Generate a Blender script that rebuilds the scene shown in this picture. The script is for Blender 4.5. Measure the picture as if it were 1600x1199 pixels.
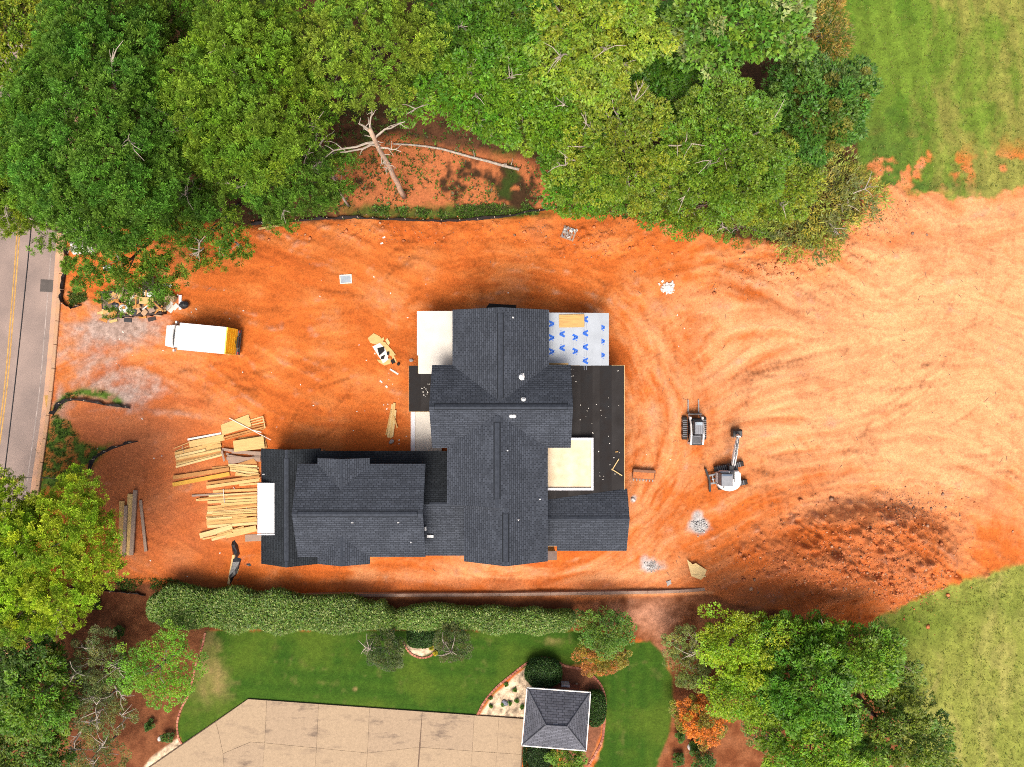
import bpy, math, random
import numpy as np
from mathutils import Vector, Matrix

# ------------------------------------------------------------------ scene, camera, light
for _o in list(bpy.data.objects):
    bpy.data.objects.remove(_o, do_unlink=True)
SC = bpy.context.scene
COL = SC.collection
R = math.radians
FPX, CAM_H, CX, CY = 1110.0, 60.0, 800.0, 599.5      # focal length in photo pixels, drone height in metres

cam_d = bpy.data.cameras.new('camera')
cam = bpy.data.objects.new('camera', cam_d)
COL.objects.link(cam)
cam.location = (0, 0, CAM_H)
cam_d.sensor_width = 36.0
cam_d.lens = 36.0 * FPX / 1600.0
cam_d.clip_start, cam_d.clip_end = 0.5, 2000
SC.camera = cam

SUN_EL, SUN_AZ = 62.0, 188.0          # azimuth: compass direction the light comes from (photo top = north)
world = bpy.data.worlds.new('World')
SC.world = world
world.use_nodes = True
wn = world.node_tree
sky = wn.nodes.new('ShaderNodeTexSky')
sky.sky_type = 'NISHITA'
sky.sun_disc = False
sky.sun_elevation = R(SUN_EL)
sky.sun_rotation = R(SUN_AZ)
sky.air_density = 0.7
sky.dust_density = 8.0
sky.ozone_density = 0.5
wn.nodes['Background'].inputs['Strength'].default_value = 0.15
wn.links.new(sky.outputs[0], wn.nodes['Background'].inputs['Color'])

sd = bpy.data.lights.new('sun', 'SUN')
sun = bpy.data.objects.new('sun', sd)
COL.objects.link(sun)
sd.energy = 2.1
sd.angle = R(30.0)
sd.color = (1.0, 0.955, 0.88)
_sv = Vector((math.sin(R(SUN_AZ)) * math.cos(R(SUN_EL)), math.cos(R(SUN_AZ)) * math.cos(R(SUN_EL)), math.sin(R(SUN_EL))))
sun.rotation_euler = _sv.to_track_quat('Z', 'Y').to_euler()
sun.location = _sv * 150

SC.view_settings.view_transform = 'Standard'
SC.view_settings.look = 'None'
SC.view_settings.exposure = 0.62
SC.view_settings.gamma = 1.0
SC.view_settings.use_curve_mapping = False
SC.render.engine = 'CYCLES'
SC.cycles.max_bounces = 6
SC.cycles.diffuse_bounces = 3
SC.cycles.transmission_bounces = 3
SC.cycles.use_denoising = False
SC.cycles.filter_width = 1.0

# ------------------------------------------------------------------ helpers
rnd = random.Random(7)
NR = np.random.default_rng(11)

def at(px, py, z=0.0):
    """world point seen at photo pixel (px, py) when it stands z metres above the ground"""
    k = (CAM_H - z) / FPX
    return ((px - CX) * k, (CY - py) * k, z)

def tag(o, label=None, cat=None, group=None, kind=None):
    if label: o['label'] = label
    if cat: o['category'] = cat
    if group: o['group'] = group
    if kind: o['kind'] = kind
    return o

def empty(name, loc, rz=0.0, label=None, cat=None, group=None):
    o = bpy.data.objects.new(name, None)
    COL.objects.link(o)
    o.location = loc
    o.rotation_euler = (0, 0, rz)
    o.empty_display_size = 0.2
    return tag(o, label, cat, group)

def link_mesh(name, me, parent=None, loc=(0, 0, 0), rot=(0, 0, 0)):
    o = bpy.data.objects.new(name, me)
    COL.objects.link(o)
    o.location = loc
    o.rotation_euler = rot
    if parent is not None:
        o.parent = parent
    return o

def fast_mesh(name, verts, faces, mat=None, col=None, smooth=False):
    """verts (n,3) array, faces (m,k) int array of equal-size polygons"""
    verts = np.asarray(verts, np.float32); faces = np.asarray(faces, np.int32)
    me = bpy.data.meshes.new(name)
    m, k = faces.shape
    me.vertices.add(len(verts)); me.vertices.foreach_set('co', verts.ravel())
    me.loops.add(m * k); me.loops.foreach_set('vertex_index', faces.ravel())
    me.polygons.add(m)
    me.polygons.foreach_set('loop_start', np.arange(0, m * k, k, dtype=np.int32))
    me.polygons.foreach_set('loop_total', np.full(m, k, np.int32))
    if smooth:
        me.polygons.foreach_set('use_smooth', np.ones(m, bool))
    if col is not None:
        a = me.color_attributes.new('Col', 'FLOAT_COLOR', 'POINT')
        c = np.ones((len(verts), 4), np.float32); c[:, :3] = col
        a.data.foreach_set('color', c.ravel())
    me.update(); me.validate()
    if mat: me.materials.append(mat)
    return me

class MB:
    """collects simple solids and links them as one mesh object"""
    def __init__(s): s.v, s.f = [], []
    def add(s, vs, fs):
        n = len(s.v); s.v += [tuple(v) for v in vs]; s.f += [tuple(i + n for i in f) for f in fs]; return s
    def box(s, c, size, rz=0.0, ry=0.0, taper=1.0):
        x, y, z = [d / 2 for d in size]; vs = []
        M = Matrix.Rotation(rz, 3, 'Z') @ Matrix.Rotation(ry, 3, 'Y')
        for dz in (-1, 1):
            t = taper if dz > 0 else 1.0
            for dx, dy in ((-1, -1), (1, -1), (1, 1), (-1, 1)):
                p = M @ Vector((dx * x * t, dy * y * t, dz * z)); vs.append((p.x + c[0], p.y + c[1], p.z + c[2]))
        return s.add(vs, [(3, 2, 1, 0), (4, 5, 6, 7), (0, 1, 5, 4), (1, 2, 6, 5), (2, 3, 7, 6), (3, 0, 4, 7)])
    def bbox(s, c, size, b=0.02, rz=0.0):
        """box with chamfered vertical and top edges"""
        x, y, z = [d / 2 for d in size]; vs = []
        M = Matrix.Rotation(rz, 3, 'Z')
        def ring(ix, zz):
            X, Y = x - ix, y - ix
            q = b
            pts = [(-X + q, -Y), (X - q, -Y), (X, -Y + q), (X, Y - q), (X - q, Y), (-X + q, Y), (-X, Y - q), (-X, -Y + q)]
            for a_, b_ in pts:
                p = M @ Vector((a_, b_, zz)); vs.append((p.x + c[0], p.y + c[1], p.z + c[2]))
        ring(0, -z); ring(0, z - b); ring(b, z)
        fs = [tuple(range(7, -1, -1)), tuple(range(16, 24))]
        for r_ in (0, 8):
            for i in range(8):
                j = (i + 1) % 8
                fs.append((r_ + i, r_ + j, r_ + 8 + j, r_ + 8 + i))
        return s.add(vs, fs)
    def cyl(s, p0, p1, r0, r1=None, n=8, caps=True):
        r1 = r0 if r1 is None else r1
        p0, p1 = Vector(p0), Vector(p1); d = (p1 - p0)
        if d.length < 1e-6: return s
        q = d.to_track_quat('Z', 'Y'); vs = []
        for p, r in ((p0, r0), (p1, r1)):
            for i in range(n):
                a = 2 * math.pi * i / n
                vs.append(p + q @ Vector((math.cos(a) * r, math.sin(a) * r, 0)))
        fs = [(i, (i + 1) % n, n + (i + 1) % n, n + i) for i in range(n)]
        if caps: fs += [tuple(range(n - 1, -1, -1)), tuple(range(n, 2 * n))]
        return s.add(vs, fs)
    def tube(s, pts, rads, n=7):
        """tapered tube through points"""
        pts = [Vector(p) for p in pts]; vs = []; k = len(pts)
        for i, p in enumerate(pts):
            d = (pts[min(i + 1, k - 1)] - pts[max(i - 1, 0)])
            q = d.to_track_quat('Z', 'Y')
            for j in range(n):
                a = 2 * math.pi * j / n
                vs.append(p + q @ Vector((math.cos(a) * rads[i], math.sin(a) * rads[i], 0)))
        fs = []
        for i in range(k - 1):
            for j in range(n):
                fs.append((i * n + j, i * n + (j + 1) % n, (i + 1) * n + (j + 1) % n, (i + 1) * n + j))
        fs += [tuple(range(n - 1, -1, -1)), tuple(range((k - 1) * n, k * n))]
        return s.add(vs, fs)
    def prism(s, poly, z0, z1):
        """vertical prism over an anticlockwise plan polygon; z1 may be a list of heights"""
        n = len(poly)
        a = sum(poly[i][0] * poly[(i + 1) % n][1] - poly[(i + 1) % n][0] * poly[i][1] for i in range(n))
        if a < 0:
            poly = poly[::-1]
            if not np.isscalar(z1): z1 = list(z1)[::-1]
        z1 = [z1] * n if np.isscalar(z1) else z1
        vs = [(p[0], p[1], z0) for p in poly] + [(p[0], p[1], h) for p, h in zip(poly, z1)]
        fs = [tuple(range(n - 1, -1, -1)), tuple(range(n, 2 * n))] + [(i, (i + 1) % n, n + (i + 1) % n, n + i) for i in range(n)]
        return s.add(vs, fs)
    def ellipsoid(s, c, r, nu=12, nv=7, sup=1.0):
        vs = []; fs = []
        for j in range(nv + 1):
            ph = math.pi * j / nv
            for i in range(nu):
                th = 2 * math.pi * i / nu
                vs.append((c[0] + r[0] * math.sin(ph) * math.cos(th), c[1] + r[1] * math.sin(ph) * math.sin(th), c[2] + r[2] * math.cos(ph)))
        for j in range(nv):
            for i in range(nu):
                fs.append((j * nu + i, (j + 1) * nu + i, (j + 1) * nu + (i + 1) % nu, j * nu + (i + 1) % nu))
        return s.add(vs, fs)
    def mesh(s, name, mat, off=(0, 0, 0), smooth=False):
        me = bpy.data.meshes.new(name)
        me.from_pydata([(v[0] - off[0], v[1] - off[1], v[2] - off[2]) for v in s.v], [], s.f)
        if smooth:
            for p in me.polygons: p.use_smooth = True
        me.update()
        if mat: me.materials.append(mat)
        return me
    def build(s, name, mat, parent=None, off=None, smooth=False, loc=None, rz=0.0):
        """off: world origin to subtract so that world-built shapes sit right under their parent"""
        off = (0, 0, 0) if off is None else off
        o = link_mesh(name, s.mesh(name, mat, off, smooth), parent)
        if loc is not None:
            o.location = loc; o.rotation_euler = (0, 0, rz)
        return o

# ------------------------------------------------------------------ materials
MATS = {}
def mat(name, color, rough=0.7, metal=0.0, var=0.12, scale=3.0, bump=0.0, bscale=30.0, spec=0.4, detail=5.0, tint=None, grain=None):
    """procedural paint/wood/metal: base colour broken up by two noises, optional relief"""
    if name in MATS: return MATS[name]
    color = [c * 0.74 for c in color]; tint = [t * 0.74 for t in tint] if tint else None
    m = bpy.data.materials.new(name); m.use_nodes = True
    nt = m.node_tree; N, L = nt.nodes, nt.links
    b = N['Principled BSDF']
    b.inputs['Roughness'].default_value = rough
    b.inputs['Metallic'].default_value = metal
    b.inputs['Specular IOR Level'].default_value = spec
    tc = N.new('ShaderNodeTexCoord')
    n1 = N.new('ShaderNodeTexNoise'); n1.inputs['Scale'].default_value = scale; n1.inputs['Detail'].default_value = detail
    if grain:
        mp = N.new('ShaderNodeMapping'); mp.inputs['Scale'].default_value = grain; L.new(tc.outputs['Object'], mp.inputs['Vector']); L.new(mp.outputs[0], n1.inputs['Vector'])
    else:
        L.new(tc.outputs['Object'], n1.inputs['Vector'])
    rp = N.new('ShaderNodeValToRGB')
    c0 = [max(0, c * (1 - var)) for c in color]; c1 = [min(1, c * (1 + var)) for c in color]
    if tint: c0 = [c * (1 - 0.5) + t * 0.5 for c, t in zip(c0, tint)]
    rp.color_ramp.elements[0].position = 0.3; rp.color_ramp.elements[1].position = 0.7
    rp.color_ramp.elements[0].color = (*c0, 1); rp.color_ramp.elements[1].color = (*c1, 1)
    L.new(n1.outputs['Fac'], rp.inputs['Fac']); L.new(rp.outputs['Color'], b.inputs['Base Color'])
    if bump > 0:
        n2 = N.new('ShaderNodeTexNoise'); n2.inputs['Scale'].default_value = bscale; n2.inputs['Detail'].default_value = 3
        L.new(tc.outputs['Object'], n2.inputs['Vector'])
        bp = N.new('ShaderNodeBump'); bp.inputs['Strength'].default_value = bump; bp.inputs['Distance'].default_value = 0.02
        L.new(n2.outputs['Fac'], bp.inputs['Height']); L.new(bp.outputs['Normal'], b.inputs['Normal'])
    MATS[name] = m
    return m

def attr_mat(name, rough=0.9, var=0.35, scale=9.0, bump=0.5, bscale=14.0, trans=0.0, spec=0.25, fine=0.0):
    """material whose base colour is the mesh's own colour attribute, broken up by fine noise"""
    m = bpy.data.materials.new(name); m.use_nodes = True
    nt = m.node_tree; N, L = nt.nodes, nt.links
    b = N['Principled BSDF']; b.inputs['Roughness'].default_value = rough; b.inputs['Specular IOR Level'].default_value = spec
    at_ = N.new('ShaderNodeVertexColor'); at_.layer_name = 'Col'
    out = at_.outputs['Color']
    if var > 0:
        tc = N.new('ShaderNodeTexCoord')
        n1 = N.new('ShaderNodeTexNoise'); n1.inputs['Scale'].default_value = scale; n1.inputs['Detail'].default_value = 6; n1.inputs['Roughness'].default_value = 0.65
        L.new(tc.outputs['Object'], n1.inputs['Vector'])
        mr = N.new('ShaderNodeMapRange'); mr.inputs['From Min'].default_value = 0.25; mr.inputs['From Max'].default_value = 0.75
        mr.inputs['To Min'].default_value = 1 - var; mr.inputs['To Max'].default_value = 1 + var
        L.new(n1.outputs['Fac'], mr.inputs['Value'])
        mx = N.new('ShaderNodeMix'); mx.data_type = 'RGBA'; mx.blend_type = 'MULTIPLY'; mx.inputs['Factor'].default_value = 1
        L.new(out, mx.inputs[6]); L.new(mr.outputs['Result'], mx.inputs[7]); out = mx.outputs[2]
        if fine > 0:
            n3 = N.new('ShaderNodeTexNoise'); n3.inputs['Scale'].default_value = scale * 2.6; n3.inputs['Detail'].default_value = 3; n3.inputs['Roughness'].default_value = 0.7
            L.new(tc.outputs['Object'], n3.inputs['Vector'])
            m3 = N.new('ShaderNodeMapRange'); m3.inputs['From Min'].default_value = 0.34; m3.inputs['From Max'].default_value = 0.66
            m3.inputs['To Min'].default_value = 1 - fine; m3.inputs['To Max'].default_value = 1 + fine
            L.new(n3.outputs['Fac'], m3.inputs['Value'])
            m4 = N.new('ShaderNodeMix'); m4.data_type = 'RGBA'; m4.blend_type = 'MULTIPLY'; m4.inputs['Factor'].default_value = 1
            L.new(out, m4.inputs[6]); L.new(m3.outputs['Result'], m4.inputs[7]); out = m4.outputs[2]
        if bump > 0:
            n2 = N.new('ShaderNodeTexNoise'); n2.inputs['Scale'].default_value = bscale; n2.inputs['Detail'].default_value = 4
            L.new(tc.outputs['Object'], n2.inputs['Vector'])
            bp = N.new('ShaderNodeBump'); bp.inputs['Strength'].default_value = bump; bp.inputs['Distance'].default_value = 0.05
            L.new(n2.outputs['Fac'], bp.inputs['Height']); L.new(bp.outputs['Normal'], b.inputs['Normal'])
    L.new(out, b.inputs['Base Color'])
    if trans > 0:
        tr = N.new('ShaderNodeBsdfTranslucent'); L.new(out, tr.inputs['Color'])
        ms = N.new('ShaderNodeMixShader'); ms.inputs['Fac'].default_value = trans
        L.new(b.outputs[0], ms.inputs[1]); L.new(tr.outputs[0], ms.inputs[2])
        L.new(ms.outputs[0], N['Material Output'].inputs['Surface'])
    return m

def concrete_mat(name, c, stain, amt=0.7):
    """poured concrete: grain, faint trowel mottling and sharp-edged dark stains"""
    m = bpy.data.materials.new(name); m.use_nodes = True; nt = m.node_tree; N, L = nt.nodes, nt.links
    b = N['Principled BSDF']; b.inputs['Roughness'].default_value = 0.9; b.inputs['Specular IOR Level'].default_value = 0.2
    tc = N.new('ShaderNodeTexCoord'); c = [x * 0.74 for x in c]; stain = [x * 0.74 for x in stain]
    def noise(sc, det, ro, vec=None):
        n = N.new('ShaderNodeTexNoise'); n.inputs['Scale'].default_value = sc; n.inputs['Detail'].default_value = det; n.inputs['Roughness'].default_value = ro
        L.new(vec or tc.outputs['Object'], n.inputs['Vector']); return n.outputs['Fac']
    def rng_(v, a, b_, lo, hi):
        r = N.new('ShaderNodeMapRange'); r.inputs['From Min'].default_value = a; r.inputs['From Max'].default_value = b_; r.inputs['To Min'].default_value = lo; r.inputs['To Max'].default_value = hi
        L.new(v, r.inputs['Value']); return r.outputs['Result']
    mp = N.new('ShaderNodeMapping'); mp.inputs['Scale'].default_value = (0.55, 1.5, 1); mp.inputs['Rotation'].default_value = (0, 0, 0.5); L.new(tc.outputs['Object'], mp.inputs['Vector'])
    s1 = rng_(noise(0.8, 9, 0.68, mp.outputs[0]), 0.53, 0.68, 0, amt)
    mx = N.new('ShaderNodeMix'); mx.data_type = 'RGBA'; mx.inputs[6].default_value = (*c, 1); mx.inputs[7].default_value = (*stain, 1); L.new(s1, mx.inputs['Factor'])
    g = N.new('ShaderNodeMix'); g.data_type = 'RGBA'; g.blend_type = 'MULTIPLY'; g.inputs['Factor'].default_value = 1
    L.new(mx.outputs[2], g.inputs[6]); L.new(rng_(noise(5.0, 8, 0.75), 0.25, 0.75, 0.8, 1.2), g.inputs[7]); L.new(g.outputs[2], b.inputs['Base Color'])
    MATS[name] = m; return m

def shingle_mat(name, c, row=0.17, tab=0.36, var=0.35):
    """asphalt shingles: courses and tabs of uneven grey from a brick pattern on the slope's own UV"""
    m = bpy.data.materials.new(name); m.use_nodes = True
    nt = m.node_tree; N, L = nt.nodes, nt.links
    b = N['Principled BSDF']; b.inputs['Roughness'].default_value = 0.9; b.inputs['Specular IOR Level'].default_value = 0.1
    uv = N.new('ShaderNodeUVMap'); uv.uv_map = 'UVMap'; c = [x * 0.74 for x in c]
    br = N.new('ShaderNodeTexBrick')
    br.inputs['Scale'].default_value = 1.0; br.inputs['Brick Width'].default_value = tab; br.inputs['Row Height'].default_value = row
    br.inputs['Mortar Size'].default_value = 0.022; br.inputs['Mortar Smooth'].default_value = 0.3; br.offset = 0.37; br.inputs['Bias'].default_value = 0.0
    br.inputs['Color1'].default_value = (*[x * (1 - var) for x in c], 1)
    br.inputs['Color2'].default_value = (*[x * (1 + var) for x in c], 1)
    br.inputs['Mortar'].default_value = (*[x * 0.42 for x in c], 1)
    L.new(uv.outputs[0], br.inputs['Vector'])
    n1 = N.new('ShaderNodeTexNoise'); n1.inputs['Scale'].default_value = 0.55; n1.inputs['Detail'].default_value = 7; n1.inputs['Roughness'].default_value = 0.7
    L.new(uv.outputs[0], n1.inputs['Vector'])
    mr = N.new('ShaderNodeMapRange'); mr.inputs['From Min'].default_value = 0.3; mr.inputs['From Max'].default_value = 0.7
    mr.inputs['To Min'].default_value = 0.78; mr.inputs['To Max'].default_value = 1.22
    L.new(n1.outputs['Fac'], mr.inputs['Value'])
    mx = N.new('ShaderNodeMix'); mx.data_type = 'RGBA'; mx.blend_type = 'MULTIPLY'; mx.inputs['Factor'].default_value = 1
    L.new(br.outputs['Color'], mx.inputs[6]); L.new(mr.outputs['Result'], mx.inputs[7])
    L.new(mx.outputs[2], b.inputs['Base Color'])
    bp = N.new('ShaderNodeBump'); bp.inputs['Strength'].default_value = 0.5; bp.inputs['Distance'].default_value = 0.02
    L.new(br.outputs['Fac'], bp.inputs['Height']); bp.invert = True
    L.new(bp.outputs['Normal'], b.inputs['Normal'])
    MATS[name] = m
    return m

# ------------------------------------------------------------------ noise (numpy)
def _hash(ix, iy, seed):
    h = (ix.astype(np.int64) * 374761393 + iy.astype(np.int64) * 668265263 + seed * 1442695041) & 0x7fffffff
    h = (h ^ (h >> 13)) * 1274126177 & 0x7fffffff
    h = (h ^ (h >> 16)) * 2246822519 & 0x7fffffff
    return ((h ^ (h >> 15)) & 0xffff) / 65535.0
def vnoise(x, y, seed=0):
    ix, iy = np.floor(x), np.floor(y); fx, fy = x - ix, y - iy
    fx = fx * fx * (3 - 2 * fx); fy = fy * fy * (3 - 2 * fy)
    ix = ix.astype(np.int64); iy = iy.astype(np.int64)
    a, b = _hash(ix, iy, seed), _hash(ix + 1, iy, seed)
    c, d = _hash(ix, iy + 1, seed), _hash(ix + 1, iy + 1, seed)
    return (a + (b - a) * fx) + ((c + (d - c) * fx) - (a + (b - a) * fx)) * fy
def fbm(x, y, seed=0, octv=4, gain=0.5):
    t = 0; amp = 1; tot = 0
    for i in range(octv):
        t = t + amp * vnoise(x * 2 ** i + i * 17.3, y * 2 ** i - i * 9.1, seed + i); tot += amp; amp *= gain
    return t / tot
def sstep(a, b, x):
    t = np.clip((x - a) / (b - a), 0, 1); return t * t * (3 - 2 * t)
def poly_sd(px, py, poly):
    """signed distance to a polygon, negative inside"""
    P = np.asarray(poly, float); Q = np.roll(P, -1, 0)
    d = np.full(px.shape, 1e18); ins = np.zeros(px.shape, bool)
    for (x0, y0), (x1, y1) in zip(P, Q):
        ex, ey = x1 - x0, y1 - y0
        wx, wy = px - x0, py - y0
        t = np.clip((wx * ex + wy * ey) / (ex * ex + ey * ey + 1e-12), 0, 1)
        d = np.minimum(d, (wx - ex * t) ** 2 + (wy - ey * t) ** 2)
        c = ((y0 <= py) & (y1 > py)) | ((y1 <= py) & (y0 > py))
        xi = x0 + (py - y0) / (y1 - y0 + 1e-12) * ex
        ins ^= c & (px < xi)
    return np.where(ins, -1, 1) * np.sqrt(d)
def line_d(px, py, pts):
    """distance to a polyline, arc length along it and signed side offset"""
    best = np.full(px.shape, 1e9); arc = np.zeros(px.shape); side = np.zeros(px.shape); s0 = 0
    for (x0, y0), (x1, y1) in zip(pts[:-1], pts[1:]):
        ex, ey = x1 - x0, y1 - y0; L = math.hypot(ex, ey)
        wx, wy = px - x0, py - y0
        t = np.clip((wx * ex + wy * ey) / (L * L), 0, 1)
        d = np.hypot(wx - ex * t, wy - ey * t); m = d < best
        best = np.where(m, d, best); arc = np.where(m, s0 + t * L, arc)
        side = np.where(m, np.sign(ex * wy - ey * wx) * d, side); s0 += L
    return best, arc, side
def smooth_pts(pts, n=6):
    """Catmull-Rom through points"""
    P = [np.array(p, float) for p in pts]; P = [2 * P[0] - P[1]] + P + [2 * P[-1] - P[-2]]; out = []
    for i in range(1, len(P) - 2):
        for k in range(n):
            t = k / n
            out.append(tuple(0.5 * (2 * P[i] + (P[i + 1] - P[i - 1]) * t + (2 * P[i - 1] - 5 * P[i] + 4 * P[i + 1] - P[i + 2]) * t * t + (3 * P[i] - P[i - 1] - 3 * P[i + 1] + P[i + 2]) * t ** 3)))
    out.append(tuple(P[-2])); return out
# ------------------------------------------------------------------ terrain
STEP = 0.124
dx = np.arange(-44.5, 44.5, STEP); dy = np.arange(-33.6, 33.6, STEP)
far = np.array([0.6, 1.6, 3.2, 6, 11, 19, 32, 52, 80, 120.0])
XS = np.concatenate([dx[0] - far[::-1], dx, dx[-1] + far]); YS = np.concatenate([dy[0] - far[::-1], dy, dy[-1] + far])
GX, GY = np.meshgrid(XS, YS)
PX, PY = CX + GX * FPX / CAM_H, CY - GY * FPX / CAM_H
n_lo = fbm(GX * 0.09, GY * 0.09, 1, 4); n_mid = fbm(GX * 0.4, GY * 0.4, 2, 5); n_hi = fbm(GX * 1.7, GY * 1.7, 3, 4); n_vhi = fbm(GX * 4.5, GY * 4.5, 4, 2)
wob = (n_mid - 0.5) * 34 + (n_hi - 0.5) * 22                       # ragged-edge offset in photo pixels
def region(poly, soft=6, rag=1.0):
    return sstep(soft, -soft, poly_sd(PX, PY, poly) + wob * rag)
def blob(cx, cy, rx, ry, p=1.0):
    return np.exp(-(((PX - cx) / rx) ** 2 + ((PY - cy) / ry) ** 2) ** p)

# --- clay: streaks graded by machines, dry pale skin, damp red
warpx, warpy = GX + (fbm(GX * 0.15, GY * 0.15, 21, 3) - 0.5) * 4 + (n_mid - 0.5) * 1.2, GY + (fbm(GX * 0.11, GY * 0.11, 22, 2) - 0.5) * 5 + (n_mid - 0.5) * 1.4 + (n_hi - 0.5) * 0.35
def lines(deg, seed, f=1.15):
    c_, s_ = math.cos(R(deg)), math.sin(R(deg)); u, v = wx2 * c_ + wy2 * s_, -wx2 * s_ + wy2 * c_
    return 0.7 * fbm(u * 0.10, v * f, seed, 4, 0.62) + 0.3 * fbm(u * 0.35, v * f * 1.3, seed + 9, 3, 0.6)
wx2 = GX + (fbm(GX * 0.07, GY * 0.07, 121, 2) - 0.5) * 5; wy2 = GY + (fbm(GX * 0.06, GY * 0.06, 122, 2) - 0.5) * 6 + (n_hi - 0.5) * 0.22
pk = fbm(GX * 0.085 + 3, GY * 0.12, 123, 3)
w0 = sstep(0.60, 0.50, np.abs(pk - 0.5) + 0.5 - 0.02); w1 = sstep(0.52, 0.60, pk); w2 = sstep(0.48, 0.40, pk)
w0 = np.clip(1 - w1 - w2, 0, 1)
st_h = w0 * lines(2, 131) + w1 * lines(24, 132) + w2 * lines(-22, 133)
ang = np.arctan2(GY + 3.0, GX + 0.5); rad = np.hypot((GX + 0.5) * 0.9, (GY + 3.0) * 1.05) + (n_lo - 0.5) * 3.0
st_p = fbm(ang * 4.5 + 40, rad * 2.0, 24, 5, 0.68)
ring = np.exp(-((rad - 12.5) / 3.4) ** 2) * sstep(-9, -2, GX)
streak = st_h * (1 - ring) + st_p * ring
pale = 1.22 * blob(1520, 560, 300, 230, 1.3) + 0.5 * blob(1250, 650, 230, 120) + 0.75 * blob(760, 897, 330, 26, 1.5) + 0.42 * blob(1005, 720, 55, 190) \
     + 0.35 * blob(1130, 520, 160, 90) + 0.45 * blob(200, 560, 130, 90) + 0.3 * blob(640, 490, 120, 50) + 0.35 * blob(1500, 330, 150, 40) + 0.3 * blob(330, 830, 60, 60) + 0.35 * blob(1020, 870, 70, 40)
pale = pale * 1.05 + (streak - 0.5) * 1.75 * (1 - 0.45 * sstep(1150, 1400, PX)) + (n_mid - 0.5) * 0.9 + (n_hi - 0.5) * 0.55 + (n_vhi - 0.5) * 0.25 + 0.14 - 0.34 * (1 - sstep(850, 1200, PX))
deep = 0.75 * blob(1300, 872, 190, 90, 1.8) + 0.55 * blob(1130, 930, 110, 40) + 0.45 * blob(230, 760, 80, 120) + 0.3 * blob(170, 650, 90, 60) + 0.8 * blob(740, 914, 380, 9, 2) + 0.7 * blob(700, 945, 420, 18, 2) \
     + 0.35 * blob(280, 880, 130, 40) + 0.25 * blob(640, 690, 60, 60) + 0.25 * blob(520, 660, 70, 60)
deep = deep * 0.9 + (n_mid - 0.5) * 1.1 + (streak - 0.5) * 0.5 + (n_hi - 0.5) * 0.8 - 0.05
A, B, C, D = np.array([0.50, 0.122, 0.023]), np.array([0.69, 0.315, 0.142]), np.array([0.41, 0.112, 0.034]), np.array([0.58, 0.180, 0.045])
def lerp(c0, c1, t): return c0 + (c1 - c0) * t[..., None]
col = np.broadcast_to(A, GX.shape + (3,)).copy()
col = lerp(col, D, sstep(0.3, 0.8, n_mid + (streak - 0.5)))
col = lerp(col, B, np.clip(pale, 0, 1) ** 1.15)
scr = (w0 * fbm(wx2 * 0.2, wy2 * 3.0, 27, 2) + w1 * fbm((wx2 * 0.91 + wy2 * 0.41) * 0.2, (wy2 * 0.91 - wx2 * 0.41) * 3.0, 28, 2) + w2 * fbm((wx2 * 0.93 - wy2 * 0.37) * 0.2, (wy2 * 0.93 + wx2 * 0.37) * 3.0, 29, 2)) * (1 - ring) + fbm(ang * 9, rad * 3.2, 28, 2) * ring
col = lerp(col, np.array([0.36, 0.070, 0.012]), np.clip((0.46 - streak) * 5 + (n_hi - 0.5) * 1.6, 0, 1) * (0.42 - 0.2 * sstep(1000, 1300, PX)))
col = col * (1 + (scr[..., None] - 0.5) * 0.34)
for sd_, f_, th_, am in ((141, 0.5, 0.52, 0.08), (142, 0.8, 0.54, 0.08), (143, 0.3, 0.50, 0.06)):      # scraped skins with crisp edges
    pt = sstep(th_, th_ + 0.035, 0.6 * fbm(wx2 * 0.14 * f_ * 2, wy2 * 0.8 * f_, sd_, 5, 0.62) + 0.4 * fbm(ang * 3 * f_, rad * 0.8 * f_, sd_ + 5, 4))
    col = col * (1 - am * (pt - 0.4))[..., None]
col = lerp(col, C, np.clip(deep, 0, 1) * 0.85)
pinkish = np.clip(0.9 * blob(230, 740, 130, 150, 1.3) + 0.7 * blob(150, 655, 90, 40) + (n_mid - 0.5) * 0.5, 0, 1)
col = lerp(col, np.array([0.46, 0.155, 0.07]), pinkish * 0.6)
# --- relief
Z = (n_lo - 0.5) * 0.30 + (n_mid - 0.5) * 0.14 + (streak - 0.5) * 0.22 + (scr - 0.5) * 0.06
mound = 2.3 * blob(1352, 862, 122, 72, 3.2) + 0.9 * blob(1215, 900, 95, 48, 1.8) + 0.35 * blob(1110, 905, 70, 40)
rough = np.clip(blob(1320, 860, 170, 85, 1.6) + 0.55 * blob(1230, 405, 130, 35, 1.4) + 0.45 * blob(1340, 330, 90, 50) + 0.5 * blob(930, 380, 90, 40) + 0.30 * blob(620, 365, 260, 28, 1.5) + 0.35 * blob(1500, 900, 110, 30) + 0.4 * blob(1420, 940, 60, 30), 0, 1)
clod = np.maximum(0, n_hi - 0.52) * 1.5 + np.maximum(0, n_vhi - 0.55) * 0.8
Z = Z + mound * (0.75 + 0.5 * n_mid) + rough * clod * 1.5
Z = Z + (n_hi - 0.5) * 0.07 + (n_vhi - 0.5) * 0.045

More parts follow.
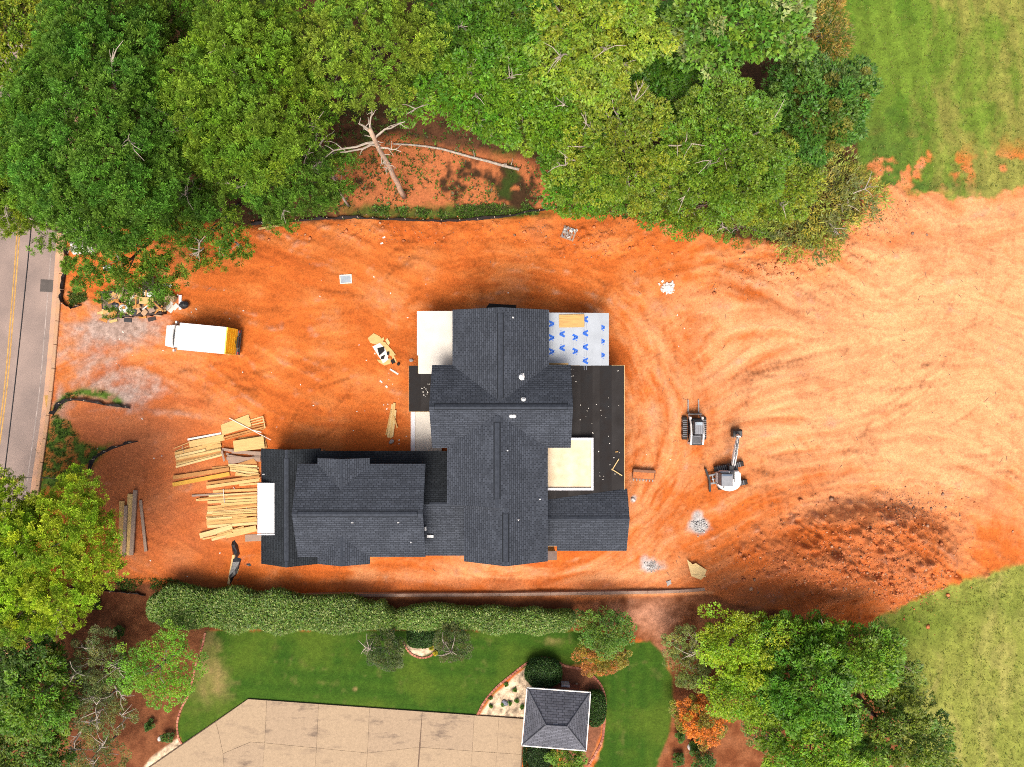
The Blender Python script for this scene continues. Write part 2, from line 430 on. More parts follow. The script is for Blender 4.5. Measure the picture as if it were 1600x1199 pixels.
# --- machine tracks: pairs of belts with transverse treads
def track(pts, gauge=1.45, w=0.34, amp=0.08, per=0.42, dark=0.34, px=True):
    global Z, col
    P = smooth_pts(pts, 6)
    P = [((x - CX) * CAM_H / FPX, (CY - y) * CAM_H / FPX) for x, y in P]
    xs = [p[0] for p in P]; ys = [p[1] for p in P]; m = gauge
    i0, i1 = np.searchsorted(XS, min(xs) - m), np.searchsorted(XS, max(xs) + m)
    j0, j1 = np.searchsorted(YS, min(ys) - m), np.searchsorted(YS, max(ys) + m)
    if i1 <= i0 or j1 <= j0: return
    sl = (slice(j0, j1), slice(i0, i1))
    d, arc, side = line_d(GX[sl], GY[sl], P)
    b = np.exp(-((np.abs(side) - gauge / 2) / (w / 2)) ** 4) * (d < gauge)
    L = arc.max(); fade = sstep(0, 1.2, arc) * sstep(0, 1.2, L - arc) * (0.35 + 0.65 * sstep(0.42, 0.66, fbm(GX[sl] * 0.7, GY[sl] * 0.7, 77, 3)) - 0.25)
    tr = 0.5 + 0.5 * np.sin(arc * 2 * math.pi / per + np.abs(side) * 3)
    Z[sl] += (-0.035 + (tr - 0.4) * amp) * b * fade
    col[sl] *= (1 - dark * b * fade * (1 - 0.75 * tr))[..., None]
for t in [
    [(990, 470), (1015, 560), (1012, 680), (1018, 800), (1005, 880)], [(970, 430), (1035, 520), (1045, 640), (1040, 740)],
    [(1085, 700), (1090, 760), (1060, 830), (1020, 880)], [(1150, 610), (1250, 600), (1380, 620), (1520, 610)],
    [(1110, 615), (1220, 580), (1350, 560), (1470, 590)], [(1120, 650), (1240, 640), (1360, 660), (1420, 640)],
    [(1200, 700), (1330, 690), (1460, 720), (1590, 700)], [(1180, 720), (1260, 735), (1330, 725)],
    [(620, 445), (680, 430), (760, 405), (700, 372), (640, 390), (600, 430)], [(600, 455), (640, 420), (690, 400)],
    [(880, 400), (930, 415), (960, 450), (940, 500), (975, 560)], [(300, 470), (400, 500), (480, 480), (600, 470), (700, 455)],
    [(240, 640), (330, 610), (450, 600), (540, 560)], [(250, 640), (240, 720), (250, 800), (300, 860)],
    [(380, 590), (480, 620), (590, 590)], [(400, 440), (520, 470), (640, 450)], [(1480, 330), (1490, 400), (1470, 480), (1420, 560)],
    [(1560, 340), (1560, 430), (1530, 520)], [(1400, 400), (1330, 450), (1210, 480), (1090, 470)], [(1450, 690), (1480, 760), (1490, 830)],
    [(700, 890), (850, 893), (980, 892)], [(450, 900), (560, 898), (680, 896)], [(900, 380), (760, 395), (560, 385), (420, 395)],
    [(1060, 540), (1130, 500), (1260, 500), (1390, 520)], [(1070, 585), (1190, 555), (1290, 545)], [(1500, 600), (1560, 660), (1560, 740), (1500, 790)],
    [(440, 360), (560, 365), (700, 362), (820, 360)]]:
    track(t)
for t in [[(180, 520), (280, 590), (380, 620), (520, 640)], [(120, 570), (260, 600), (420, 560), (560, 520)], [(130, 600), (230, 625), (300, 590), (400, 545)]]:
    track(t, gauge=1.7, w=0.28, amp=0.04, dark=0.3, per=0.3)

_tr = random.Random(17)
for k in range(75):
    a0, b0_ = (_tr.uniform(1060, 1590), _tr.uniform(350, 760)) if k < 48 else (_tr.uniform(260, 960), _tr.uniform(360, 460)) if k < 64 else (_tr.uniform(230, 620), _tr.uniform(560, 680))
    th = R(_tr.gauss(0, 16)) if _tr.random() < 0.75 else R(_tr.uniform(0, 180)); bend = _tr.gauss(0, 0.006); Lq = _tr.uniform(45, 170); pts_ = []
    for q in range(5):
        pts_.append((a0, b0_)); a0 += math.cos(th) * Lq / 4; b0_ += math.sin(th) * Lq / 4; th += bend * Lq / 4
    track(pts_, dark=0.40, amp=0.07)
# --- gravel at the entrance, grey mortar spills, limed spots
def over(c, m, jitter=0.0):
    global col
    c = np.array(c)
    cc = np.broadcast_to(c, col.shape) * (1 + (n_vhi[..., None] - 0.5) * jitter + (n_hi[..., None] - 0.5) * jitter)
    col = col + (cc - col) * m[..., None]
grav = np.clip(1.25 * blob(190, 512, 70, 26, 1.2) + 0.75 * blob(205, 600, 70, 26, 1.2) + 0.7 * blob(150, 560, 60, 50) + 0.9 * blob(200, 628, 40, 18) + 0.8 * blob(95, 630, 14, 26) + (streak - 0.55) * 1.3 + (n_hi - 0.5) * 0.8 - 0.16, 0, 1)
over((0.335, 0.265, 0.23), grav * 0.88, 0.9)
for (cx, cy, rx, ry, k) in [(1092, 822, 17, 13, 1.3), (1090, 806, 9, 9, 0.8), (1020, 885, 22, 9, 0.8), (1010, 876, 18, 8, 0.5), (990, 780, 5, 6, 1)]:
    over((0.42, 0.40, 0.385), np.clip(k * blob(cx, cy, rx, ry, 1.5) * 1.5 + (n_hi - 0.5) * 1.6 * blob(cx, cy, rx * 1.6, ry * 1.6) - 0.2, 0, 1), 0.7)

# --- wood floor and banks above the silt fence
forest = region([(-4000, -5000), (1330, -5000), (1275, 60), (1330, 170), (1340, 260), (1345, 335), (1270, 385), (1150, 372), (1060, 350), (1000, 335), (900, 330), (875, 322), (700, 342), (560, 340), (400, 352), (290, 345), (250, 352), (105, 352), (-4000, 420)], 5, 0.45)
litter = lerp(np.broadcast_to(np.array([0.050, 0.026, 0.012]), col.shape).copy(), np.array([0.105, 0.045, 0.022]), sstep(0.42, 0.62, n_mid + (n_hi - 0.5) * 0.6))
litter = lerp(litter, np.array([0.035, 0.055, 0.010]), sstep(0.55, 0.68, fbm(GX * 0.5, GY * 0.5, 31, 4)))
bank = np.clip(region([(520, 250), (620, 215), (700, 232), (820, 250), (890, 285), (880, 330), (700, 342), (520, 340)], 10, 0.6), 0, 1)
litter = lerp(litter, np.array([0.47, 0.15, 0.055]) , bank * sstep(0.30, 0.48, n_mid + (n_hi - 0.5) * 0.5) * 0.9)
col = col * (1 - forest[..., None]) + litter * forest[..., None]
gs = np.clip(blob(720, 334, 150, 14, 1.5) * 1.5 + 0.9 * blob(560, 328, 50, 14) + (n_hi - 0.55) * 1.2 - 0.2, 0, 1) * sstep(346, 338, PY)
over((0.045, 0.085, 0.012), gs * 0.9, 0.9)
# --- verge by the road
verge = np.clip(region([(84, 640), (110, 655), (125, 690), (160, 700), (178, 690), (150, 720), (145, 752), (60, 770), (55, 700)], 5, 0.5) + 1.0 * blob(150, 615, 42, 6, 2) * 0.0, 0, 1)
verge = np.maximum(verge, np.clip(region([(112, 440), (128, 445), (132, 470), (108, 478)], 4, 0.3), 0, 1))
verge = np.maximum(verge, np.clip(np.exp(-((line_d(PX, PY, [(86, 640), (100, 622), (128, 612), (160, 616), (185, 628)])[0] + wob * 0.2) / 6.5) ** 2) * 1.4, 0, 1))
over((0.075, 0.135, 0.018), verge * (0.35 + 0.65 * sstep(0.42, 0.55, n_hi)), 1.0)
out = np.maximum(region([(-4000, 330), (20, 330), (0, 1000), (-140, 1500), (-1200, 5000), (-4000, 5000)], 6, 0.4), region([(-4000, 1270), (5000, 1270), (5000, 5000), (-4000, 5000)], 6, 0.3))
over((0.07, 0.125, 0.018), out, 0.7)
# --- pine straw beds
beds = region([(90, 912), (230, 912), (330, 935), (330, 990), (318, 1010), (279, 1140), (284, 1160), (245, 1199), (60, 1300), (-200, 1300), (-200, 900)], 6, 0.3)
beds2 = region([(330, 935), (900, 938), (1105, 925), (1150, 940), (1345, 985), (1400, 1060), (1440, 1300), (930, 1300), (1045, 1100), (1045, 1040), (1000, 1000), (940, 985), (560, 990), (330, 985)], 5, 0.25)
straw = lerp(np.broadcast_to(np.array([0.135, 0.044, 0.018]), col.shape).copy(), np.array([0.23, 0.085, 0.036]), sstep(0.35, 0.65, n_hi * 0.6 + n_mid * 0.4))
bb = np.clip(np.maximum(beds, beds2 * 0.92), 0, 1)
col = col * (1 - bb[..., None]) + straw * bb[..., None]
over((0.42, 0.20, 0.12), np.clip(0.9 * blob(1010, 960, 55, 26) + 0.5 * blob(1035, 1000, 20, 60) + (n_hi - 0.5) * 0.8 - 0.15, 0, 1) * beds2, 0.5)
# --- meadow
mst = fbm((GX + (n_mid - 0.5) * 3.0 + n_lo * 4) * 0.8, GY * 0.22 + n_mid, 41, 5, 0.6)
mst2 = fbm(GX * 0.35 + n_mid * 0.5, GY * 0.22, 42, 5, 0.6)
meadow_n = region([(1255, -200), (1330, -5000), (5000, -5000), (5000, 300), (1600, 296), (1520, 310), (1440, 300), (1350, 296), (1338, 240), (1325, 160), (1275, 90)], 5, 1.1)
torn = np.clip(sstep(0.5, 0.62, fbm(GX * 0.55 + 0.5 * (n_hi - 0.5), GY * 0.5, 43, 4) + 0.25 * (n_hi - 0.5)) * (blob(1400, 265, 75, 38, 1.2) * 1.3 + blob(1590, 270, 45, 40) * 1.2 + 0.9 * blob(1480, 262, 60, 25)), 0, 1)
meadow_n = meadow_n * (1 - torn)
meadow_s = region([ (1600, 882), (1520, 905), (1440, 930), (1375, 962), (1350, 985), (1385, 1050), (1420, 1199), (1420, 5000), (5000, 5000), (5000, 870)], 5, 0.35)
gN = lerp(np.broadcast_to(np.array([0.125, 0.20, 0.022]), col.shape).copy(), np.array([0.085, 0.165, 0.015]), sstep(0.42, 0.6, mst2 + (1390 - PX) / 900))
gN = lerp(gN, np.array([0.215, 0.215, 0.045]), sstep(0.5, 0.72, mst * 0.55 + mst2 * 0.35 + np.clip((PX - 1400) / 700, 0, 0.4)))
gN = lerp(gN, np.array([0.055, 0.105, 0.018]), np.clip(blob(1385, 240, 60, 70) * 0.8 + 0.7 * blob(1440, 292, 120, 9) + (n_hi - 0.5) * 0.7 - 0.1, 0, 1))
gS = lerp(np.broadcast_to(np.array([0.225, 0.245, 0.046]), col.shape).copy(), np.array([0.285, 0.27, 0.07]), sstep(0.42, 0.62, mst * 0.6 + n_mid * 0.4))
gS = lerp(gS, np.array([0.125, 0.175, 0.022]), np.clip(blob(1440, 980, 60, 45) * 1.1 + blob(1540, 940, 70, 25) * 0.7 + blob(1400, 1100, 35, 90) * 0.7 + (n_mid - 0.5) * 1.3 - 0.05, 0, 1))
gN = gN * (1 + 0.10 * np.sin(GX * 3.1 + GY * 0.45 + (n_mid - 0.5) * 3))[..., None]
gS = gS * (1 + 0.07 * np.sin(GX * 4.0 - GY * 0.2 + (n_mid - 0.5) * 3))[..., None]
gr_n = np.stack([0.72 + 0.56 * fbm(GX * 2.3, GY * 1.4, 44, 3)] * 3, -1)
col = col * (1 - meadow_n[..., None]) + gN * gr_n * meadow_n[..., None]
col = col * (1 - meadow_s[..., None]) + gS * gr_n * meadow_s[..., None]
# --- mown lawns
LAWN_W = [(320, 985), (560, 985), (900, 985), (985, 1000), (905, 1040), (880, 1040), (835, 1032), (800, 1055), (765, 1090), (744, 1122), (600, 1111), (392, 1096), (287, 1172), (275, 1140), (283, 1100), (303, 1050)]
LAWN_E = [(985, 1003), (1015, 1002), (1035, 1020), (1050, 1060), (1052, 1100), (1045, 1150), (1020, 1215), (920, 1215), (940, 1170), (946, 1120), (940, 1080), (915, 1050), (940, 1030)]
lawn = np.maximum(sstep(2.5, -2.5, poly_sd(PX, PY, LAWN_W) + (n_hi - 0.5) * 8), sstep(2.5, -2.5, poly_sd(PX, PY, LAWN_E) + (n_hi - 0.5) * 5))
lst = np.where(PX < 935, np.sin(GY * 5.2 + GX * 0.35 + (n_mid - 0.5) * 5), np.sin(GX * 5.0 + (n_mid - 0.5) * 3))
lg = lerp(np.broadcast_to(np.array([0.026, 0.075, 0.006]), col.shape).copy(), np.array([0.048, 0.104, 0.009]), np.clip(0.5 + 0.22 * lst + (n_mid - 0.5) * 1.2, 0, 1))
lg = lerp(lg, np.array([0.30, 0.21, 0.085]), np.clip(blob(325, 1030, 22, 45) * 1.0 + blob(330, 1075, 30, 25) * 0.9 + 0.5 * blob(555, 1077, 4, 4) * 2 + 0.8 * blob(865, 1002, 14, 8) + 0.35 * blob(470, 1035, 20, 8) + 0.3 * blob(760, 1000, 20, 6) + (n_hi - 0.5) * 0.9 - 0.15, 0, 1))
lg = lerp(lg, np.array([0.078, 0.125, 0.012]), np.clip((fbm(GX * 0.35, GY * 0.35, 51, 4) - 0.48) * 4, 0, 1) * 0.75)
col = col * (1 - lawn[..., None]) + lg * (0.8 + 0.4 * n_vhi[..., None]) * lawn[..., None]
# --- white marble chips: pavilion bed and drive corner; brown mulch
chips = np.maximum(sstep(2, -2, poly_sd(PX, PY, [(748, 1120), (768, 1090), (800, 1060), (822, 1044), (838, 1070), (840, 1110), (830, 1128), (790, 1124)]) + (n_hi - 0.5) * 4),
        np.maximum(sstep(2, -2, poly_sd(PX, PY, [(277, 1154), (288, 1170), (240, 1205), (220, 1205), (236, 1184)])), sstep(2, -2, poly_sd(PX, PY, [(633, 1008), (655, 1012), (675, 1006), (680, 1018), (660, 1026), (642, 1022)]))))
over((0.60, 0.46, 0.31), chips, 1.3)
mul = sstep(2, -2, poly_sd(PX, PY, [(838, 1036), (872, 1036), (900, 1044), (930, 1058), (942, 1085), (944, 1115), (938, 1150), (918, 1199), (880, 1199), (870, 1060)]) + (n_hi - 0.5) * 3)
over((0.24, 0.095, 0.05), mul, 0.5)
# flat ground where people planted or paved; gentle relief elsewhere
over((0.60, 0.27, 0.12), np.exp(-((line_d(PX, PY, [(520, 933.5), (740, 932.5), (860, 931), (980, 929), (1060, 927), (1110, 924)])[0]) / 2.6) ** 2) * 0.85, 0.3)
flat = np.clip(np.maximum.reduce([lawn, bb * 0.8, chips, mul]), 0, 1)
house_flat = sstep(25, -5, poly_sd(PX, PY, [(400, 690), (640, 690), (640, 480), (960, 480), (985, 870), (400, 890)]))
drive_flat = sstep(6, -2, poly_sd(PX, PY, [(388, 1092), (818, 1123), (812, 1290), (100, 1290)]))
road_flat = sstep(14, 0, PX - (104 - (PY - 350) * 0.107))
Z = Z * (1 - 0.85 * flat) * (1 - 0.9 * house_flat) * (1 - road_flat) * (1 - drive_flat) - 0.10 * road_flat - 0.12 * drive_flat
ditch = np.exp(-((line_d(PX, PY, [(400, 350), (560, 342), (700, 346), (875, 326)])[0]) / 8) ** 2)
Z -= 0.12 * ditch
Z += forest * sstep(330, 150, PY) * 0.9 * sstep(150, 400, PX) + meadow_n * (n_hi - 0.5) * 0.05
Zg = Z - Z[np.searchsorted(YS, 0), np.searchsorted(XS, 5)] * 0
def gz(x, y):
    """ground height under a world point"""
    i = int(np.clip(np.searchsorted(XS, x), 1, len(XS) - 1)); j = int(np.clip(np.searchsorted(YS, y), 1, len(YS) - 1))
    u = (x - XS[i - 1]) / (XS[i] - XS[i - 1]); v = (y - YS[j - 1]) / (YS[j] - YS[j - 1])
    return float((Zg[j - 1, i - 1] * (1 - u) + Zg[j - 1, i] * u) * (1 - v) + (Zg[j, i - 1] * (1 - u) + Zg[j, i] * u) * v)
def gp(px, py, dz=0.0):
    x, y, _ = at(px, py); return (x, y, gz(x, y) + dz)

M_GROUND = attr_mat('soil_and_turf', rough=0.95, var=0.15, scale=2.6, bump=0.6, bscale=7.0, spec=0.12, fine=0.19)
ny, nx = GX.shape
V = np.stack([GX, GY, Zg], -1).reshape(-1, 3); CC = np.clip(col * 0.74, 0.004, 0.8).reshape(-1, 3)
idx = np.arange(ny * nx).reshape(ny, nx)
F = np.stack([idx[:-1, :-1], idx[:-1, 1:], idx[1:, 1:], idx[1:, :-1]], -1).reshape(-1, 4)
def cell(a): return (0.25 * (a[:-1, :-1] + a[:-1, 1:] + a[1:, 1:] + a[1:, :-1])).ravel()
cls = np.zeros(len(F), int)
cls[cell(forest) > 0.5] = 1; cls[cell(bb) > 0.5] = 2; cls[cell(meadow_n) > 0.5] = 3; cls[cell(meadow_s) > 0.5] = 4; cls[cell(lawn) > 0.5] = 5
for k, nm in enumerate(['clay_ground', 'woodland_floor', 'pine_straw_bed', 'rough_meadow', 'mown_field', 'lawn']):
    f = F[cls == k]; used, inv = np.unique(f, return_inverse=True)
    o = link_mesh(nm, fast_mesh(nm, V[used], inv.reshape(-1, 4), M_GROUND, CC[used], smooth=True))
    tag(o, kind='structure')

# ------------------------------------------------------------------ road
M_ASPH = mat('asphalt', (0.295, 0.222, 0.188), 0.92, var=0.16, scale=0.35, bump=0.25, bscale=60, spec=0.2, tint=(0.21, 0.17, 0.155))
M_PATCH = mat('asphalt_patch', (0.10, 0.085, 0.075), 0.9, var=0.2, scale=2.0, bump=0.2)
M_YEL = mat('road_yellow', (0.48, 0.27, 0.07), 0.8, var=0.35, scale=2.5)
M_WHT = mat('road_white', (0.34, 0.275, 0.24), 0.8, var=0.35, scale=2.5)
M_CURB = mat('stained_concrete', (0.44, 0.24, 0.12), 0.9, var=0.22, scale=0.9, bump=0.2, tint=(0.5, 0.36, 0.26))
M_CURB2 = mat('gutter_concrete', (0.50, 0.27, 0.15), 0.9, var=0.3, scale=0.7, bump=0.2, tint=(0.45, 0.33, 0.27))
RZ = -0.10
edge = [(135, 60), (120, 220), (106, 330), (99, 420), (91, 520), (84, 600), (75, 672), (64, 748), (48, 860), (20, 1010), (-10, 1160), (-40, 1300)]
E3 = [at(*p)[:2] for p in smooth_pts(edge, 4)]
def strip(o0, o1, pts=E3):
    """plan quads between two sideways offsets of the road edge (metres to the west)"""
    return [(x - o0, y) for x, y in pts], [(x - o1, y) for x, y in pts]
def ribbon(name, o0, o1, z, m, parent=None, i0=0, i1=None, thick=0.05):
    a, b = strip(o0, o1); a, b = a[i0:i1], b[i0:i1]; mb = MB()
    n = len(a)
    vs = [(p[0], p[1], z) for p in a] + [(p[0], p[1], z) for p in b] + [(p[0], p[1], z - thick) for p in a] + [(p[0], p[1], z - thick) for p in b]
    fs = []
    for i in range(n - 1):
        fs += [(n + i, n + i + 1, i + 1, i)[::-1], (2 * n + i, i, i + 1, 2 * n + i + 1), (n + i, 3 * n + i, 3 * n + i + 1, n + i + 1)]
    return mb.add(vs, fs).build(name, m, parent)
road = ribbon('road', 0.75, 7.6, RZ + 0.10, M_ASPH, thick=0.2); tag(road, kind='structure')
ribbon('gutter', 0.32, 0.748, RZ + 0.108, M_CURB2, road, thick=0.2)
ribbon('lane_line', 3.86, 3.97, RZ + 0.105, M_YEL, road); ribbon('lane_line', 4.07, 4.18, RZ + 0.105, M_YEL, road)
ribbon('edge_line', 1.10, 1.19, RZ + 0.105, M_WHT, road)
_p = at(88, 447); MB().box((_p[0] - 0.55, _p[1], RZ + 0.104), (1.6, 1.05, 0.004), rz=R(-3)).build('asphalt_patch', M_PATCH, road)
_p = at(36, 805); MB().box((_p[0], _p[1] + 3.2, RZ + 0.1035), (7.2, 0.05, 0.003), rz=R(-2)).build('asphalt_joint', M_PATCH, road)
for (qx, qy) in [(26, 751), (3, 749)]:
    c = at(qx, qy); mb = MB()
    for a in range(4): mb.box((c[0], c[1], RZ + 0.105 + a * 0.0008), (0.62 - 0.1 * a, 0.09, 0.002), rz=R(20 + a * 47))
    mb.build('survey_mark', M_YEL, road)
_p = at(74, 627); MB().box((_p[0], _p[1], RZ + 0.112), (0.35, 1.0, 0.004), rz=R(8)).build('survey_mark', M_YEL, road)
# kerb stones, one by one
arc = 0.0; seg = []; last = None
LEN = [0]
for a, b in zip(E3[:-1], E3[1:]): LEN.append(LEN[-1] + math.hypot(b[0] - a[0], b[1] - a[1]))
def epoint(s):
    k = max(0, min(len(E3) - 2, int(np.searchsorted(LEN, s)) - 1)); t = (s - LEN[k]) / (LEN[k + 1] - LEN[k])
    return (E3[k][0] + (E3[k + 1][0] - E3[k][0]) * t, E3[k][1] + (E3[k + 1][1] - E3[k][1]) * t)
s = 0.0
while s < LEN[-1] - 2:
    p, q = epoint(s), epoint(s + 1.97); L = math.hypot(q[0] - p[0], q[1] - p[1]); a = math.atan2(q[1] - p[1], q[0] - p[0])
    MB().bbox(((p[0] + q[0]) / 2 - 0.15, (p[1] + q[1]) / 2, RZ + 0.10), (L, 0.32, 0.24), 0.03, rz=a).build('kerb_stone', M_CURB, road)
    s += 2.0
# ------------------------------------------------------------------ the house under construction
M_SH = shingle_mat('charcoal_shingles', (0.060, 0.069, 0.086), var=0.2)
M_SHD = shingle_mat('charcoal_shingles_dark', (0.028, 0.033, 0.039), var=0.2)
M_SHP = shingle_mat('grey_shingles', (0.135, 0.14, 0.165), row=0.2, tab=0.45, var=0.22)
M_VENT_SHADE = mat('vent_painted_shade', (0.022, 0.025, 0.030), 0.95, spec=0.05)
M_RIDGE = mat('ridge_shingle', (0.050, 0.058, 0.073), 0.9, var=0.2, scale=4, bump=0.2, spec=0.1)
M_FASC = mat('primed_fascia', (0.05, 0.055, 0.065), 0.7)
M_SHEATH = mat('wall_sheathing', (0.42, 0.30, 0.17), 0.85, var=0.2, scale=4)
M_DECK = mat('cream_deck', (0.74, 0.63, 0.46), 0.8, var=0.08, scale=1.3, tint=(0.66, 0.46, 0.25), detail=8, spec=0.15)
M_DECKW = mat('white_deck', (0.70, 0.66, 0.585), 0.8, var=0.06, scale=1.4, detail=8, spec=0.15)
M_WPAR = mat('white_coping', (0.74, 0.74, 0.78), 0.6, var=0.04)
M_WHITE = mat('white_membrane', (0.82, 0.82, 0.82), 0.5, var=0.03)
M_FELT = mat('black_felt', (0.018, 0.0175, 0.018), 0.85, spec=0.12, var=0.35, scale=1.6, bump=0.25, bscale=8, tint=(0.035, 0.027, 0.024))
M_FELT2 = mat('black_felt_dusty', (0.026, 0.024, 0.0235), 0.85, spec=0.12, var=0.4, scale=1.1, bump=0.25, bscale=8, tint=(0.036, 0.031, 0.029))
M_UNDER = mat('silver_underlay', (0.39, 0.43, 0.475), 0.6, var=0.08, scale=1.2, bump=0.15, bscale=5)
M_BLUE = mat('blue_print', (0.006, 0.11, 0.55), 0.6, var=0.1)
M_GREYP = mat('grey_print', (0.28, 0.31, 0.38), 0.6)
M_PLY = mat('plywood', (0.62, 0.40, 0.17), 0.8, var=0.16, scale=2.0, tint=(0.60, 0.46, 0.24))
M_PIPE = mat('white_plastic', (0.80, 0.80, 0.78), 0.5, var=0.05)
M_LEAD = mat('grey_flashing', (0.22, 0.24, 0.27), 0.5, 0.4)
M_STAIN = mat('clay_stained_board', (0.14, 0.10, 0.085), 0.85, var=0.4, scale=2.0, tint=(0.24, 0.13, 0.08))
HO = (-5.0, -4.0, 0.0)
house = empty('house', HO, 0, 'large unfinished house with charcoal shingle roofs in the middle of the clay lot', 'house')

def plane(name, pts, m, parent=None, thick=0.16, off=HO, uvdir=None):
    """one roof slope as a slab; pts anticlockwise from above, first edge along the eave; UV in metres"""
    P = [Vector(p) for p in pts]; n = len(P)
    nrm = (P[1] - P[0]).cross(P[2] - P[0]).normalized()
    if nrm.z < 0: P.reverse(); P = P[-2:] + P[:-2]; nrm = (P[1] - P[0]).cross(P[2] - P[0]).normalized()
    u = Vector(uvdir).normalized() if uvdir else (P[1] - P[0]).normalized()
    v = nrm.cross(u)
    o3 = Vector(off); dn = Vector((0, 0, -thick))
    vs = [p - o3 for p in P] + [p - o3 + dn for p in P]
    fs = [tuple(range(n)), tuple(range(2 * n - 1, n - 1, -1))] + [(i, n + i, n + (i + 1) % n, (i + 1) % n) for i in range(n)]
    me = bpy.data.meshes.new(name); me.from_pydata([tuple(x) for x in vs], [], fs)
    uvl = me.uv_layers.new(name='UVMap')
    for lp in me.loops:
        p = Vector(me.vertices[lp.vertex_index].co) + o3
        uvl.data[lp.index].uv = ((p - P[0]).dot(u) + 50, (p - P[0]).dot(v) + 50)
    me.update(); me.materials.append(m)
    return link_mesh(name, me, parent or house)

def sub_off(o):  # origin of parts hung under a roof slope: slopes sit at the house origin
    return HO
def ridge_strip(parent, p0, p1, w, s, h=0.035, name='ridge_vent', m=None):
    """capping astride a ridge from p0 to p1; s is the fall per metre on both sides"""
    p0, p1 = Vector(p0), Vector(p1); d = (p1 - p0).normalized(); q = Vector((-d.y, d.x, 0)); mb = MB(); w = abs(w)
    vs = []
    for p in (p0, p1):
        for k, zz in ((-w / 2, -s * w / 2 + h), (0, h + 0.02), (w / 2, -s * w / 2 + h), (w / 2, -s * w / 2 - 0.05), (-w / 2, -s * w / 2 - 0.05)):
            vs.append(p + q * k + Vector((0, 0, zz)))
    fs = [(0, 1, 6, 5)[::-1], (1, 2, 7, 6)[::-1], (2, 3, 8, 7)[::-1], (4, 0, 5, 9)[::-1], (0, 1, 2, 3, 4), (9, 8, 7, 6, 5)]
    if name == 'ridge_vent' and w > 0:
        ridge_strip(parent, p0 - d * 0.04, p1 + d * 0.04, -(w + 0.15), s, h - 0.03, 'vent_edge_shade', M_VENT_SHADE)  # wider dark strip under the vent: painted shade along both its edges
    return mb.add(vs, fs).build(name, m or M_RIDGE, parent, off=HO)
def wall_box(poly, z0, z1, name='wall', m=None):
    return MB().prism(poly, z0, z1).build(name, m or M_SHEATH, house, off=HO)
def rect(x0, x1, y0, y1): return [(x0, y0), (x1, y0), (x1, y1), (x0, y1)]
def gable_ew(x0, x1, yN, yS, yr, ze, zr, vent=True, inset=0.35, walls=True, z0=0.0, vx=None):
    """gable roof with its ridge running east-west"""
    S = plane('roof_slope', [(x0, yS, ze), (x1, yS, ze), (x1, yr, zr), (x0, yr, zr)], M_SH)
    Nn = plane('roof_slope', [(x1, yN, ze), (x0, yN, ze), (x0, yr, zr), (x1, yr, zr)], M_SH)
    if vent:
        a, b = vx or (x0 + 0.5, x1 - 0.4)
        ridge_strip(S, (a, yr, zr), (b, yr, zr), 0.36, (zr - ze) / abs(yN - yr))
        ridge_strip(S, (x0, yr, zr - 0.01), (x1, yr, zr - 0.01), 0.30, (zr - ze) / abs(yN - yr), 0.015, 'ridge_cap')
    if walls:
        wall_box(rect(x0 + inset, x1 - inset, yS + inset, yN - inset), z0, ze - 0.02)
        for xx in (x0 + inset, x1 - inset):       # gable triangles
            dz = -0.2
            mb = MB(); t = 0.12
            pts = [(yS + inset, ze - 0.02), (yN - inset, ze - 0.02), (yr, zr + dz)]
            vs = [(xx - t / 2, y, z) for y, z in pts] + [(xx + t / 2, y, z) for y, z in pts]
            mb.add(vs, [(2, 1, 0), (3, 4, 5), (0, 1, 4, 3), (1, 2, 5, 4), (2, 0, 3, 5)]).build('gable_wall', M_SHEATH, house, off=HO)
    return S, Nn
def gable_ns(x0, x1, yN, yS, ze, zr, xr=None, vents=(), ends='NS', inset=0.35, z0=None, s_over=0.0, m=None):
    xr = (x0 + x1) / 2 if xr is None else xr
    W = plane('roof_slope', [(x0, yN, ze), (x0, yS, ze), (xr, yS - s_over, zr), (xr, yN, zr)], m or M_SH)
    E = plane('roof_slope', [(x1, yS, ze), (x1, yN, ze), (xr, yN, zr), (xr, yS - s_over, zr)], m or M_SH)
    for a, b in vents:
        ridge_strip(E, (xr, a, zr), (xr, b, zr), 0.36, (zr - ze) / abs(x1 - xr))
    ridge_strip(E, (xr, yN, zr - 0.01), (xr, yS, zr - 0.01), 0.22, (zr - ze) / abs(x1 - xr), 0.015, 'ridge_cap')
    if z0 is not None: wall_box(rect(x0 + inset, x1 - inset, yS + inset, yN - inset), z0, ze - 0.02)
    for e in ends:
        yy = yN - inset if e == 'N' else yS + inset; t = 0.12
        pts = [(x0 + inset, ze - 0.02), (x1 - inset, ze - 0.02), (xr, zr - 0.2)]
        vs = [(x, yy - t / 2, z) for x, z in pts] + [(x, yy + t / 2, z) for x, z in pts]
        MB().add(vs, [(0, 1, 2), (5, 4, 3), (0, 3, 4, 1), (1, 4, 5, 2), (2, 5, 3, 0)]).build('gable_wall', M_SHEATH, house, off=HO)
    return W, E

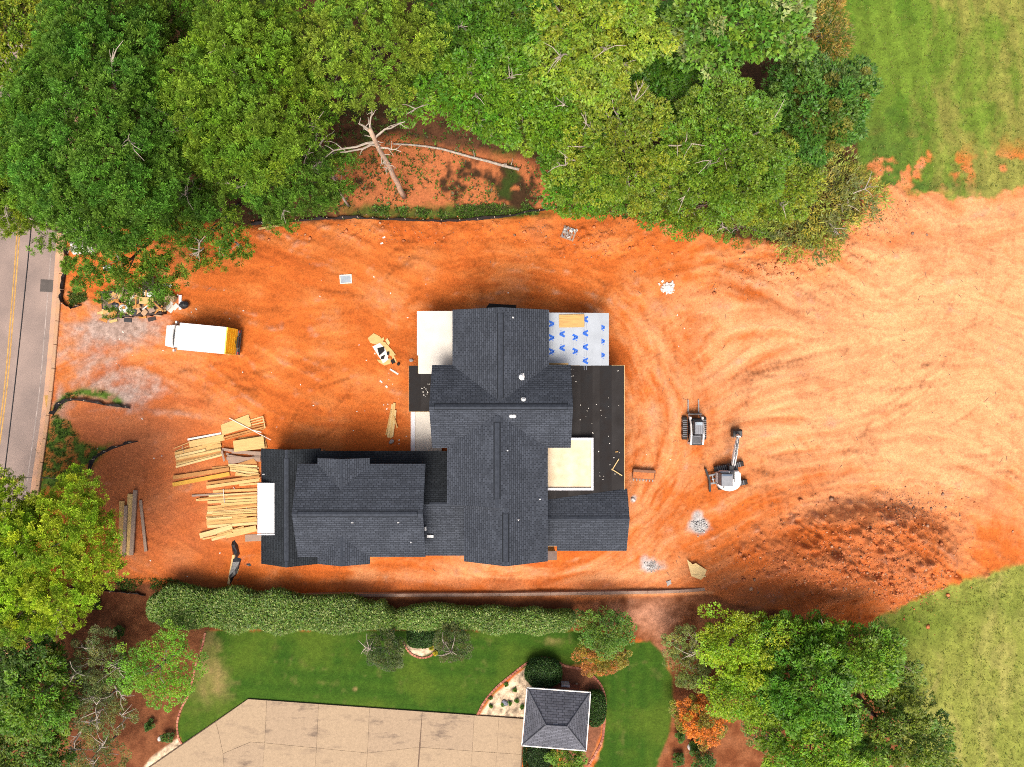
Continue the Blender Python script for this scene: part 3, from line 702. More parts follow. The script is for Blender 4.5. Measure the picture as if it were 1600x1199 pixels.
# main cross roof and its north and south wings
ZE, ZR = 5.6, 7.6
mainS, mainN = gable_ew(-6.12, 4.50, 1.42, -4.93, -1.72, ZE, ZR, vx=(-5.7, 4.1))
northW, northE = gable_ns(-4.56, 2.84, 5.65, -1.45, ZE, 7.38, -0.86, vents=[(5.2, -1.05)], ends='N', z0=0.0)
S1N, S1S, S2S = -2.1, -9.24, -13.62
xr1, xr2, zr1, zr2 = -1.11, -0.47, 7.28, 7.0
s1w = plane('roof_slope', [(-4.97, S1N, ZE), (-4.97, S1S, ZE), (xr1, S1S, zr1), (xr1, S1N, zr1)], M_SH)
s1e = plane('roof_slope', [(2.74, S2S, ZE), (2.74, S1N, ZE), (xr1, S1N, zr1), (xr1, S1S, zr1), (xr2, S1S, zr2), (xr2, S2S - 0.03, zr2)], M_SH)
s2w = plane('roof_slope', [(-3.68, S1S, ZE), (-3.68, S2S, ZE), (xr2, S2S - 0.03, zr2), (xr2, S1S, zr2)], M_SH)
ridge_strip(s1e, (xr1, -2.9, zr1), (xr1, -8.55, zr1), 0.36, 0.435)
ridge_strip(s1e, (xr1, -2.4, zr1 - .01), (xr1, S1S, zr1 - .01), 0.28, 0.435, 0.015, 'ridge_cap')
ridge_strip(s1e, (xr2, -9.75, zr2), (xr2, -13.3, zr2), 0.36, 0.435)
ridge_strip(s1e, (xr2, S1S, zr2 - .01), (xr2, S2S, zr2 - .01), 0.28, 0.435, 0.015, 'ridge_cap')
wall_box(rect(-4.6, 2.38, S1S + 0.1, -4.4), 0, ZE - 0.02)
wall_box(rect(-3.32, 2.38, S2S + 0.35, S1S + 0.09), 0, ZE - 0.02)
for x0, x1, xr_, zr_, yy in ((-4.6, 2.38, xr1, zr1, S1S + 0.14), (-3.32, 2.38, xr2, zr2, S2S + 0.4)):
    pts = [(x0, ZE - .02), (x1, ZE - .02), (xr_, zr_ - 0.22)]
    vs = [(x, yy - .06, z) for x, z in pts] + [(x, yy + .06, z) for x, z in pts]
    MB().add(vs, [(0, 1, 2), (5, 4, 3), (0, 3, 4, 1), (1, 4, 5, 2), (2, 5, 3, 0)]).build('gable_wall', M_SHEATH, house, off=HO)

# east single-storey wing with slanted junction to the felt roof
eR, eE = 4.4, 2.9
ewS = plane('roof_slope', [(3.62, -13.45, eE), (9.21, -13.45, eE), (9.21, -10.59, eR), (2.5, -10.59, eR), (2.5, -13.0, 3.13), (3.62, -13.0, 3.13)], M_SH)
ewN = plane('roof_slope', [(9.21, -8.40, 3.25), (2.5, -9.25, 3.70), (2.5, -10.59, eR), (9.21, -10.59, eR)], M_SH, uvdir=(-1, 0, 0))
ridge_strip(ewS, (2.75, -10.59, eR), (9.21, -10.59, eR), 0.3, 0.52, 0.02, 'ridge_cap')
wall_box(rect(2.39, 8.86, -13.1, -9.0), 0, eE - 0.04)
vs = [(8.8, -13.1, 2.86), (8.8, -9.0, 2.86), (8.8, -9.0, 3.4), (8.8, -10.59, 4.2), (8.92, -13.1, 2.86), (8.92, -9.0, 2.86), (8.92, -9.0, 3.4), (8.92, -10.59, 4.2)]
MB().add(vs, [(3, 2, 1, 0), (4, 5, 6, 7), (0, 1, 5, 4), (1, 2, 6, 5), (2, 3, 7, 6), (3, 0, 4, 7)]).build('gable_wall', M_SHEATH, house, off=HO)
MB().box((3.2, -13.85, 2.80), (0.82, 0.72, 0.08)).build('porch_roof_panel', M_STAIN, house, off=HO)
MB().box((3.2, -13.85, 1.38), (0.6, 0.5, 2.74)).build('wall', M_SHEATH, house, off=HO)

# east flat roof in strips of black felt, falling to the east
def felt_z(x): return 3.62 - 0.0625 * (x - 2.84)
xs = [2.45, 3.45, 4.42, 5.4, 6.36, 6.93, 7.9, 8.91]
for i, (a, b) in enumerate(zip(xs[:-1], xs[1:])):
    lap = 0.05; up = 0.012 * (len(xs) - i) * 0.5
    yN = 1.45 + [0.0, 0.04, -0.03, 0.02, 0, 0.03, -0.02][i]
    plane('felt_strip', [(a, -9.3, felt_z(a) + up), (b + lap, -9.3, felt_z(b + lap) + up), (b + lap, yN, felt_z(b + lap) + up), (a, yN, felt_z(a) + up)], M_FELT if i % 2 else M_FELT2, thick=0.02)
plane('roof_deck', [(2.4, -9.3, felt_z(2.4) - 0.02), (8.95, -9.3, felt_z(8.95) - 0.02), (8.95, 1.47, felt_z(8.95) - 0.02), (2.4, 1.47, felt_z(2.4) - 0.02)], M_PLY, thick=0.2)
MB().box((8.975, -3.9, felt_z(8.97) - 0.06), (0.04, 10.76, 0.22)).build('fascia_board', M_PLY, house, off=HO)
wall_box(rect(4.2, 8.5, -9.1, 1.1), 0, felt_z(8.9) - 0.25)
# north-east roof in strips of printed underlay
xs = [2.75, 3.62, 4.47, 5.40, 6.22, 7.04, 7.70]
def und_z(x): return 3.80 - 0.055 * (x - 2.84)
for i, (a, b) in enumerate(zip(xs[:-1], xs[1:])):
    up = 0.008 * (len(xs) - i); lap = 0.06 if i < 5 else 0
    yS = [1.62, 1.62, 1.44, 1.42, 1.43, 1.43][i]
    st = plane('underlay_strip', [(a, yS, und_z(a) + up), (b + lap, yS, und_z(b + lap) + up), (b + lap, 5.6, und_z(b + lap) + up), (a, 5.6, und_z(a) + up)], M_UNDER, thick=0.012)
    if i in (0, 1, 2, 3, 5):
        flip = i in (1, 3); cxm = {0: 3.12, 1: 3.98, 2: 5.0, 3: 5.83, 5: 7.15}[i]
        y0 = {0: 4.72, 1: 3.92, 2: 3.66, 3: 5.1, 5: 5.55}[i]
        y = y0
        while y > 1.75:
            if y < 5.5:
                sgn = -1 if flip else 1; z_ = und_z(cxm) + up + 0.006; mb = MB()
                # a bold open letter A lying along the roll: two legs meeting at an apex, one short bar and a dot
                def bar(x0, y0_, x1, y1_, w):
                    p, q = Vector((x0, y0_, 0)), Vector((x1, y1_, 0)); d = (q - p).normalized(); nn = Vector((-d.y, d.x, 0)) * w / 2
                    vv = [p - nn, q - nn, q + nn, p + nn]
                    mb.add([(cxm + sgn * v.x, y + sgn * v.y, z_ - 0.055 * sgn * v.x) for v in vv], [(0, 1, 2, 3)])
                bar(-0.20, 0.21, 0.21, 0.01, 0.17); bar(0.21, -0.02, -0.20, -0.19, 0.14); bar(-0.05, 0.10, -0.05, -0.10, 0.09); bar(0.05, -0.24, 0.16, -0.24, 0.05)
                mb.build('printed_mark', M_BLUE, st, off=HO)
                ml = MB()
                for qx in (-0.12, 0.06): ml.add([(cxm + qx + a_, y - 0.32 - b_, z_ + 0.001) for a_, b_ in ((0, 0.42), (0.025, 0.42), (0.025, 0), (0, 0))], [(0, 1, 2, 3)])
                ml.build('printed_line', M_GREYP, st, off=HO)
            y -= 1.10
plane('roof_deck', [(2.75, 1.5, und_z(2.75) - 0.02), (7.69, 1.5, und_z(7.69) - 0.02), (7.69, 5.58, und_z(7.69) - 0.02), (2.75, 5.58, und_z(2.75) - 0.02)], M_PLY, thick=0.2)
wall_box(rect(2.5, 7.3, 1.12, 5.2), 0, und_z(7.7) - 0.25)
# cream roof terrace with white parapet
TX0, TX1, TY0, TY1 = 2.45, 6.42, -8.42, -4.28
MB().box(((TX0 + TX1) / 2, (TY0 + TY1) / 2, 3.78), (TX1 - TX0 - 0.3, TY1 - TY0 - 0.3, 0.14)).build('terrace_deck', M_DECK, house, off=HO)
MB().box((TX1 - 0.09, (TY0 + TY1) / 2, 3.80), (0.18, TY1 - TY0, 0.42)).build('parapet', M_WPAR, house, off=HO)
MB().box(((TX0 + TX1 - 0.18) / 2, TY0 + 0.09, 3.80), (TX1 - TX0 - 0.184, 0.18, 0.41)).build('parapet', M_WPAR, house, off=HO)
MB().box(((TX0 + TX1 - 0.18) / 2, TY1 - 0.09, 3.80), (TX1 - TX0 - 0.184, 0.18, 0.41)).build('parapet', M_WPAR, house, off=HO)
# west white deck, west felt roof and porch
MB().box((-5.95, 3.27, 3.36), (3.0, 5.0, 0.16)).build('roof_deck', M_DECKW, house, off=HO)
MB().box((-7.50, 4.0, 3.40), (0.12, 3.5, 0.12)).build('deck_edge', M_WPAR, house, off=HO)
MB().box((-7.46, 1.55, 3.33), (0.05, 1.4, 0.14)).build('deck_edge', M_PLY, house, off=HO)
wall_box(rect(-7.2, -4.3, 1.2, 5.4), 0, 3.27)
for i, (a, b) in enumerate([(-8.24, -7.28), (-7.3, -6.4), (-6.42, -5.6)]):
    plane('felt_strip', [(a, -2.25, 3.16 + i * 0.012), (b, -2.25, 3.16 + i * 0.012), (b, 1.42, 3.20 + i * 0.012), (a, 1.42, 3.20 + i * 0.012)], [M_FELT, M_FELT2, M_FELT2][i], thick=0.02)
plane('roof_deck', [(-8.26, -2.27, 3.13), (-5.5, -2.27, 3.13), (-5.5, 1.43, 3.17), (-8.26, 1.43, 3.17)], M_PLY, thick=0.2)
wall_box(rect(-7.9, -5.6, -1.6, 1.1), 0, 2.92)
MB().box((-7.2, -3.85, 0.2), (2.6, 3.9, 0.4)).build('porch_slab', M_DECKW, house, off=HO)
MB().box((-8.28, -3.85, 0.45), (0.30, 3.6, 0.09)).build('porch_beam', M_WPAR, house, off=HO)
for yy in (-2.1, -5.2): MB().box((-8.0, yy, 1.6), (0.2, 0.2, 2.6)).build('porch_post', M_PLY, house, off=HO) if yy > -3 else None
# garage wing: low roofs and the upper storey on top of them
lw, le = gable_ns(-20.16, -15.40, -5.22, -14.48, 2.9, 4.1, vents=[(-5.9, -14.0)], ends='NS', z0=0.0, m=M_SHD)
coS = plane('roof_slope', [(-15.6, -13.84, 2.9), (-3.4, -13.84, 2.9), (-3.4, -9.34, 5.0), (-15.6, -9.34, 5.0)], M_SH)
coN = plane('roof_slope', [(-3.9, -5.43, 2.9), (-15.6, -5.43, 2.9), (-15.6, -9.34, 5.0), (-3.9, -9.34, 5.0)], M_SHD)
ridge_strip(coS, (-6.4, -9.34, 5.0), (-3.7, -9.34, 5.0), 0.3, 0.5, 0.02, 'ridge_cap')
wall_box(rect(-15.3, -4.62, -13.4, -5.8), 0, 2.86)
upS, upN = gable_ew(-16.53, -6.68, -6.20, -13.38, -9.80, 5.2, 6.7, vx=(-16.1, -7.1), z0=3.0)
dnW, dnE = gable_ns(-15.0, -10.98, -5.75, -8.3, 5.2, 5.98, -13.0, ends='N', inset=0.3)
dsW, dsE = gable_ns(-15.0, -10.98, -11.4, -13.92, 5.2, 5.93, -13.0, ends='S', inset=0.3)
wall_box(rect(-14.6, -11.4, -6.6, -6.05), 2.95, 5.16); wall_box(rect(-14.6, -11.4, -13.6, -13.0), 2.4, 5.16)
# white flat dormer on the garage's west slope
MB().bbox((-19.55, -9.9, 3.42), (1.36, 4.0, 0.30), 0.03).build('dormer_roof', M_WHITE, house, off=HO)
MB().box((-19.45, -12.0, 3.50), (1.6, 0.10, 0.10)).build('dormer_trim', M_WPAR, house, off=HO)
MB().box((-19.5, -9.9, 1.65), (1.1, 3.7, 3.22)).build('dormer_wall', M_SHEATH, house, off=HO)
# vent pipes and flashings, each a part of the slope it pierces
def on(sl, x, y):
    """height of a roof slope at a plan point"""
    p = [Vector(v.co) + Vector(HO) for v in sl.data.vertices][:3]; n = (p[1] - p[0]).cross(p[2] - p[0])
    return p[0].z - (n.x * (x - p[0].x) + n.y * (y - p[0].y)) / n.z
def pipe(sl, px, py, z, r=0.06, h=0.3, boot=True, m=None):
    x, y, _ = at(px, py, z); zz = on(sl, x, y); mb = MB().cyl((x, y, zz - 0.1), (x, y, zz + h), r, n=10)
    if boot: mb.cyl((x, y, zz - 0.02), (x, y, zz + 0.09), r * 2.3, r * 1.2, n=10)
    mb.build('vent_pipe', m or M_PIPE, sl, off=HO)
pipe(northE, 814, 589, 6.4, 0.12, 0.35)
_x, _y, _ = at(818, 589, 6.2); MB().box((_x, _y, on(northE, _x, _y) + 0.03), (0.08, 0.5, 0.05)).build('vent_flashing', M_PIPE, northE, off=HO)
pipe(mainN, 818, 625, 7.4, 0.09, 0.3)
for dxp in (-2, 2): pipe(mainS, 801 + dxp, 650, 7.3, 0.08, 0.22)
for sl, a, b, z in ((northE, 801.5, 496, 7), (s1e, 793, 704, 7), (s1e, 810, 812, 6.6), (s1e, 844, 781, 6.2), (upS, 622.5, 816, 6.4), (upS, 642, 848, 5.9), (upS, 551, 816, 6.4), (lw, 413, 741, 3)):
    pipe(sl, a, b, z, 0.035, 0.25, boot=True, m=M_PIPE)
_x, _y, _ = at(673, 837, 3.6); MB().box((_x, _y, on(coS, _x, _y) + 0.1), (0.5, 0.2, 0.2)).build('roof_vent', M_PIPE, coS, off=HO)
_x, _y, _ = at(662.5, 827, 4.6); MB().box((_x + 0.1, _y, 4.4), (0.12, 0.3, 0.3)).build('wall_vent', M_PIPE, house, off=HO)
# rainwater diverter heap at the north gable
mb = MB(); _c = at(770, 476, 2.9)
mb.prism([(_c[0] - 0.7, _c[1] - 0.5), (_c[0] + 1.9, _c[1] - 0.5), (_c[0] + 1.9, _c[1] - 0.05), (_c[0] - 0.3, _c[1] + 0.1)], 2.7, 2.85).build('bay_roof', M_FELT, house, off=HO)
wall_box(rect(_c[0] - 0.4, _c[0] + 1.7, _c[1] - 1.0, _c[1] - 0.12), 0, 2.7)

# ------------------------------------------------------------------ pavilion of the neighbouring garden
PO = at(868.5, 1126, 2.8); PO = (PO[0], PO[1], 0)
pav = empty('garden_pavilion', PO, 0, 'small hip-roofed grey pavilion with white gutters beside the concrete drive', 'pavilion')
c4 = [at(*p, 2.8) for p in ((816.5, 1164.5), (915, 1172.5), (921.5, 1083.5), (824.5, 1076.5))]      # SW SE NE NW
rW, rE = at(853, 1133.5, 4.5), at(886, 1135.5, 4.5)
plane('roof_slope', [c4[0], c4[1], rE, rW], M_SHP, pav, 0.12, PO); plane('roof_slope', [c4[2], c4[3], rW, rE], M_SHP, pav, 0.12, PO)
plane('roof_slope', [c4[1], c4[2], rE], M_SHP, pav, 0.12, PO); plane('roof_slope', [c4[3], c4[0], rW], M_SHP, pav, 0.12, PO)
M_SHPR = mat('grey_ridge', (0.12, 0.125, 0.145), 0.9, var=0.2, scale=6)
for a, b in ((c4[0], rW), (c4[3], rW), (c4[1], rE), (c4[2], rE), (rW, rE)):
    a, b = Vector(a), Vector(b); MB().cyl(a + Vector((0, 0, 0)), b + Vector((0, 0, 0.02)), 0.07, n=6).build('hip_cap', M_SHPR, pav, off=PO)
M_GUT = mat('white_gutter', (0.80, 0.78, 0.74), 0.45, var=0.05)
for i in range(4):
    a, b = Vector(c4[i]), Vector(c4[(i + 1) % 4]); d = (b - a); a_ = math.atan2(d.y, d.x); m_ = (a + b) / 2; nn = Vector((d.y, -d.x, 0)).normalized() * 0.06
    MB().box((m_.x + nn.x, m_.y + nn.y, 2.72), (d.length + 0.14 - (0.18 if i % 2 else 0), 0.08, 0.14), rz=a_).build('gutter', M_GUT, pav, off=PO)
M_BRICKW = mat('brick_wall', (0.30, 0.10, 0.06), 0.9, var=0.25, scale=8, bump=0.3)
cen = Vector(PO)
poly = [(Vector((p[0], p[1], 0)) - cen) * 0.80 + cen for p in c4]
MB().prism([(p.x, p.y) for p in poly], -0.05, 2.62).build('wall', M_BRICKW, pav, off=PO)
# ------------------------------------------------------------------ trees and shrubs
M_LEAF = attr_mat('leaves', rough=0.5, var=0, trans=0.30, spec=0.35)
M_NEEDLE = attr_mat('needles', rough=0.6, var=0, trans=0.26, spec=0.25)
M_BARK = mat('bark', (0.13, 0.10, 0.08), 0.95, var=0.35, scale=5, bump=0.6, bscale=12)
M_BARKG = mat('grey_bark', (0.30, 0.27, 0.24), 0.95, var=0.3, scale=5, bump=0.5, bscale=12)
M_DEAD = mat('dead_wood', (0.42, 0.355, 0.29), 0.95, var=0.25, scale=4, bump=0.4, bscale=14)

def unit(v): return v / (np.linalg.norm(v, axis=-1, keepdims=True) + 1e-9)
def rdir(rng, n, zmin=-1.0):
    z = rng.uniform(zmin, 1, n); a = rng.uniform(0, 2 * np.pi, n); s = np.sqrt(np.maximum(0, 1 - z * z))
    return np.stack([s * np.cos(a), s * np.sin(a), z], -1)
def leaf_quads(P, D, Nn, ln, wd):
    """diamond leaves: base P, axis D, face normal Nn, length ln, width wd"""
    S = unit(np.cross(D, Nn)); ln = ln[:, None]; wd = wd[:, None]
    up = unit(np.cross(S, D))
    v = np.stack([P, P + D * ln * 0.45 + S * wd * 0.5 + up * wd * 0.12, P + D * ln, P + D * ln * 0.45 - S * wd * 0.5 + up * wd * 0.12], 1).reshape(-1, 3)
    return v, np.arange(len(v)).reshape(-1, 4)
def leaf_tris(P, D, Nn, ln, wd):
    """pointed leaves, one triangle each"""
    S = unit(np.cross(D, Nn)) * wd[:, None] * 0.62
    v = np.stack([P + S, P + D * ln[:, None], P - S], 1).reshape(-1, 3)
    return v, np.arange(len(v)).reshape(-1, 3)
def crown_clumps(rng, r, n, zmin=-0.35, lump=0.3, gap=0.8):
    """bough-end clumps spaced over an uneven ellipsoid shell, with a looser layer inside"""
    m = n * 5; d = rdir(rng, m, zmin)
    ph = rng.uniform(0, 6.28, 6)
    az = np.arctan2(d[:, 1], d[:, 0])
    un = 1 + lump * (0.25 * np.sin(2 * az + ph[0]) + 0.36 * np.sin(3 * az + ph[1]) + 0.4 * np.sin(5 * az + ph[2] + d[:, 2] * 4) + 0.3 * np.sin(9 * az + ph[3] + d[:, 2] * 7))
    rr = np.where(rng.uniform(0, 1, m) < 0.72, rng.uniform(0.84, 1.0, m), rng.uniform(0.4, 0.84, m)) * un
    c = d * np.asarray(r) * rr[:, None]; keep = []
    K = np.empty((n, 3)); k = 0
    for i in range(m):
        if k and ((K[:k] - c[i]) ** 2).sum(1).min() < gap * gap: continue
        K[k] = c[i]; k += 1; keep.append(i)
        if k == n: break
    return c[keep], d[keep]
def palette(rng, base, n, hv=0.18, vv=0.25, alt=None, altp=0.0):
    b = np.asarray(base)[None] * rng.uniform(1 - vv, 1 + vv, (n, 1)) * np.stack([rng.uniform(1 - hv, 1 + hv * 1.6, n), np.ones(n), rng.uniform(1 - hv, 1 + hv, n)], -1)
    if alt is not None:
        m = rng.uniform(0, 1, n) < altp
        b[m] = np.asarray(alt)[None] * rng.uniform(0.75, 1.2, (m.sum(), 1))
    return b
def broad_crown(rng, r, ncl, nleaf, rc, ll, lw, colr, alt=None, altp=0.0, lump=0.3, zmin=-0.35, droop=0.0, jit=0.42):
    c, d = crown_clumps(rng, r, ncl, zmin, lump, rc * 1.15); ncl = len(c)
    tint = palette(rng, colr, ncl, 0.18, 0.24, alt, altp)
    n = ncl * nleaf
    ci = np.repeat(np.arange(ncl), nleaf)
    cs = rng.uniform(0.6, 1.25, ncl)[ci] * rc
    ld = rdir(rng, n, -0.35)
    rad = rng.uniform(0.4, 1, n) ** 0.5
    off = ld * (cs * rad)[:, None] * np.array([1, 1, 0.6])
    P = c[ci] + off
    D = unit((ld * 0.6 + d[ci] * 0.7 + rng.normal(0, 0.5, (n, 3))) * np.array([1, 1, 0.45]) + np.array([0, 0, -droop]))
    Nn = unit(np.array([0, 0, 1.2]) + ld * 0.4 + rng.normal(0, 0.4, (n, 3)))
    v, f = leaf_tris(P, D, Nn, rng.uniform(0.6, 1.35, n) * ll, rng.uniform(0.65, 1.25, n) * lw)
    cc = tint[ci] * rng.uniform(1 - jit, 1 + jit, (n, 1)) * np.stack([rng.uniform(0.85, 1.2, n), np.ones(n), rng.uniform(0.8, 1.2, n)], -1)
    return v, f, np.repeat(cc, 3, 0), c
def pine_crown(rng, r, ncl, ntuft, nneed, rc, nl, colr, lump=0.25, zmin=-0.3, alt=None, altp=0.0):
    c, d = crown_clumps(rng, r, ncl, zmin, lump, rc * 1.25); ncl = len(c)
    tint = palette(rng, colr, ncl, 0.16, 0.22, alt, altp)
    nt = ncl * ntuft; ci = np.repeat(np.arange(ncl), ntuft)
    ld = rdir(rng, nt, -0.1)
    T = c[ci] + ld * np.array([1, 1, 0.75]) * (rc * rng.uniform(0.5, 1, nt) ** 0.5)[:, None] * rng.uniform(0.8, 1.25, ncl)[ci][:, None]
    td = unit(ld * 0.5 + d[ci] * 0.55 + np.array([0, 0, 0.55]) + rng.normal(0, 0.2, (nt, 3)))
    tt = tint[ci] * rng.uniform(0.6, 1.4, (nt, 1))
    n = nt * nneed; ti = np.repeat(np.arange(nt), nneed)
    D = unit(td[ti] * 0.55 + rdir(rng, n, -0.35))
    S = unit(np.cross(D, unit(td[ti] + rng.normal(0, 0.5, (n, 3)))))
    L = rng.uniform(0.75, 1.2, n)[:, None] * nl * rng.uniform(0.8, 1.2, nt)[ti][:, None]
    w = nl * 0.095
    P = T[ti] - td[ti] * 0.05
    v = np.stack([P + D * L * 0.12, P + D * L + S * w, P + D * L * 0.93 - S * w], 1).reshape(-1, 3)
    cc = tt[ti] * rng.uniform(0.8, 1.2, (n, 1))
    return v, np.arange(len(v)).reshape(-1, 3), np.repeat(cc, 3, 0), c
def limb_tube(mb, rng, p0, p1, r0, r1, k=4, wob=0.12):
    p0, p1 = np.array(p0, float), np.array(p1, float); L = np.linalg.norm(p1 - p0); pts = []
    for i in range(k + 1):
        t = i / k; p = p0 + (p1 - p0) * t + np.array([0, 0, 0.12 * L * math.sin(math.pi * t)])
        if 0 < i < k: p = p + rng.normal(0, wob * L * 0.25, 3)
        pts.append(tuple(p))
    mb.tube(pts, [r0 + (r1 - r0) * i / k for i in range(k + 1)], n=5)
    return pts
SEED = [100]
def tree(name, label, px, py, zc, rx, ry, rz, kind='broad', colr=(0.07, 0.13, 0.02), dens=1.0, alt=None, altp=0.0, ll=0.30, lw=0.15, bark=None,
         hide=True, base=None, trunk_r=None, dead=0, group=None, cat='tree', nlimb=9, lump=0.3, zmin=-0.35, droop=0.0, rc=None, limb_out=0.75):
    """crown centre appears at photo pixel (px,py) zc metres up; rx, ry crown radii in photo pixels, rz in metres"""
    SEED[0] += 1; rng = np.random.default_rng(SEED[0])
    X, Y, _ = at(px, py, zc); k = (CAM_H - zc) / FPX; R3 = (rx * k, ry * k, rz)
    kb = 1 + 0.55 * (CAM_H / (CAM_H - zc) - 1) if (zc >= 6 and hide) else 1.0      # stems lean outward a little under their crowns
    bx, by = (at(*base)[0], at(*base)[1]) if base else (X * kb, Y * kb); g = gz(bx, by) - 0.05
    kk = (1.75, 1.8, 1.0) if kind == 'pine' else (1.38, 1.46, 0.75)
    colr = tuple(np.asarray(colr) * kk); alt = None if alt is None else tuple(np.asarray(alt) * 1.2)
    root = empty(name, (bx, by, g), 0, label, cat, group)
    area = 3.14 * R3[0] * R3[1] + 1.2 * rz * (R3[0] + R3[1]); off = np.array([X - bx, Y - by, zc - g])
    mb = MB(); tr = trunk_r or max(0.06, 0.018 * (zc + rz)); h = zc - g
    tp = [(0, 0, 0), (off[0] * 0.3 + rng.normal(0, .1), off[1] * 0.3 + rng.normal(0, .1), h * 0.35), (off[0] * 0.7 + rng.normal(0, .15), off[1] * 0.7, h * 0.7), (off[0], off[1], h), (off[0] + rng.normal(0, .2), off[1] + rng.normal(0, .2), h + rz * 0.6)]
    mb.tube(tp, [tr * 1.25, tr, tr * 0.75, tr * 0.5, tr * 0.15], n=8)
    if kind == 'pine':
        rc_ = rc or 0.58; ncl = int(area * 2.5 * dens) + 8
        v, f, cc, c = pine_crown(rng, R3, ncl, 12, 30, rc_, 0.27, colr, lump, zmin, alt, altp)
    elif kind == 'wispy':
        rc_ = rc or 0.5; ncl = int(area * 2.0 * dens) + 8
        v, f, cc, c = broad_crown(rng, R3, ncl, 36, rc_, ll, lw, colr, alt, altp, lump, zmin)
    else:
        ll, lw = ll * 0.66, lw * 0.66; rc_ = rc or 0.56; ncl = int(area * (4.2 if cat == 'shrub' else 2.5) * dens) + 8
        lw = lw * 1.2; nl_ = int(60 * min(2.0, max(0.6, (0.30 * 0.18) / (ll * lw))))
        v, f, cc, c = broad_crown(rng, R3, ncl, nl_, rc_, ll, lw, colr, alt, altp, lump, zmin, droop)
    crown = link_mesh('crown', fast_mesh('crown', v + off, f, M_NEEDLE if kind == 'pine' else M_LEAF, np.clip(cc, 0.003, 0.8)), root)
    order = rng.permutation(len(c))[:nlimb]
    for i in order:
        a = rng.uniform(0.45, 0.95); b0 = (off[0] * a, off[1] * a, h * a)
        limb_tube(mb, rng, b0, c[i] * limb_out + off, tr * 0.42, 0.025)
    mb.build('trunk', bark or (M_BARKG if kind != 'pine' else M_BARK), root, smooth=True)
    for j in range(dead):
        md = MB(); i = rng.integers(len(c)); e = c[i] * rng.uniform(0.95, 1.16) + off + np.array([0, 0, 0.75])
        s0 = np.array([off[0], off[1], h * rng.uniform(0.8, 1.0)]); s0 = s0 * 0.35 + e * 0.65
        pts = limb_tube(md, rng, s0, e, 0.06, 0.018)
        for q in range(6):
            b = np.array(pts[rng.integers(1, 4)]); limb_tube(md, rng, b, b + rng.normal(0, 0.5, 3) + (e - s0) * 0.25, 0.035, 0.012, k=2)
        md.build('dead_branch', M_DEAD, root)
    return root

PG = (0.052, 0.118, 0.020); PY_ = (0.105, 0.165, 0.020); BR = (0.085, 0.165, 0.018); BRY = (0.135, 0.185, 0.025); BRD = (0.032, 0.085, 0.016); LIME = (0.15, 0.235, 0.018)
W = 'woodland trees north of the lot'
tree('pine_tree', 'big dark green pine with a dense rounded crown, top left beside the road', 158, 200, 16, 132, 188, 4.2, 'pine', PG, 1.7, dead=4, group=W, lump=0.16)
tree('pine_tree', 'broad yellow-green pine right of the big dark pine at the top left', 385, 150, 15, 118, 140, 4.0, 'pine', (0.078, 0.142, 0.018), 1.2, dead=5, group=W, lump=0.2)
tree('pine_tree', 'light green pine with clumped boughs at the top edge above the bare stump snag', 575, 60, 15, 98, 105, 3.6, 'pine', (0.095, 0.155, 0.024), 1.0, base=(590, 130), dead=1, group=W, rc=0.7, lump=0.35)
tree('pine_tree', 'thin pine with open lower boughs hanging over the rubbish skip', 205, 405, 7.5, 100, 68, 2.0, 'pine', (0.060, 0.120, 0.018), 0.5, base=(290, 330), dead=3, group=W, lump=0.5, zmin=-0.1)
tree('pine_tree', 'sparse pine boughs with bare twigs reaching over the clay below the broad pine', 335, 360, 7.5, 62, 66, 1.8, 'pine', (0.062, 0.118, 0.018), 0.26, base=(372, 322), dead=5, group=W, lump=0.6)
tree('pine_tree', 'dark pine with dead grey twigs just left of the white dead trunk', 455, 285, 9, 82, 62, 2.4, 'pine', (0.050, 0.105, 0.018), 0.8, dead=6, group=W, lump=0.4)
tree('pine_tree', 'dark pine low between the two big pines at the top left', 290, 290, 9, 75, 65, 2.2, 'pine', (0.045, 0.10, 0.017), 0.9, dead=3, group=W)
tree('pine_tree', 'yellowish pine cut by the left edge over the road', 5, 255, 12, 75, 95, 3.2, 'pine', (0.10, 0.16, 0.02), 1.1, group=W, dead=1)
tree('pine_tree', 'small yellowish pine over the kerb below the big dark pine at left', 62, 312, 9, 70, 48, 2.2, 'pine', (0.085, 0.145, 0.02), 1.0, group=W, dead=1, base=(150, 330))
tree('broadleaf_tree', 'yellow-green broadleaf tree in the top left corner', 25, 55, 13, 90, 80, 3.0, 'broad', (0.12, 0.175, 0.022), 1.1, group=W, dead=1)
tree('pine_tree', 'pine at the top edge between the dark pine and the broad pine', 270, 15, 12, 70, 60, 2.6, 'pine', (0.058, 0.115, 0.018), 0.9, group=W)
tree('broadleaf_tree', 'loose bright green tree right of the brown clearing, twigs showing through', 748, 128, 11, 104, 84, 2.6, 'broad', (0.075, 0.160, 0.018), 1.0, dead=8, group=W, lump=0.4, ll=0.34, zmin=0.0)
tree('broadleaf_tree', 'dark green broadleaf tree at the top edge right of the clumped pine', 760, 35, 12, 95, 62, 3.0, 'broad', (0.055, 0.125, 0.016), 1.0, dead=3, group=W)
tree('broadleaf_tree', 'yellow-green drooping tree at the top edge, middle of the wood', 925, 65, 13, 92, 88, 3.2, 'broad', (0.125, 0.19, 0.024), 1.0, dead=5, group=W, droop=0.4, lump=0.45)
tree('broadleaf_tree', 'green tree between the loose bright tree and the olive tree with grey limbs', 868, 180, 10, 70, 66, 2.6, 'broad', (0.085, 0.165, 0.018), 1.0, dead=4, group=W, lump=0.4)
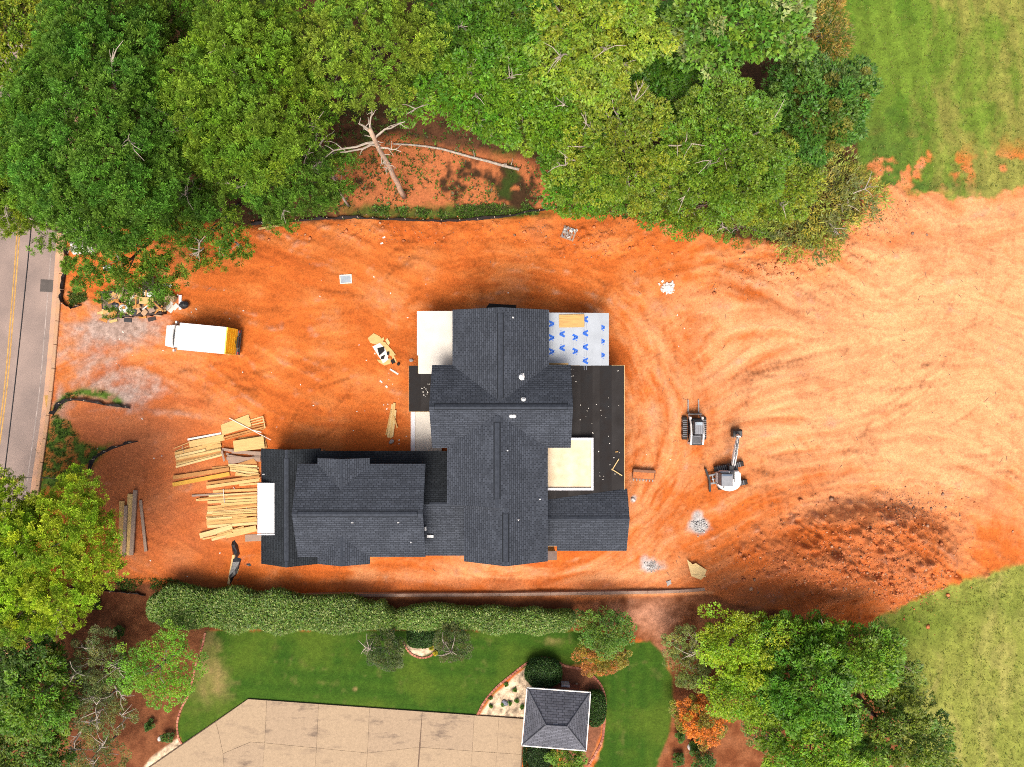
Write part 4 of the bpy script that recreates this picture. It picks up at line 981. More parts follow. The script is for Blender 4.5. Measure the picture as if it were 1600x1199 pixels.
tree('broadleaf_tree', 'glossy large-leaved tree at the top edge near the meadow', 1150, 42, 13, 100, 62, 3.2, 'broad', (0.075, 0.155, 0.030), 1.1, alt=(0.20, 0.25, 0.08), altp=0.12, group=W, ll=0.40, lw=0.24)
tree('broadleaf_tree', 'dark green tree in the shaded gap left of the glossy large-leaved tree', 1040, 75, 9, 62, 70, 2.4, 'broad', (0.040, 0.105, 0.014), 1.0, group=W)
tree('broadleaf_tree', 'olive tree with twisted grey limbs showing, lower middle of the wood', 968, 225, 11, 98, 92, 2.6, 'broad', (0.115, 0.165, 0.022), 0.85, dead=10, group=W, lump=0.5, ll=0.26, lw=0.13, bark=M_DEAD, nlimb=14, limb_out=0.95)
tree('broadleaf_tree', 'mid green tree between the olive tree and the dark glossy tree', 1125, 235, 11, 88, 105, 3.0, 'broad', (0.080, 0.150, 0.018), 1.0, dead=5, group=W, lump=0.35, ll=0.26, lw=0.13)
tree('broadleaf_tree', 'dark glossy tree at the right edge of the wood against the meadow', 1272, 172, 9, 76, 80, 2.8, 'broad', (0.048, 0.112, 0.024), 1.25, alt=(0.13, 0.14, 0.02), altp=0.18, group=W, ll=0.34, lw=0.16)
tree('broadleaf_tree', 'yellowish tree below the dark glossy tree, in front of the wispy brush', 1195, 285, 8, 72, 66, 2.4, 'broad', (0.105, 0.155, 0.020), 0.9, dead=3, group=W, lump=0.4, ll=0.26, lw=0.13)
tree('broadleaf_tree', 'low tree with a curved pale trunk at the clay edge', 1080, 318, 6, 82, 48, 1.9, 'broad', (0.085, 0.145, 0.018), 0.75, dead=5, group=W, lump=0.5, bark=M_DEAD, ll=0.26, lw=0.13)
tree('broadleaf_tree', 'low bright green tree at the right end of the silt fence', 925, 292, 6, 66, 46, 1.9, 'broad', (0.070, 0.150, 0.016), 1.0, group=W, ll=0.26, lw=0.14)
tree('broadleaf_tree', 'low dark green tree overhanging the right end of the fallen log', 884, 258, 6, 40, 38, 1.6, 'broad', (0.055, 0.130, 0.016), 1.0, group=W, zmin=0.0, ll=0.26, lw=0.14)
tree('brush', 'wispy olive brush at the clay edge by the torn meadow corner', 1278, 318, 2.2, 86, 74, 1.1, 'wispy', (0.165, 0.175, 0.048), 3.2, cat='bush', ll=0.36, lw=0.085, trunk_r=0.05, lump=0.35, alt=(0.13, 0.15, 0.04), altp=0.3, dead=3)
tree('brush', 'tan wispy brush along the meadow, right of the glossy tree', 1283, 55, 2.0, 40, 85, 1.0, 'wispy', (0.17, 0.13, 0.04), 2.8, cat='bush', ll=0.36, lw=0.08, trunk_r=0.05, alt=(0.15, 0.16, 0.035), altp=0.3)
tree('broadleaf_tree', 'dim green tree filling the gap behind the olive and drooping trees', 1010, 150, 8, 70, 55, 2.0, 'broad', (0.045, 0.105, 0.014), 0.9, group=W)
tree('brush', 'low green scrub with bare twigs along the clay edge under the pale curved trunk', 1160, 352, 2.0, 70, 26, 0.9, 'broad', (0.085, 0.135, 0.025), 0.7, cat='bush', ll=0.18, lw=0.09, dead=4, rc=0.4, lump=0.6, trunk_r=0.04)
# bottom left
tree('pine_tree', 'bright lime-yellow pine at the left edge below the road', 62, 868, 8, 118, 112, 2.8, 'pine', (0.165, 0.235, 0.022), 1.4, base=(100, 855), dead=2, lump=0.35)
tree('pine_tree', 'lime-yellow pine bough cluster at the left edge over the road end', 12, 812, 8, 62, 62, 2.2, 'pine', (0.15, 0.215, 0.022), 1.4, base=(60, 800))
tree('pine_tree', 'olive pine at the left edge below the lime-yellow pine', 12, 940, 8, 60, 62, 2.2, 'pine', (0.11, 0.165, 0.022), 1.0, base=(70, 930))
tree('broadleaf_tree', 'dark green tree at the left edge under the lime-yellow pine', 18, 1015, 6, 55, 55, 2.0, 'broad', (0.040, 0.080, 0.018), 0.9)
tree('shrub', 'grey bare-twigged shrub left of the small bright green tree', 150, 1035, 4.0, 48, 50, 1.5, 'broad', (0.075, 0.098, 0.050), 0.8, cat='shrub', dead=10, bark=M_DEAD, ll=0.16, lw=0.07, lump=0.5, nlimb=16, limb_out=1.05, rc=0.4)
tree('shrub', 'second grey twiggy shrub, just above the bottom edge on the left', 152, 1100, 3.5, 48, 42, 1.4, 'broad', (0.080, 0.10, 0.045), 0.8, cat='shrub', dead=9, bark=M_DEAD, ll=0.16, lw=0.07, lump=0.5, nlimb=16, limb_out=1.05, rc=0.4)
tree('broadleaf_tree', 'bushy green tree in the bottom left corner area', 55, 1085, 6, 62, 58, 2.2, 'broad', (0.075, 0.145, 0.018), 1.0, lump=0.4)
tree('broadleaf_tree', 'mid green tree cut by the bottom left corner', 30, 1175, 5, 70, 50, 2.0, 'broad', (0.06, 0.11, 0.02), 0.9)
tree('shrub', 'loose grey-green shrub at the bottom edge left of the white chips', 150, 1178, 3, 46, 34, 1.3, 'broad', (0.085, 0.105, 0.04), 0.6, cat='shrub', dead=5, ll=0.16, lw=0.07, rc=0.4)
tree('broadleaf_tree', 'small vivid green tree with starry boughs left of the lawn', 250, 1042, 4.0, 54, 54, 1.4, 'broad', (0.090, 0.205, 0.014), 1.3, ll=0.16, lw=0.08, lump=0.6, rc=0.5, nlimb=14)
# bottom right
G2 = 'trees in the lower right corner'
tree('broadleaf_tree', 'lime green tree nearest the lawn in the lower right cluster', 1158, 1015, 5.0, 58, 58, 2.2, 'broad', (0.150, 0.235, 0.016), 1.15, group=G2, ll=0.24, lw=0.13, lump=0.4)
tree('broadleaf_tree', 'lime green tree behind the orange azalea', 1170, 1085, 4.7, 52, 48, 2.0, 'broad', (0.125, 0.215, 0.016), 1.05, group=G2, ll=0.24, lw=0.13, lump=0.4)
tree('broadleaf_tree', 'green tree at the top of the lower right cluster, touching the dirt', 1245, 995, 5.0, 48, 34, 1.9, 'broad', (0.080, 0.175, 0.016), 1.0, group=G2, ll=0.26, lw=0.14)
tree('broadleaf_tree', 'green tree at the upper right of the lower right cluster beside the mown field', 1330, 1020, 5.8, 72, 48, 2.4, 'broad', (0.090, 0.175, 0.018), 1.0, group=G2, dead=3, lump=0.4)
tree('broadleaf_tree', 'deep green tree in the middle of the lower right cluster', 1262, 1075, 6.5, 72, 66, 2.6, 'broad', (0.062, 0.150, 0.016), 1.1, group=G2, lump=0.35)
tree('broadleaf_tree', 'bright green tree at the bottom edge of the lower right cluster', 1275, 1160, 6.5, 82, 55, 2.6, 'broad', (0.100, 0.190, 0.018), 1.05, group=G2, lump=0.35)
tree('broadleaf_tree', 'tree whose dark leaning trunk shows between thin boughs, lower right', 1405, 1150, 6.5, 72, 58, 2.2, 'broad', (0.075, 0.125, 0.020), 0.75, group=G2, lump=0.55, bark=mat('dark_bark', (0.13, 0.09, 0.08), 0.95, var=0.3, scale=5, bump=0.6), trunk_r=0.26, nlimb=12, hide=False)
tree('broadleaf_tree', 'thin brownish-green tree against the mown field, lower right', 1395, 1065, 5.0, 34, 44, 1.8, 'broad', (0.10, 0.145, 0.030), 0.65, group=G2, dead=2, lump=0.5)
tree('shrub', 'pale grey-green shrub right of the orange azalea', 1192, 1140, 3, 28, 32, 1.2, 'broad', (0.13, 0.16, 0.065), 0.7, cat='shrub', dead=3, ll=0.15, lw=0.07, rc=0.35)
tree('shrub', 'greyish shrub right of the small lawn, the upper of two', 1066, 1003, 2.2, 27, 25, 1.1, 'broad', (0.135, 0.165, 0.070), 0.85, cat='shrub', dead=2, ll=0.15, lw=0.07, rc=0.32)
tree('shrub', 'olive shrub right of the small lawn, the lower of two', 1079, 1046, 2.2, 31, 30, 1.2, 'broad', (0.095, 0.115, 0.040), 1.05, cat='shrub', ll=0.14, lw=0.07, rc=0.32)
tree('azalea_shrub', 'orange-leaved azalea in the straw bed right of the small lawn', 1098, 1118, 2.0, 44, 38, 1.2, 'broad', (0.13, 0.12, 0.022), 1.0, cat='shrub', alt=(0.50, 0.155, 0.018), altp=0.45, ll=0.18, lw=0.10, rc=0.38)
tree('shrub', 'round green shrub between hedge end and small lawn', 945, 985, 2.6, 40, 32, 1.4, 'broad', (0.060, 0.120, 0.022), 1.1, cat='shrub', ll=0.18, lw=0.10, rc=0.45, lump=0.3)
tree('shrub', 'low rust-and-olive shrub below the round green shrub', 938, 1028, 1.5, 40, 24, 0.9, 'broad', (0.165, 0.135, 0.028), 1.15, cat='shrub', alt=(0.27, 0.11, 0.02), altp=0.3, ll=0.16, lw=0.08, rc=0.35)
tree('shrub', 'dark open shrub on the lawn left of the clipped ball under the hedge', 603, 1015, 2.2, 26, 32, 1.2, 'broad', (0.040, 0.062, 0.022), 1.3, cat='shrub', ll=0.14, lw=0.07, rc=0.34, dead=2, alt=(0.11, 0.14, 0.05), altp=0.15)
tree('shrub', 'grey-green open shrub right of the clipped ball under the hedge', 707, 1004, 2.2, 24, 28, 1.1, 'broad', (0.050, 0.068, 0.028), 1.2, cat='shrub', ll=0.14, lw=0.07, rc=0.34, dead=2)
tree('shrub', 'bright leafy shrub at the bottom edge below the pavilion', 888, 1188, 2.2, 26, 18, 1.1, 'broad', (0.095, 0.165, 0.022), 1.0, cat='shrub', ll=0.18, lw=0.10, rc=0.36)
tree('shrub', 'small dark green shrub at the bottom edge in the right straw bed', 1098, 1192, 1.2, 18, 14, 0.8, 'broad', (0.045, 0.095, 0.018), 1.0, cat='shrub', ll=0.15, lw=0.08, rc=0.3)
for (a, b, s_, lb) in [(147, 943, 8, 'small dark shrub in the straw just below the lime-yellow pine'), (234, 1134, 5.5, 'tiny shrub in the straw, the upper one near the white stone'), (262, 1152, 6.5, 'tiny shrub right of the white stone in the straw'), (186, 988, 7, 'small dark tuft left of the vivid green tree'), (1085, 1165, 8, 'low green plant beside the pale stone under the azalea'), (1062, 1150, 7, 'low green plant left of the pale stone under the azalea'), (1060, 1185, 9, 'low green plant at the bottom edge below the azalea')]:
    tree('small_shrub', lb, a, b, 0.35, s_, s_, 0.35, 'broad', (0.040, 0.085, 0.016), 2.0, cat='shrub', ll=0.12, lw=0.06, rc=0.16, trunk_r=0.02, nlimb=3)

def clipped(name, label, px, py, h, rx, ry, colr=(0.040, 0.098, 0.02), square=2.6, n=7000, cat='shrub'):
    """shorn shrub: a tight skin of small leaves over a rounded block"""
    SEED[0] += 1; rng = np.random.default_rng(SEED[0]); X, Y, _ = at(px, py, h * 0.55); k = (CAM_H - h * 0.55) / FPX
    root = empty(name, (X, Y, gz(X, Y) - 0.03), 0, label, cat)
    d = rdir(rng, n, -0.7); s_ = (np.abs(d) ** square).sum(-1, keepdims=True) ** (-1 / square)
    az = np.arctan2(d[:, 1], d[:, 0])[:, None]
    bump_ = 1 + 0.035 * np.sin(az * 4 + d[:, 2:3] * 5 + px) + rng.normal(0, 0.02, (n, 1))
    P = d * s_ * np.array([rx * k, ry * k, h * 0.5]) * bump_ + np.array([0, 0, h * 0.5])
    D = unit(d * 0.6 + rng.normal(0, 0.7, (n, 3))); Nn = unit(d + rng.normal(0, 0.5, (n, 3)))
    v, f = leaf_quads(P, D, Nn, rng.uniform(0.08, 0.15, n), rng.uniform(0.05, 0.085, n))
    cc = palette(rng, colr, n, 0.2, 0.35, (colr[0] * 2, colr[1] * 1.6, colr[2] * 1.5), 0.12)
    link_mesh('foliage', fast_mesh('foliage', v, f, M_LEAF, np.repeat(cc, 4, 0)), root)
    mb = MB(); mb.ellipsoid((0, 0, h * 0.5), (rx * k * 0.9, ry * k * 0.9, h * 0.46), 14, 8).build('inner_twigs', mat('dark_twigs', (0.022, 0.034, 0.012), 0.95, var=0.3), root, smooth=True)
    MB().cyl((0, 0, 0), (0, 0, h * 0.3), 0.07, n=6).build('stem', M_BARK, root)
clipped('clipped_shrub', 'clipped dark ball shrub in the chip-edged bed under the hedge', 657, 994, 1.5, 20.5, 17.5)
clipped('clipped_shrub', 'large clipped oval shrub touching the pavilion roof on the north', 849, 1052, 1.7, 27, 21, n=10000)
clipped('clipped_shrub', 'clipped shrub between the pavilion and the curved brick edging', 930, 1107, 1.5, 16, 26, (0.038, 0.095, 0.016))
clipped('clipped_shrub', 'dark clipped block of hedge south-west of the pavilion at the bottom edge', 843, 1184, 1.1, 24, 22, (0.028, 0.070, 0.014), square=5, n=9000)

def hedge(label, top, bot, h, seed, dens=900):
    """long hedge between a north and a south outline given in photo pixels at its top"""
    rng = np.random.default_rng(seed); n0 = len(top)
    T = np.array([at(*p, h)[:2] for p in top]); B = np.array([at(*p, h)[:2] for p in bot])
    T, B = T * 0.93 + B * 0.07, B * 0.94 + T * 0.06; L = np.linalg.norm(T[-1] - T[0]); Wd = np.linalg.norm(T[n0 // 2] - B[n0 // 2]); n = int(L * (Wd + h * 0.9) * dens)
    o3 = np.array([(T.mean(0)[0] + B.mean(0)[0]) / 2, (T.mean(0)[1] + B.mean(0)[1]) / 2, 0])
    root = empty('hedge', tuple(o3), 0, label, 'hedge')
    t = rng.uniform(0, 1, n); xi = t * (n0 - 1); i = np.minimum(xi.astype(int), n0 - 2); fr = (xi - i)[:, None]
    a = T[i] * (1 - fr) + T[i + 1] * fr; b = B[i] * (1 - fr) + B[i + 1] * fr
    u = rng.uniform(-1, 1, n); phi = u * 2.05                              # around the rounded section
    sx = np.sign(np.sin(phi)) * np.abs(np.sin(phi)) ** 0.92; sz = np.where(np.cos(phi) > 0, np.abs(np.cos(phi)) ** 0.55, -np.abs(np.cos(phi)) * 1.2)
    lum = 1 + 0.16 * np.sin(t * L * 1.9 + 1.3 * np.sin(t * L * 0.7)) * np.abs(sx) + rng.normal(0, 0.05, n)
    mid, half = (a + b) / 2, (a - b) / 2
    endr = np.clip(np.minimum(t, 1 - t) * L / (h * 0.5), 0.0, 1) ** 0.4
    P2 = mid + half * (sx * lum * (0.35 + 0.65 * endr))[:, None]
    z = h * (0.62 + 0.36 * sz * endr) + 0.22 * np.sin(t * L * 2.3 + 2) * 0.5 + rng.normal(0, 0.09, n)
    P = np.stack([P2[:, 0], P2[:, 1], np.maximum(z, 0.1)], -1) - o3
    out = unit(np.stack([half[:, 0] * sx, half[:, 1] * sx, np.maximum(sz, 0.1) * 1.4], -1))
    D = unit(out * np.array([0.5, 0.5, 0.15]) + rng.normal(0, 0.7, (n, 3)) * np.array([1, 1, 0.4])); Nn = unit(np.array([0, 0, 1.0]) + rng.normal(0, 0.5, (n, 3)))
    v, f = leaf_tris(P, D, Nn, rng.uniform(0.13, 0.26, n), rng.uniform(0.06, 0.12, n))
    cc = palette(rng, (0.095, 0.175, 0.024), n, 0.2, 0.5, (0.27, 0.32, 0.10), 0.15) * (0.8 + 0.5 * fbm(t * L * 0.9, u * 1.5 + 9, 91, 3))[:, None]
    link_mesh('foliage', fast_mesh('foliage', v, f, M_LEAF, np.repeat(cc, 3, 0)), root)
    mb = MB(); poly = [tuple(p) for p in np.concatenate([(T * 0.84 + B * 0.16), (B * 0.84 + T * 0.16)[::-1]])]
    mb.prism(poly, 0.25, h * 0.66).build('inner_twigs', mat('hedge_twigs', (0.025, 0.034, 0.012), 0.95, var=0.3), root, off=tuple(o3))
    k = int(L / 1.3)
    for q in range(k):
        tt = (q + 0.5) / k * (n0 - 1); ii = min(int(tt), n0 - 2); fq = tt - ii; c_ = (T[ii] * (1 - fq) + T[ii + 1] * fq + B[ii] * (1 - fq) + B[ii + 1] * fq) / 2
        MB().cyl((c_[0], c_[1], -0.1), (c_[0], c_[1], 0.4), 0.06, n=6).build('stem', M_BARK, root, off=tuple(o3))
hedge('long leafy green hedge along the lawn, the wider western run', [(226, 938), (255, 921), (330, 922), (430, 928), (520, 936), (590, 944), (617, 962)], [(226, 972), (255, 983), (330, 989), (430, 993), (520, 993), (590, 988), (617, 984)], 2.5, 501)
hedge('narrower eastern run of hedge above the clipped ball shrub', [(612, 962), (640, 951), (700, 951), (760, 953), (830, 956), (880, 958), (898, 962)], [(612, 985), (640, 987), (700, 985), (760, 992), (830, 994), (880, 992), (898, 976)], 2.2, 502)

# undergrowth nobody could count
def scatter(name, polys, n, hgt, wid, colr, alt, seed, nb=5, thr=0.5):
    rng = np.random.default_rng(seed); Q = []
    for poly, w in polys:
        P = np.array(poly, float); lo, hi = P.min(0), P.max(0); m = int(n * w)
        x = rng.uniform(lo[0], hi[0], m * 4); y = rng.uniform(lo[1], hi[1], m * 4)
        clus = fbm(x * 0.03, y * 0.03, seed, 3)
        ok = (poly_sd(x, y, poly) < 0) & (clus + rng.normal(0, 0.07, len(x)) > thr); Q.append(np.stack([x[ok], y[ok]], -1)[:m])
    Q = np.concatenate(Q); m = len(Q)
    B = np.array([gp(a, b) for a, b in Q]); n = m * nb; i = np.repeat(np.arange(m), nb)
    D = unit(rdir(rng, n, 0.1) + np.array([0, 0, 0.35])); Nn = unit(np.array([0, 0, 1.0]) + rng.normal(0, 0.5, (n, 3)))
    s_ = rng.uniform(0.5, 1.3, m)[i]
    v, f = leaf_quads(B[i] + rng.normal(0, 0.06, (n, 3)) * np.array([1, 1, 0.3]), D, Nn, hgt * s_ * rng.uniform(0.6, 1.3, n), wid * s_)
    cc = palette(rng, colr, m, 0.2, 0.3, alt, 0.3)[i] * rng.uniform(0.75, 1.25, (n, 1))
    o = link_mesh(name, fast_mesh(name, v, f, M_LEAF, np.repeat(cc, 4, 0))); tag(o, kind='stuff'); return o
tag(scatter('undergrowth', [([(520, 320), (640, 335), (870, 318), (880, 300), (840, 270), (640, 200), (600, 130), (480, 140), (470, 250)], 0.25), ([(500, 320), (640, 326), (760, 322), (820, 318), (840, 334), (700, 342), (520, 341)], 0.55), ([(300, 340), (500, 340), (520, 325), (300, 320)], 0.1), ([(860, 300), (1340, 300), (1250, 380), (1130, 372), (1000, 345), (880, 335)], 0.35), ([(640, 100), (1280, 80), (1330, 260), (900, 300), (700, 230)], 0.35)], 4200, 0.24, 0.10, (0.085, 0.17, 0.025), (0.10, 0.10, 0.04), 61), 'low green weeds and seedlings on the woodland floor and bank', 'weeds')
tag(scatter('verge_weeds', [([(84, 645), (110, 660), (125, 690), (165, 705), (175, 692), (150, 720), (148, 752), (60, 770), (55, 700)], 0.5), ([(84, 640), (100, 618), (130, 606), (165, 612), (160, 622), (125, 620), (95, 640)], 0.5), ([(108, 438), (132, 442), (136, 470), (108, 480)], 0.2), ([(95, 905), (270, 905), (360, 930), (230, 925), (100, 918)], 0.5)], 1500, 0.15, 0.06, (0.060, 0.125, 0.018), (0.11, 0.15, 0.03), 62), 'coarse grass and weeds along the road verge and bed edges', 'weeds')
tag(scatter('meadow_tufts', [([(1262, 0), (1600, 0), (1600, 290), (1440, 300), (1350, 292), (1330, 170)], 0.55), ([(1600, 885), (1500, 915), (1380, 965), (1390, 1060), (1430, 1199), (1600, 1199)], 0.45)], 6000, 0.13, 0.04, (0.14, 0.20, 0.03), (0.22, 0.225, 0.05), 63, nb=4, thr=0.3), 'uneven grass tufts of the rough meadow and field', 'grass')
# ------------------------------------------------------------------ hard landscape of the neighbouring garden
M_CONC = concrete_mat('drive_concrete', (0.40, 0.295, 0.19), (0.20, 0.145, 0.105), 0.5)
M_CONC2 = concrete_mat('drive_concrete_dark', (0.38, 0.28, 0.185), (0.13, 0.095, 0.075), 0.85)
M_JOINT = mat('drive_base', (0.17, 0.115, 0.08), 0.95, var=0.2)
DZ = 0.06
drive = MB().prism([at(*p)[:2] for p in ((388, 1092), (818, 1123), (812, 1290), (100, 1290))], -0.25, DZ - 0.05).build('driveway', M_JOINT); tag(drive, kind='structure')
def topy(x): return 1092.0 + (x - 388) * 0.0721
cols = [417, 498, 577.5, 660, 741, 779.5, 818]
def jy(x): return 1160.5 + (x - 414) * 0.098 if x < 655 else 1167.5 + (x - 657) * 0.07
def slab(pts, k):
    P = [np.array(at(*p)[:2]) for p in pts]; c = sum(P) / len(P)
    P = [p + (c - p) / np.linalg.norm(c - p) * 0.014 for p in P]
    MB().prism([tuple(p) for p in P], -0.02, DZ + (0.004 if k % 3 == 1 else 0)).build('slab', M_CONC2 if k in (0, 4, 6, 13) else M_CONC, drive)
k = 0
for a, b in zip(cols[:-1], cols[1:]):
    a2, b2, a3, b3 = a - 3, b - 3, a - 7, b - 7
    if b == 660: b2, b3 = 655, 652
    slab([(a, topy(a)), (b, topy(b)), (b2, jy(b2)), (a2, jy(a2) if a != 660 else jy(657))], k); k += 1
    slab([(a2, jy(a2) if a != 660 else jy(657)), (b2, jy(b2)), (b3 - 6, 1285), (a3 - 6, 1285)], k); k += 1
slab([(388, 1092), (417, topy(417)), (414, 1160.5), (392, 1159), (349, 1177), (341, 1140), (337, 1128)], 12)
slab([(349, 1177), (392, 1159), (414, 1160.5), (404, 1285), (356, 1285)], 13)
slab([(337, 1128), (341, 1140), (349, 1177), (356, 1285), (110, 1285)], 14)

M_BRK = [mat('edging_brick_a', (0.42, 0.15, 0.09), 0.9, var=0.25, scale=6), mat('edging_brick_b', (0.50, 0.21, 0.13), 0.9, var=0.25, scale=6), mat('edging_brick_c', (0.34, 0.11, 0.07), 0.9, var=0.25, scale=6)]
def edging(name, label, pts, L=0.30, wdt=0.17, h=0.12, every=1):
    P = [at(*p)[:2] for p in smooth_pts(pts, 8)]; root = empty(name, (P[0][0], P[0][1], 0), 0, label, 'edging')
    S = [0]
    for a, b in zip(P[:-1], P[1:]): S.append(S[-1] + math.hypot(b[0] - a[0], b[1] - a[1]))
    mes = [MB().bbox((0, 0, h / 2), (L * 0.92, wdt, h), 0.015).mesh('brick', m) for m in M_BRK]
    s = L / 2
    while s < S[-1]:
        k = min(len(P) - 2, max(0, int(np.searchsorted(S, s)) - 1)); t = (s - S[k]) / (S[k + 1] - S[k])
        x, y = P[k][0] + (P[k + 1][0] - P[k][0]) * t, P[k][1] + (P[k + 1][1] - P[k][1]) * t
        b = link_mesh('brick', rnd.choice(mes), root, (x - P[0][0], y - P[0][1], gz(x, y) - 0.045 + rnd.uniform(-0.008, 0.008)), (rnd.uniform(-.03, .03), rnd.uniform(-.03, .03), math.atan2(P[k + 1][1] - P[k][1], P[k + 1][0] - P[k][0]) + rnd.uniform(-.04, .04)))
        s += L
edging('brick_edging', 'curved brick edging between lawn and straw bed on the left', [(321, 988), (316, 1010), (307, 1035), (302, 1058), (295, 1085), (283, 1108), (277, 1130), (279, 1152), (288, 1170)])
edging('brick_edging', 'brick edging looping round the pavilion bed from the drive corner', [(745, 1120), (756, 1098), (775, 1075), (800, 1054), (824, 1036), (848, 1028), (868, 1033), (884, 1041), (908, 1045), (925, 1055), (940, 1073), (946, 1098), (944, 1128), (941, 1155), (930, 1178), (918, 1199)], L=0.26, wdt=0.2)
edging('brick_edging', 'small brick arc round the white chips below the clipped ball', [(631, 1003), (637, 1016), (648, 1025), (661, 1028), (674, 1024), (682, 1014)], L=0.24)
M_STONE = mat('pale_stone', (0.62, 0.58, 0.54), 0.9, var=0.2, scale=5, bump=0.4)
M_SLATE = mat('slate_stone', (0.20, 0.21, 0.25), 0.85, var=0.25, scale=5, bump=0.4)
def boulder(name, px, py, r, m, label, cat='stone', squash=0.55, group=None):
    SEED[0] += 1; rng = np.random.default_rng(SEED[0]); mb = MB().ellipsoid((0, 0, 0), (r, r * rng.uniform(0.65, 0.95), r * squash), 10, 6)
    vs = np.array(mb.v); vs *= 1 + 0.16 * np.sin(vs @ rng.normal(0, 5 / r * 0.35, (3, 1)) + px) + rng.normal(0, 0.03, (len(vs), 1)); mb.v = [tuple(v) for v in vs]
    g = gp(px, py); o = mb.build(name, m, loc=(g[0], g[1], g[2] + r * squash * 0.45), rz=rng.uniform(0, 3)); return tag(o, label, cat, group)
boulder('stone', 249.5, 1154, 0.24, M_STONE, 'white stone in the straw between two tiny shrubs on the left')
boulder('stone', 1077, 1168, 0.26, M_STONE, 'pale stone in the straw bed below the orange azalea')
boulder('stone', 789, 1098, 0.28, M_SLATE, 'dark slate stone among the white chips west of the pavilion')
boulder('stone', 901, 1071, 0.22, mat('tan_stone', (0.40, 0.27, 0.18), 0.9, var=0.2), 'tan stone in the mulch right of the white box')
for (a, b, s_, lb) in [(786, 1101, 5, 'leafy plant beside the dark slate stone in the chips'), (805, 1078, 4.5, 'small plant near the top of the white chip bed'), (797, 1099, 4, 'small plant right of the slate stone in the chips'), (808, 1095, 4.5, 'small plant between slate stone and pavilion roof'), (767, 1104, 3.5, 'small plant near the left tip of the white chip bed'), (766, 1091, 3.5, 'small plant by the brick edging in the white chip bed'), (791, 1070, 4, 'small plant at the upper brick edge of the chip bed'), (816, 1105, 4, 'small plant at the pavilion corner in the chips')]:
    tree('small_plant', lb, a, b, 0.12, s_ * 0.6, s_ * 0.6, 0.10, 'broad', (0.055, 0.115, 0.025), 1.5, cat='plant', ll=0.09, lw=0.05, rc=0.06, trunk_r=0.012, nlimb=2)
for (a, b, lb) in [(680, 1021, 'yellow flowering plant at the right end of the small brick arc'), (674, 1012, 'yellow flowering plant beside the clipped ball, above the brick arc end')]:
    tree('flowering_plant', lb, a, b, 0.15, 2.2, 2.2, 0.12, 'broad', (0.22, 0.20, 0.015), 1.5, cat='plant', ll=0.12, lw=0.08, rc=0.1, trunk_r=0.012, nlimb=2)
# white garden box (unit) north of the pavilion
M_UNITW = mat('white_enamel', (0.72, 0.70, 0.72), 0.5, var=0.05)
g = gp(882.5, 1068.5); ub = empty('garden_unit', g, R(-3), 'small white metal unit standing in the mulch north of the pavilion', 'utility box')
MB().bbox((0, 0, 0.42), (0.72, 0.42, 0.84), 0.03).build('casing', M_UNITW, ub); MB().box((-0.05, 0.05, 0.845), (0.4, 0.14, 0.012)).build('grille', M_SLATE, ub)
MB().tube([(0.15, -0.2, 0.1), (0.2, -0.5, 0.06), (0.2, -0.8, 0.1)], [0.02, 0.02, 0.02], n=6).build('pipe', M_FELT, ub)

# ------------------------------------------------------------------ retaining wall, silt fences, poles
M_RW = mat('footing_concrete', (0.30, 0.20, 0.15), 0.92, var=0.25, scale=1.2, bump=0.3, tint=(0.28, 0.15, 0.10))
rwp = [(425, 931), (520, 928.5), (620, 928), (740, 927.5), (860, 926), (980, 924), (1060, 922), (1118, 917)]
P = [at(*p)[:2] for p in smooth_pts(rwp, 3)]; rw = empty('retaining_wall', (P[0][0], P[0][1], 0), 0, 'long low concrete retaining wall between the house and the hedge', 'wall')
for a, b in zip(P[:-1], P[1:]):
    L = math.hypot(b[0] - a[0], b[1] - a[1]); an = math.atan2(b[1] - a[1], b[0] - a[0])
    MB().bbox(((a[0] + b[0]) / 2 - P[0][0], (a[1] + b[1]) / 2 - P[0][1], 0.12), (L - 0.01, 0.27, 0.62), 0.02, rz=an).build('wall_section', M_RW, rw)
M_FABRIC = mat('silt_fabric', (0.016, 0.015, 0.016), 0.7, var=0.3, scale=3, bump=0.3, bscale=6)
M_STAKE = mat('pale_stake', (0.62, 0.52, 0.38), 0.85, var=0.15)
def silt(label, pts, h=0.6, lean=0.10, step=1.1):
    P = [at(*p)[:2] for p in smooth_pts(pts, 5)]; o3 = gp(*pts[0]); root = empty('silt_fence', o3, 0, label, 'fence')
    vs = []; n = len(P); rr = random.Random(len(label))
    for i, p in enumerate(P):
        a, b = P[max(0, i - 1)], P[min(n - 1, i + 1)]; d = math.atan2(b[1] - a[1], b[0] - a[0]); nx_, ny_ = -math.sin(d), math.cos(d)
        z = gz(*p); l2 = lean + rr.uniform(-.12, .12); hh = h * rr.uniform(0.75, 1.05)
        for s_, zz in ((-0.09, -0.06), (l2 * 0.4, hh * 0.5), (l2, hh), (l2 + 0.012, hh), (l2 * 0.4 + 0.012, hh * 0.5), (-0.078, -0.06)):
            vs.append((p[0] + nx_ * s_ - o3[0], p[1] + ny_ * s_ - o3[1], z + zz - o3[2]))
    fs = [(i * 6 + j, (i + 1) * 6 + j, (i + 1) * 6 + (j + 1) % 6, i * 6 + (j + 1) % 6) for i in range(n - 1) for j in range(6)] + [(5, 4, 3, 2, 1, 0), tuple(range((n - 1) * 6, n * 6))]
    MB().add(vs, fs).build('fabric', M_FABRIC, root)
    acc = 0
    for i in range(n - 1):
        acc += math.hypot(P[i + 1][0] - P[i][0], P[i + 1][1] - P[i][1])
        if acc > step:
            acc = 0; a = P[i]; z = gz(*a)
            MB().box((a[0] - o3[0] + lean * 0.5, a[1] - o3[1] + lean * 0.6, z - o3[2] + h * 0.45), (0.05, 0.05, h * 1.3)).build('stake', M_STAKE, root)
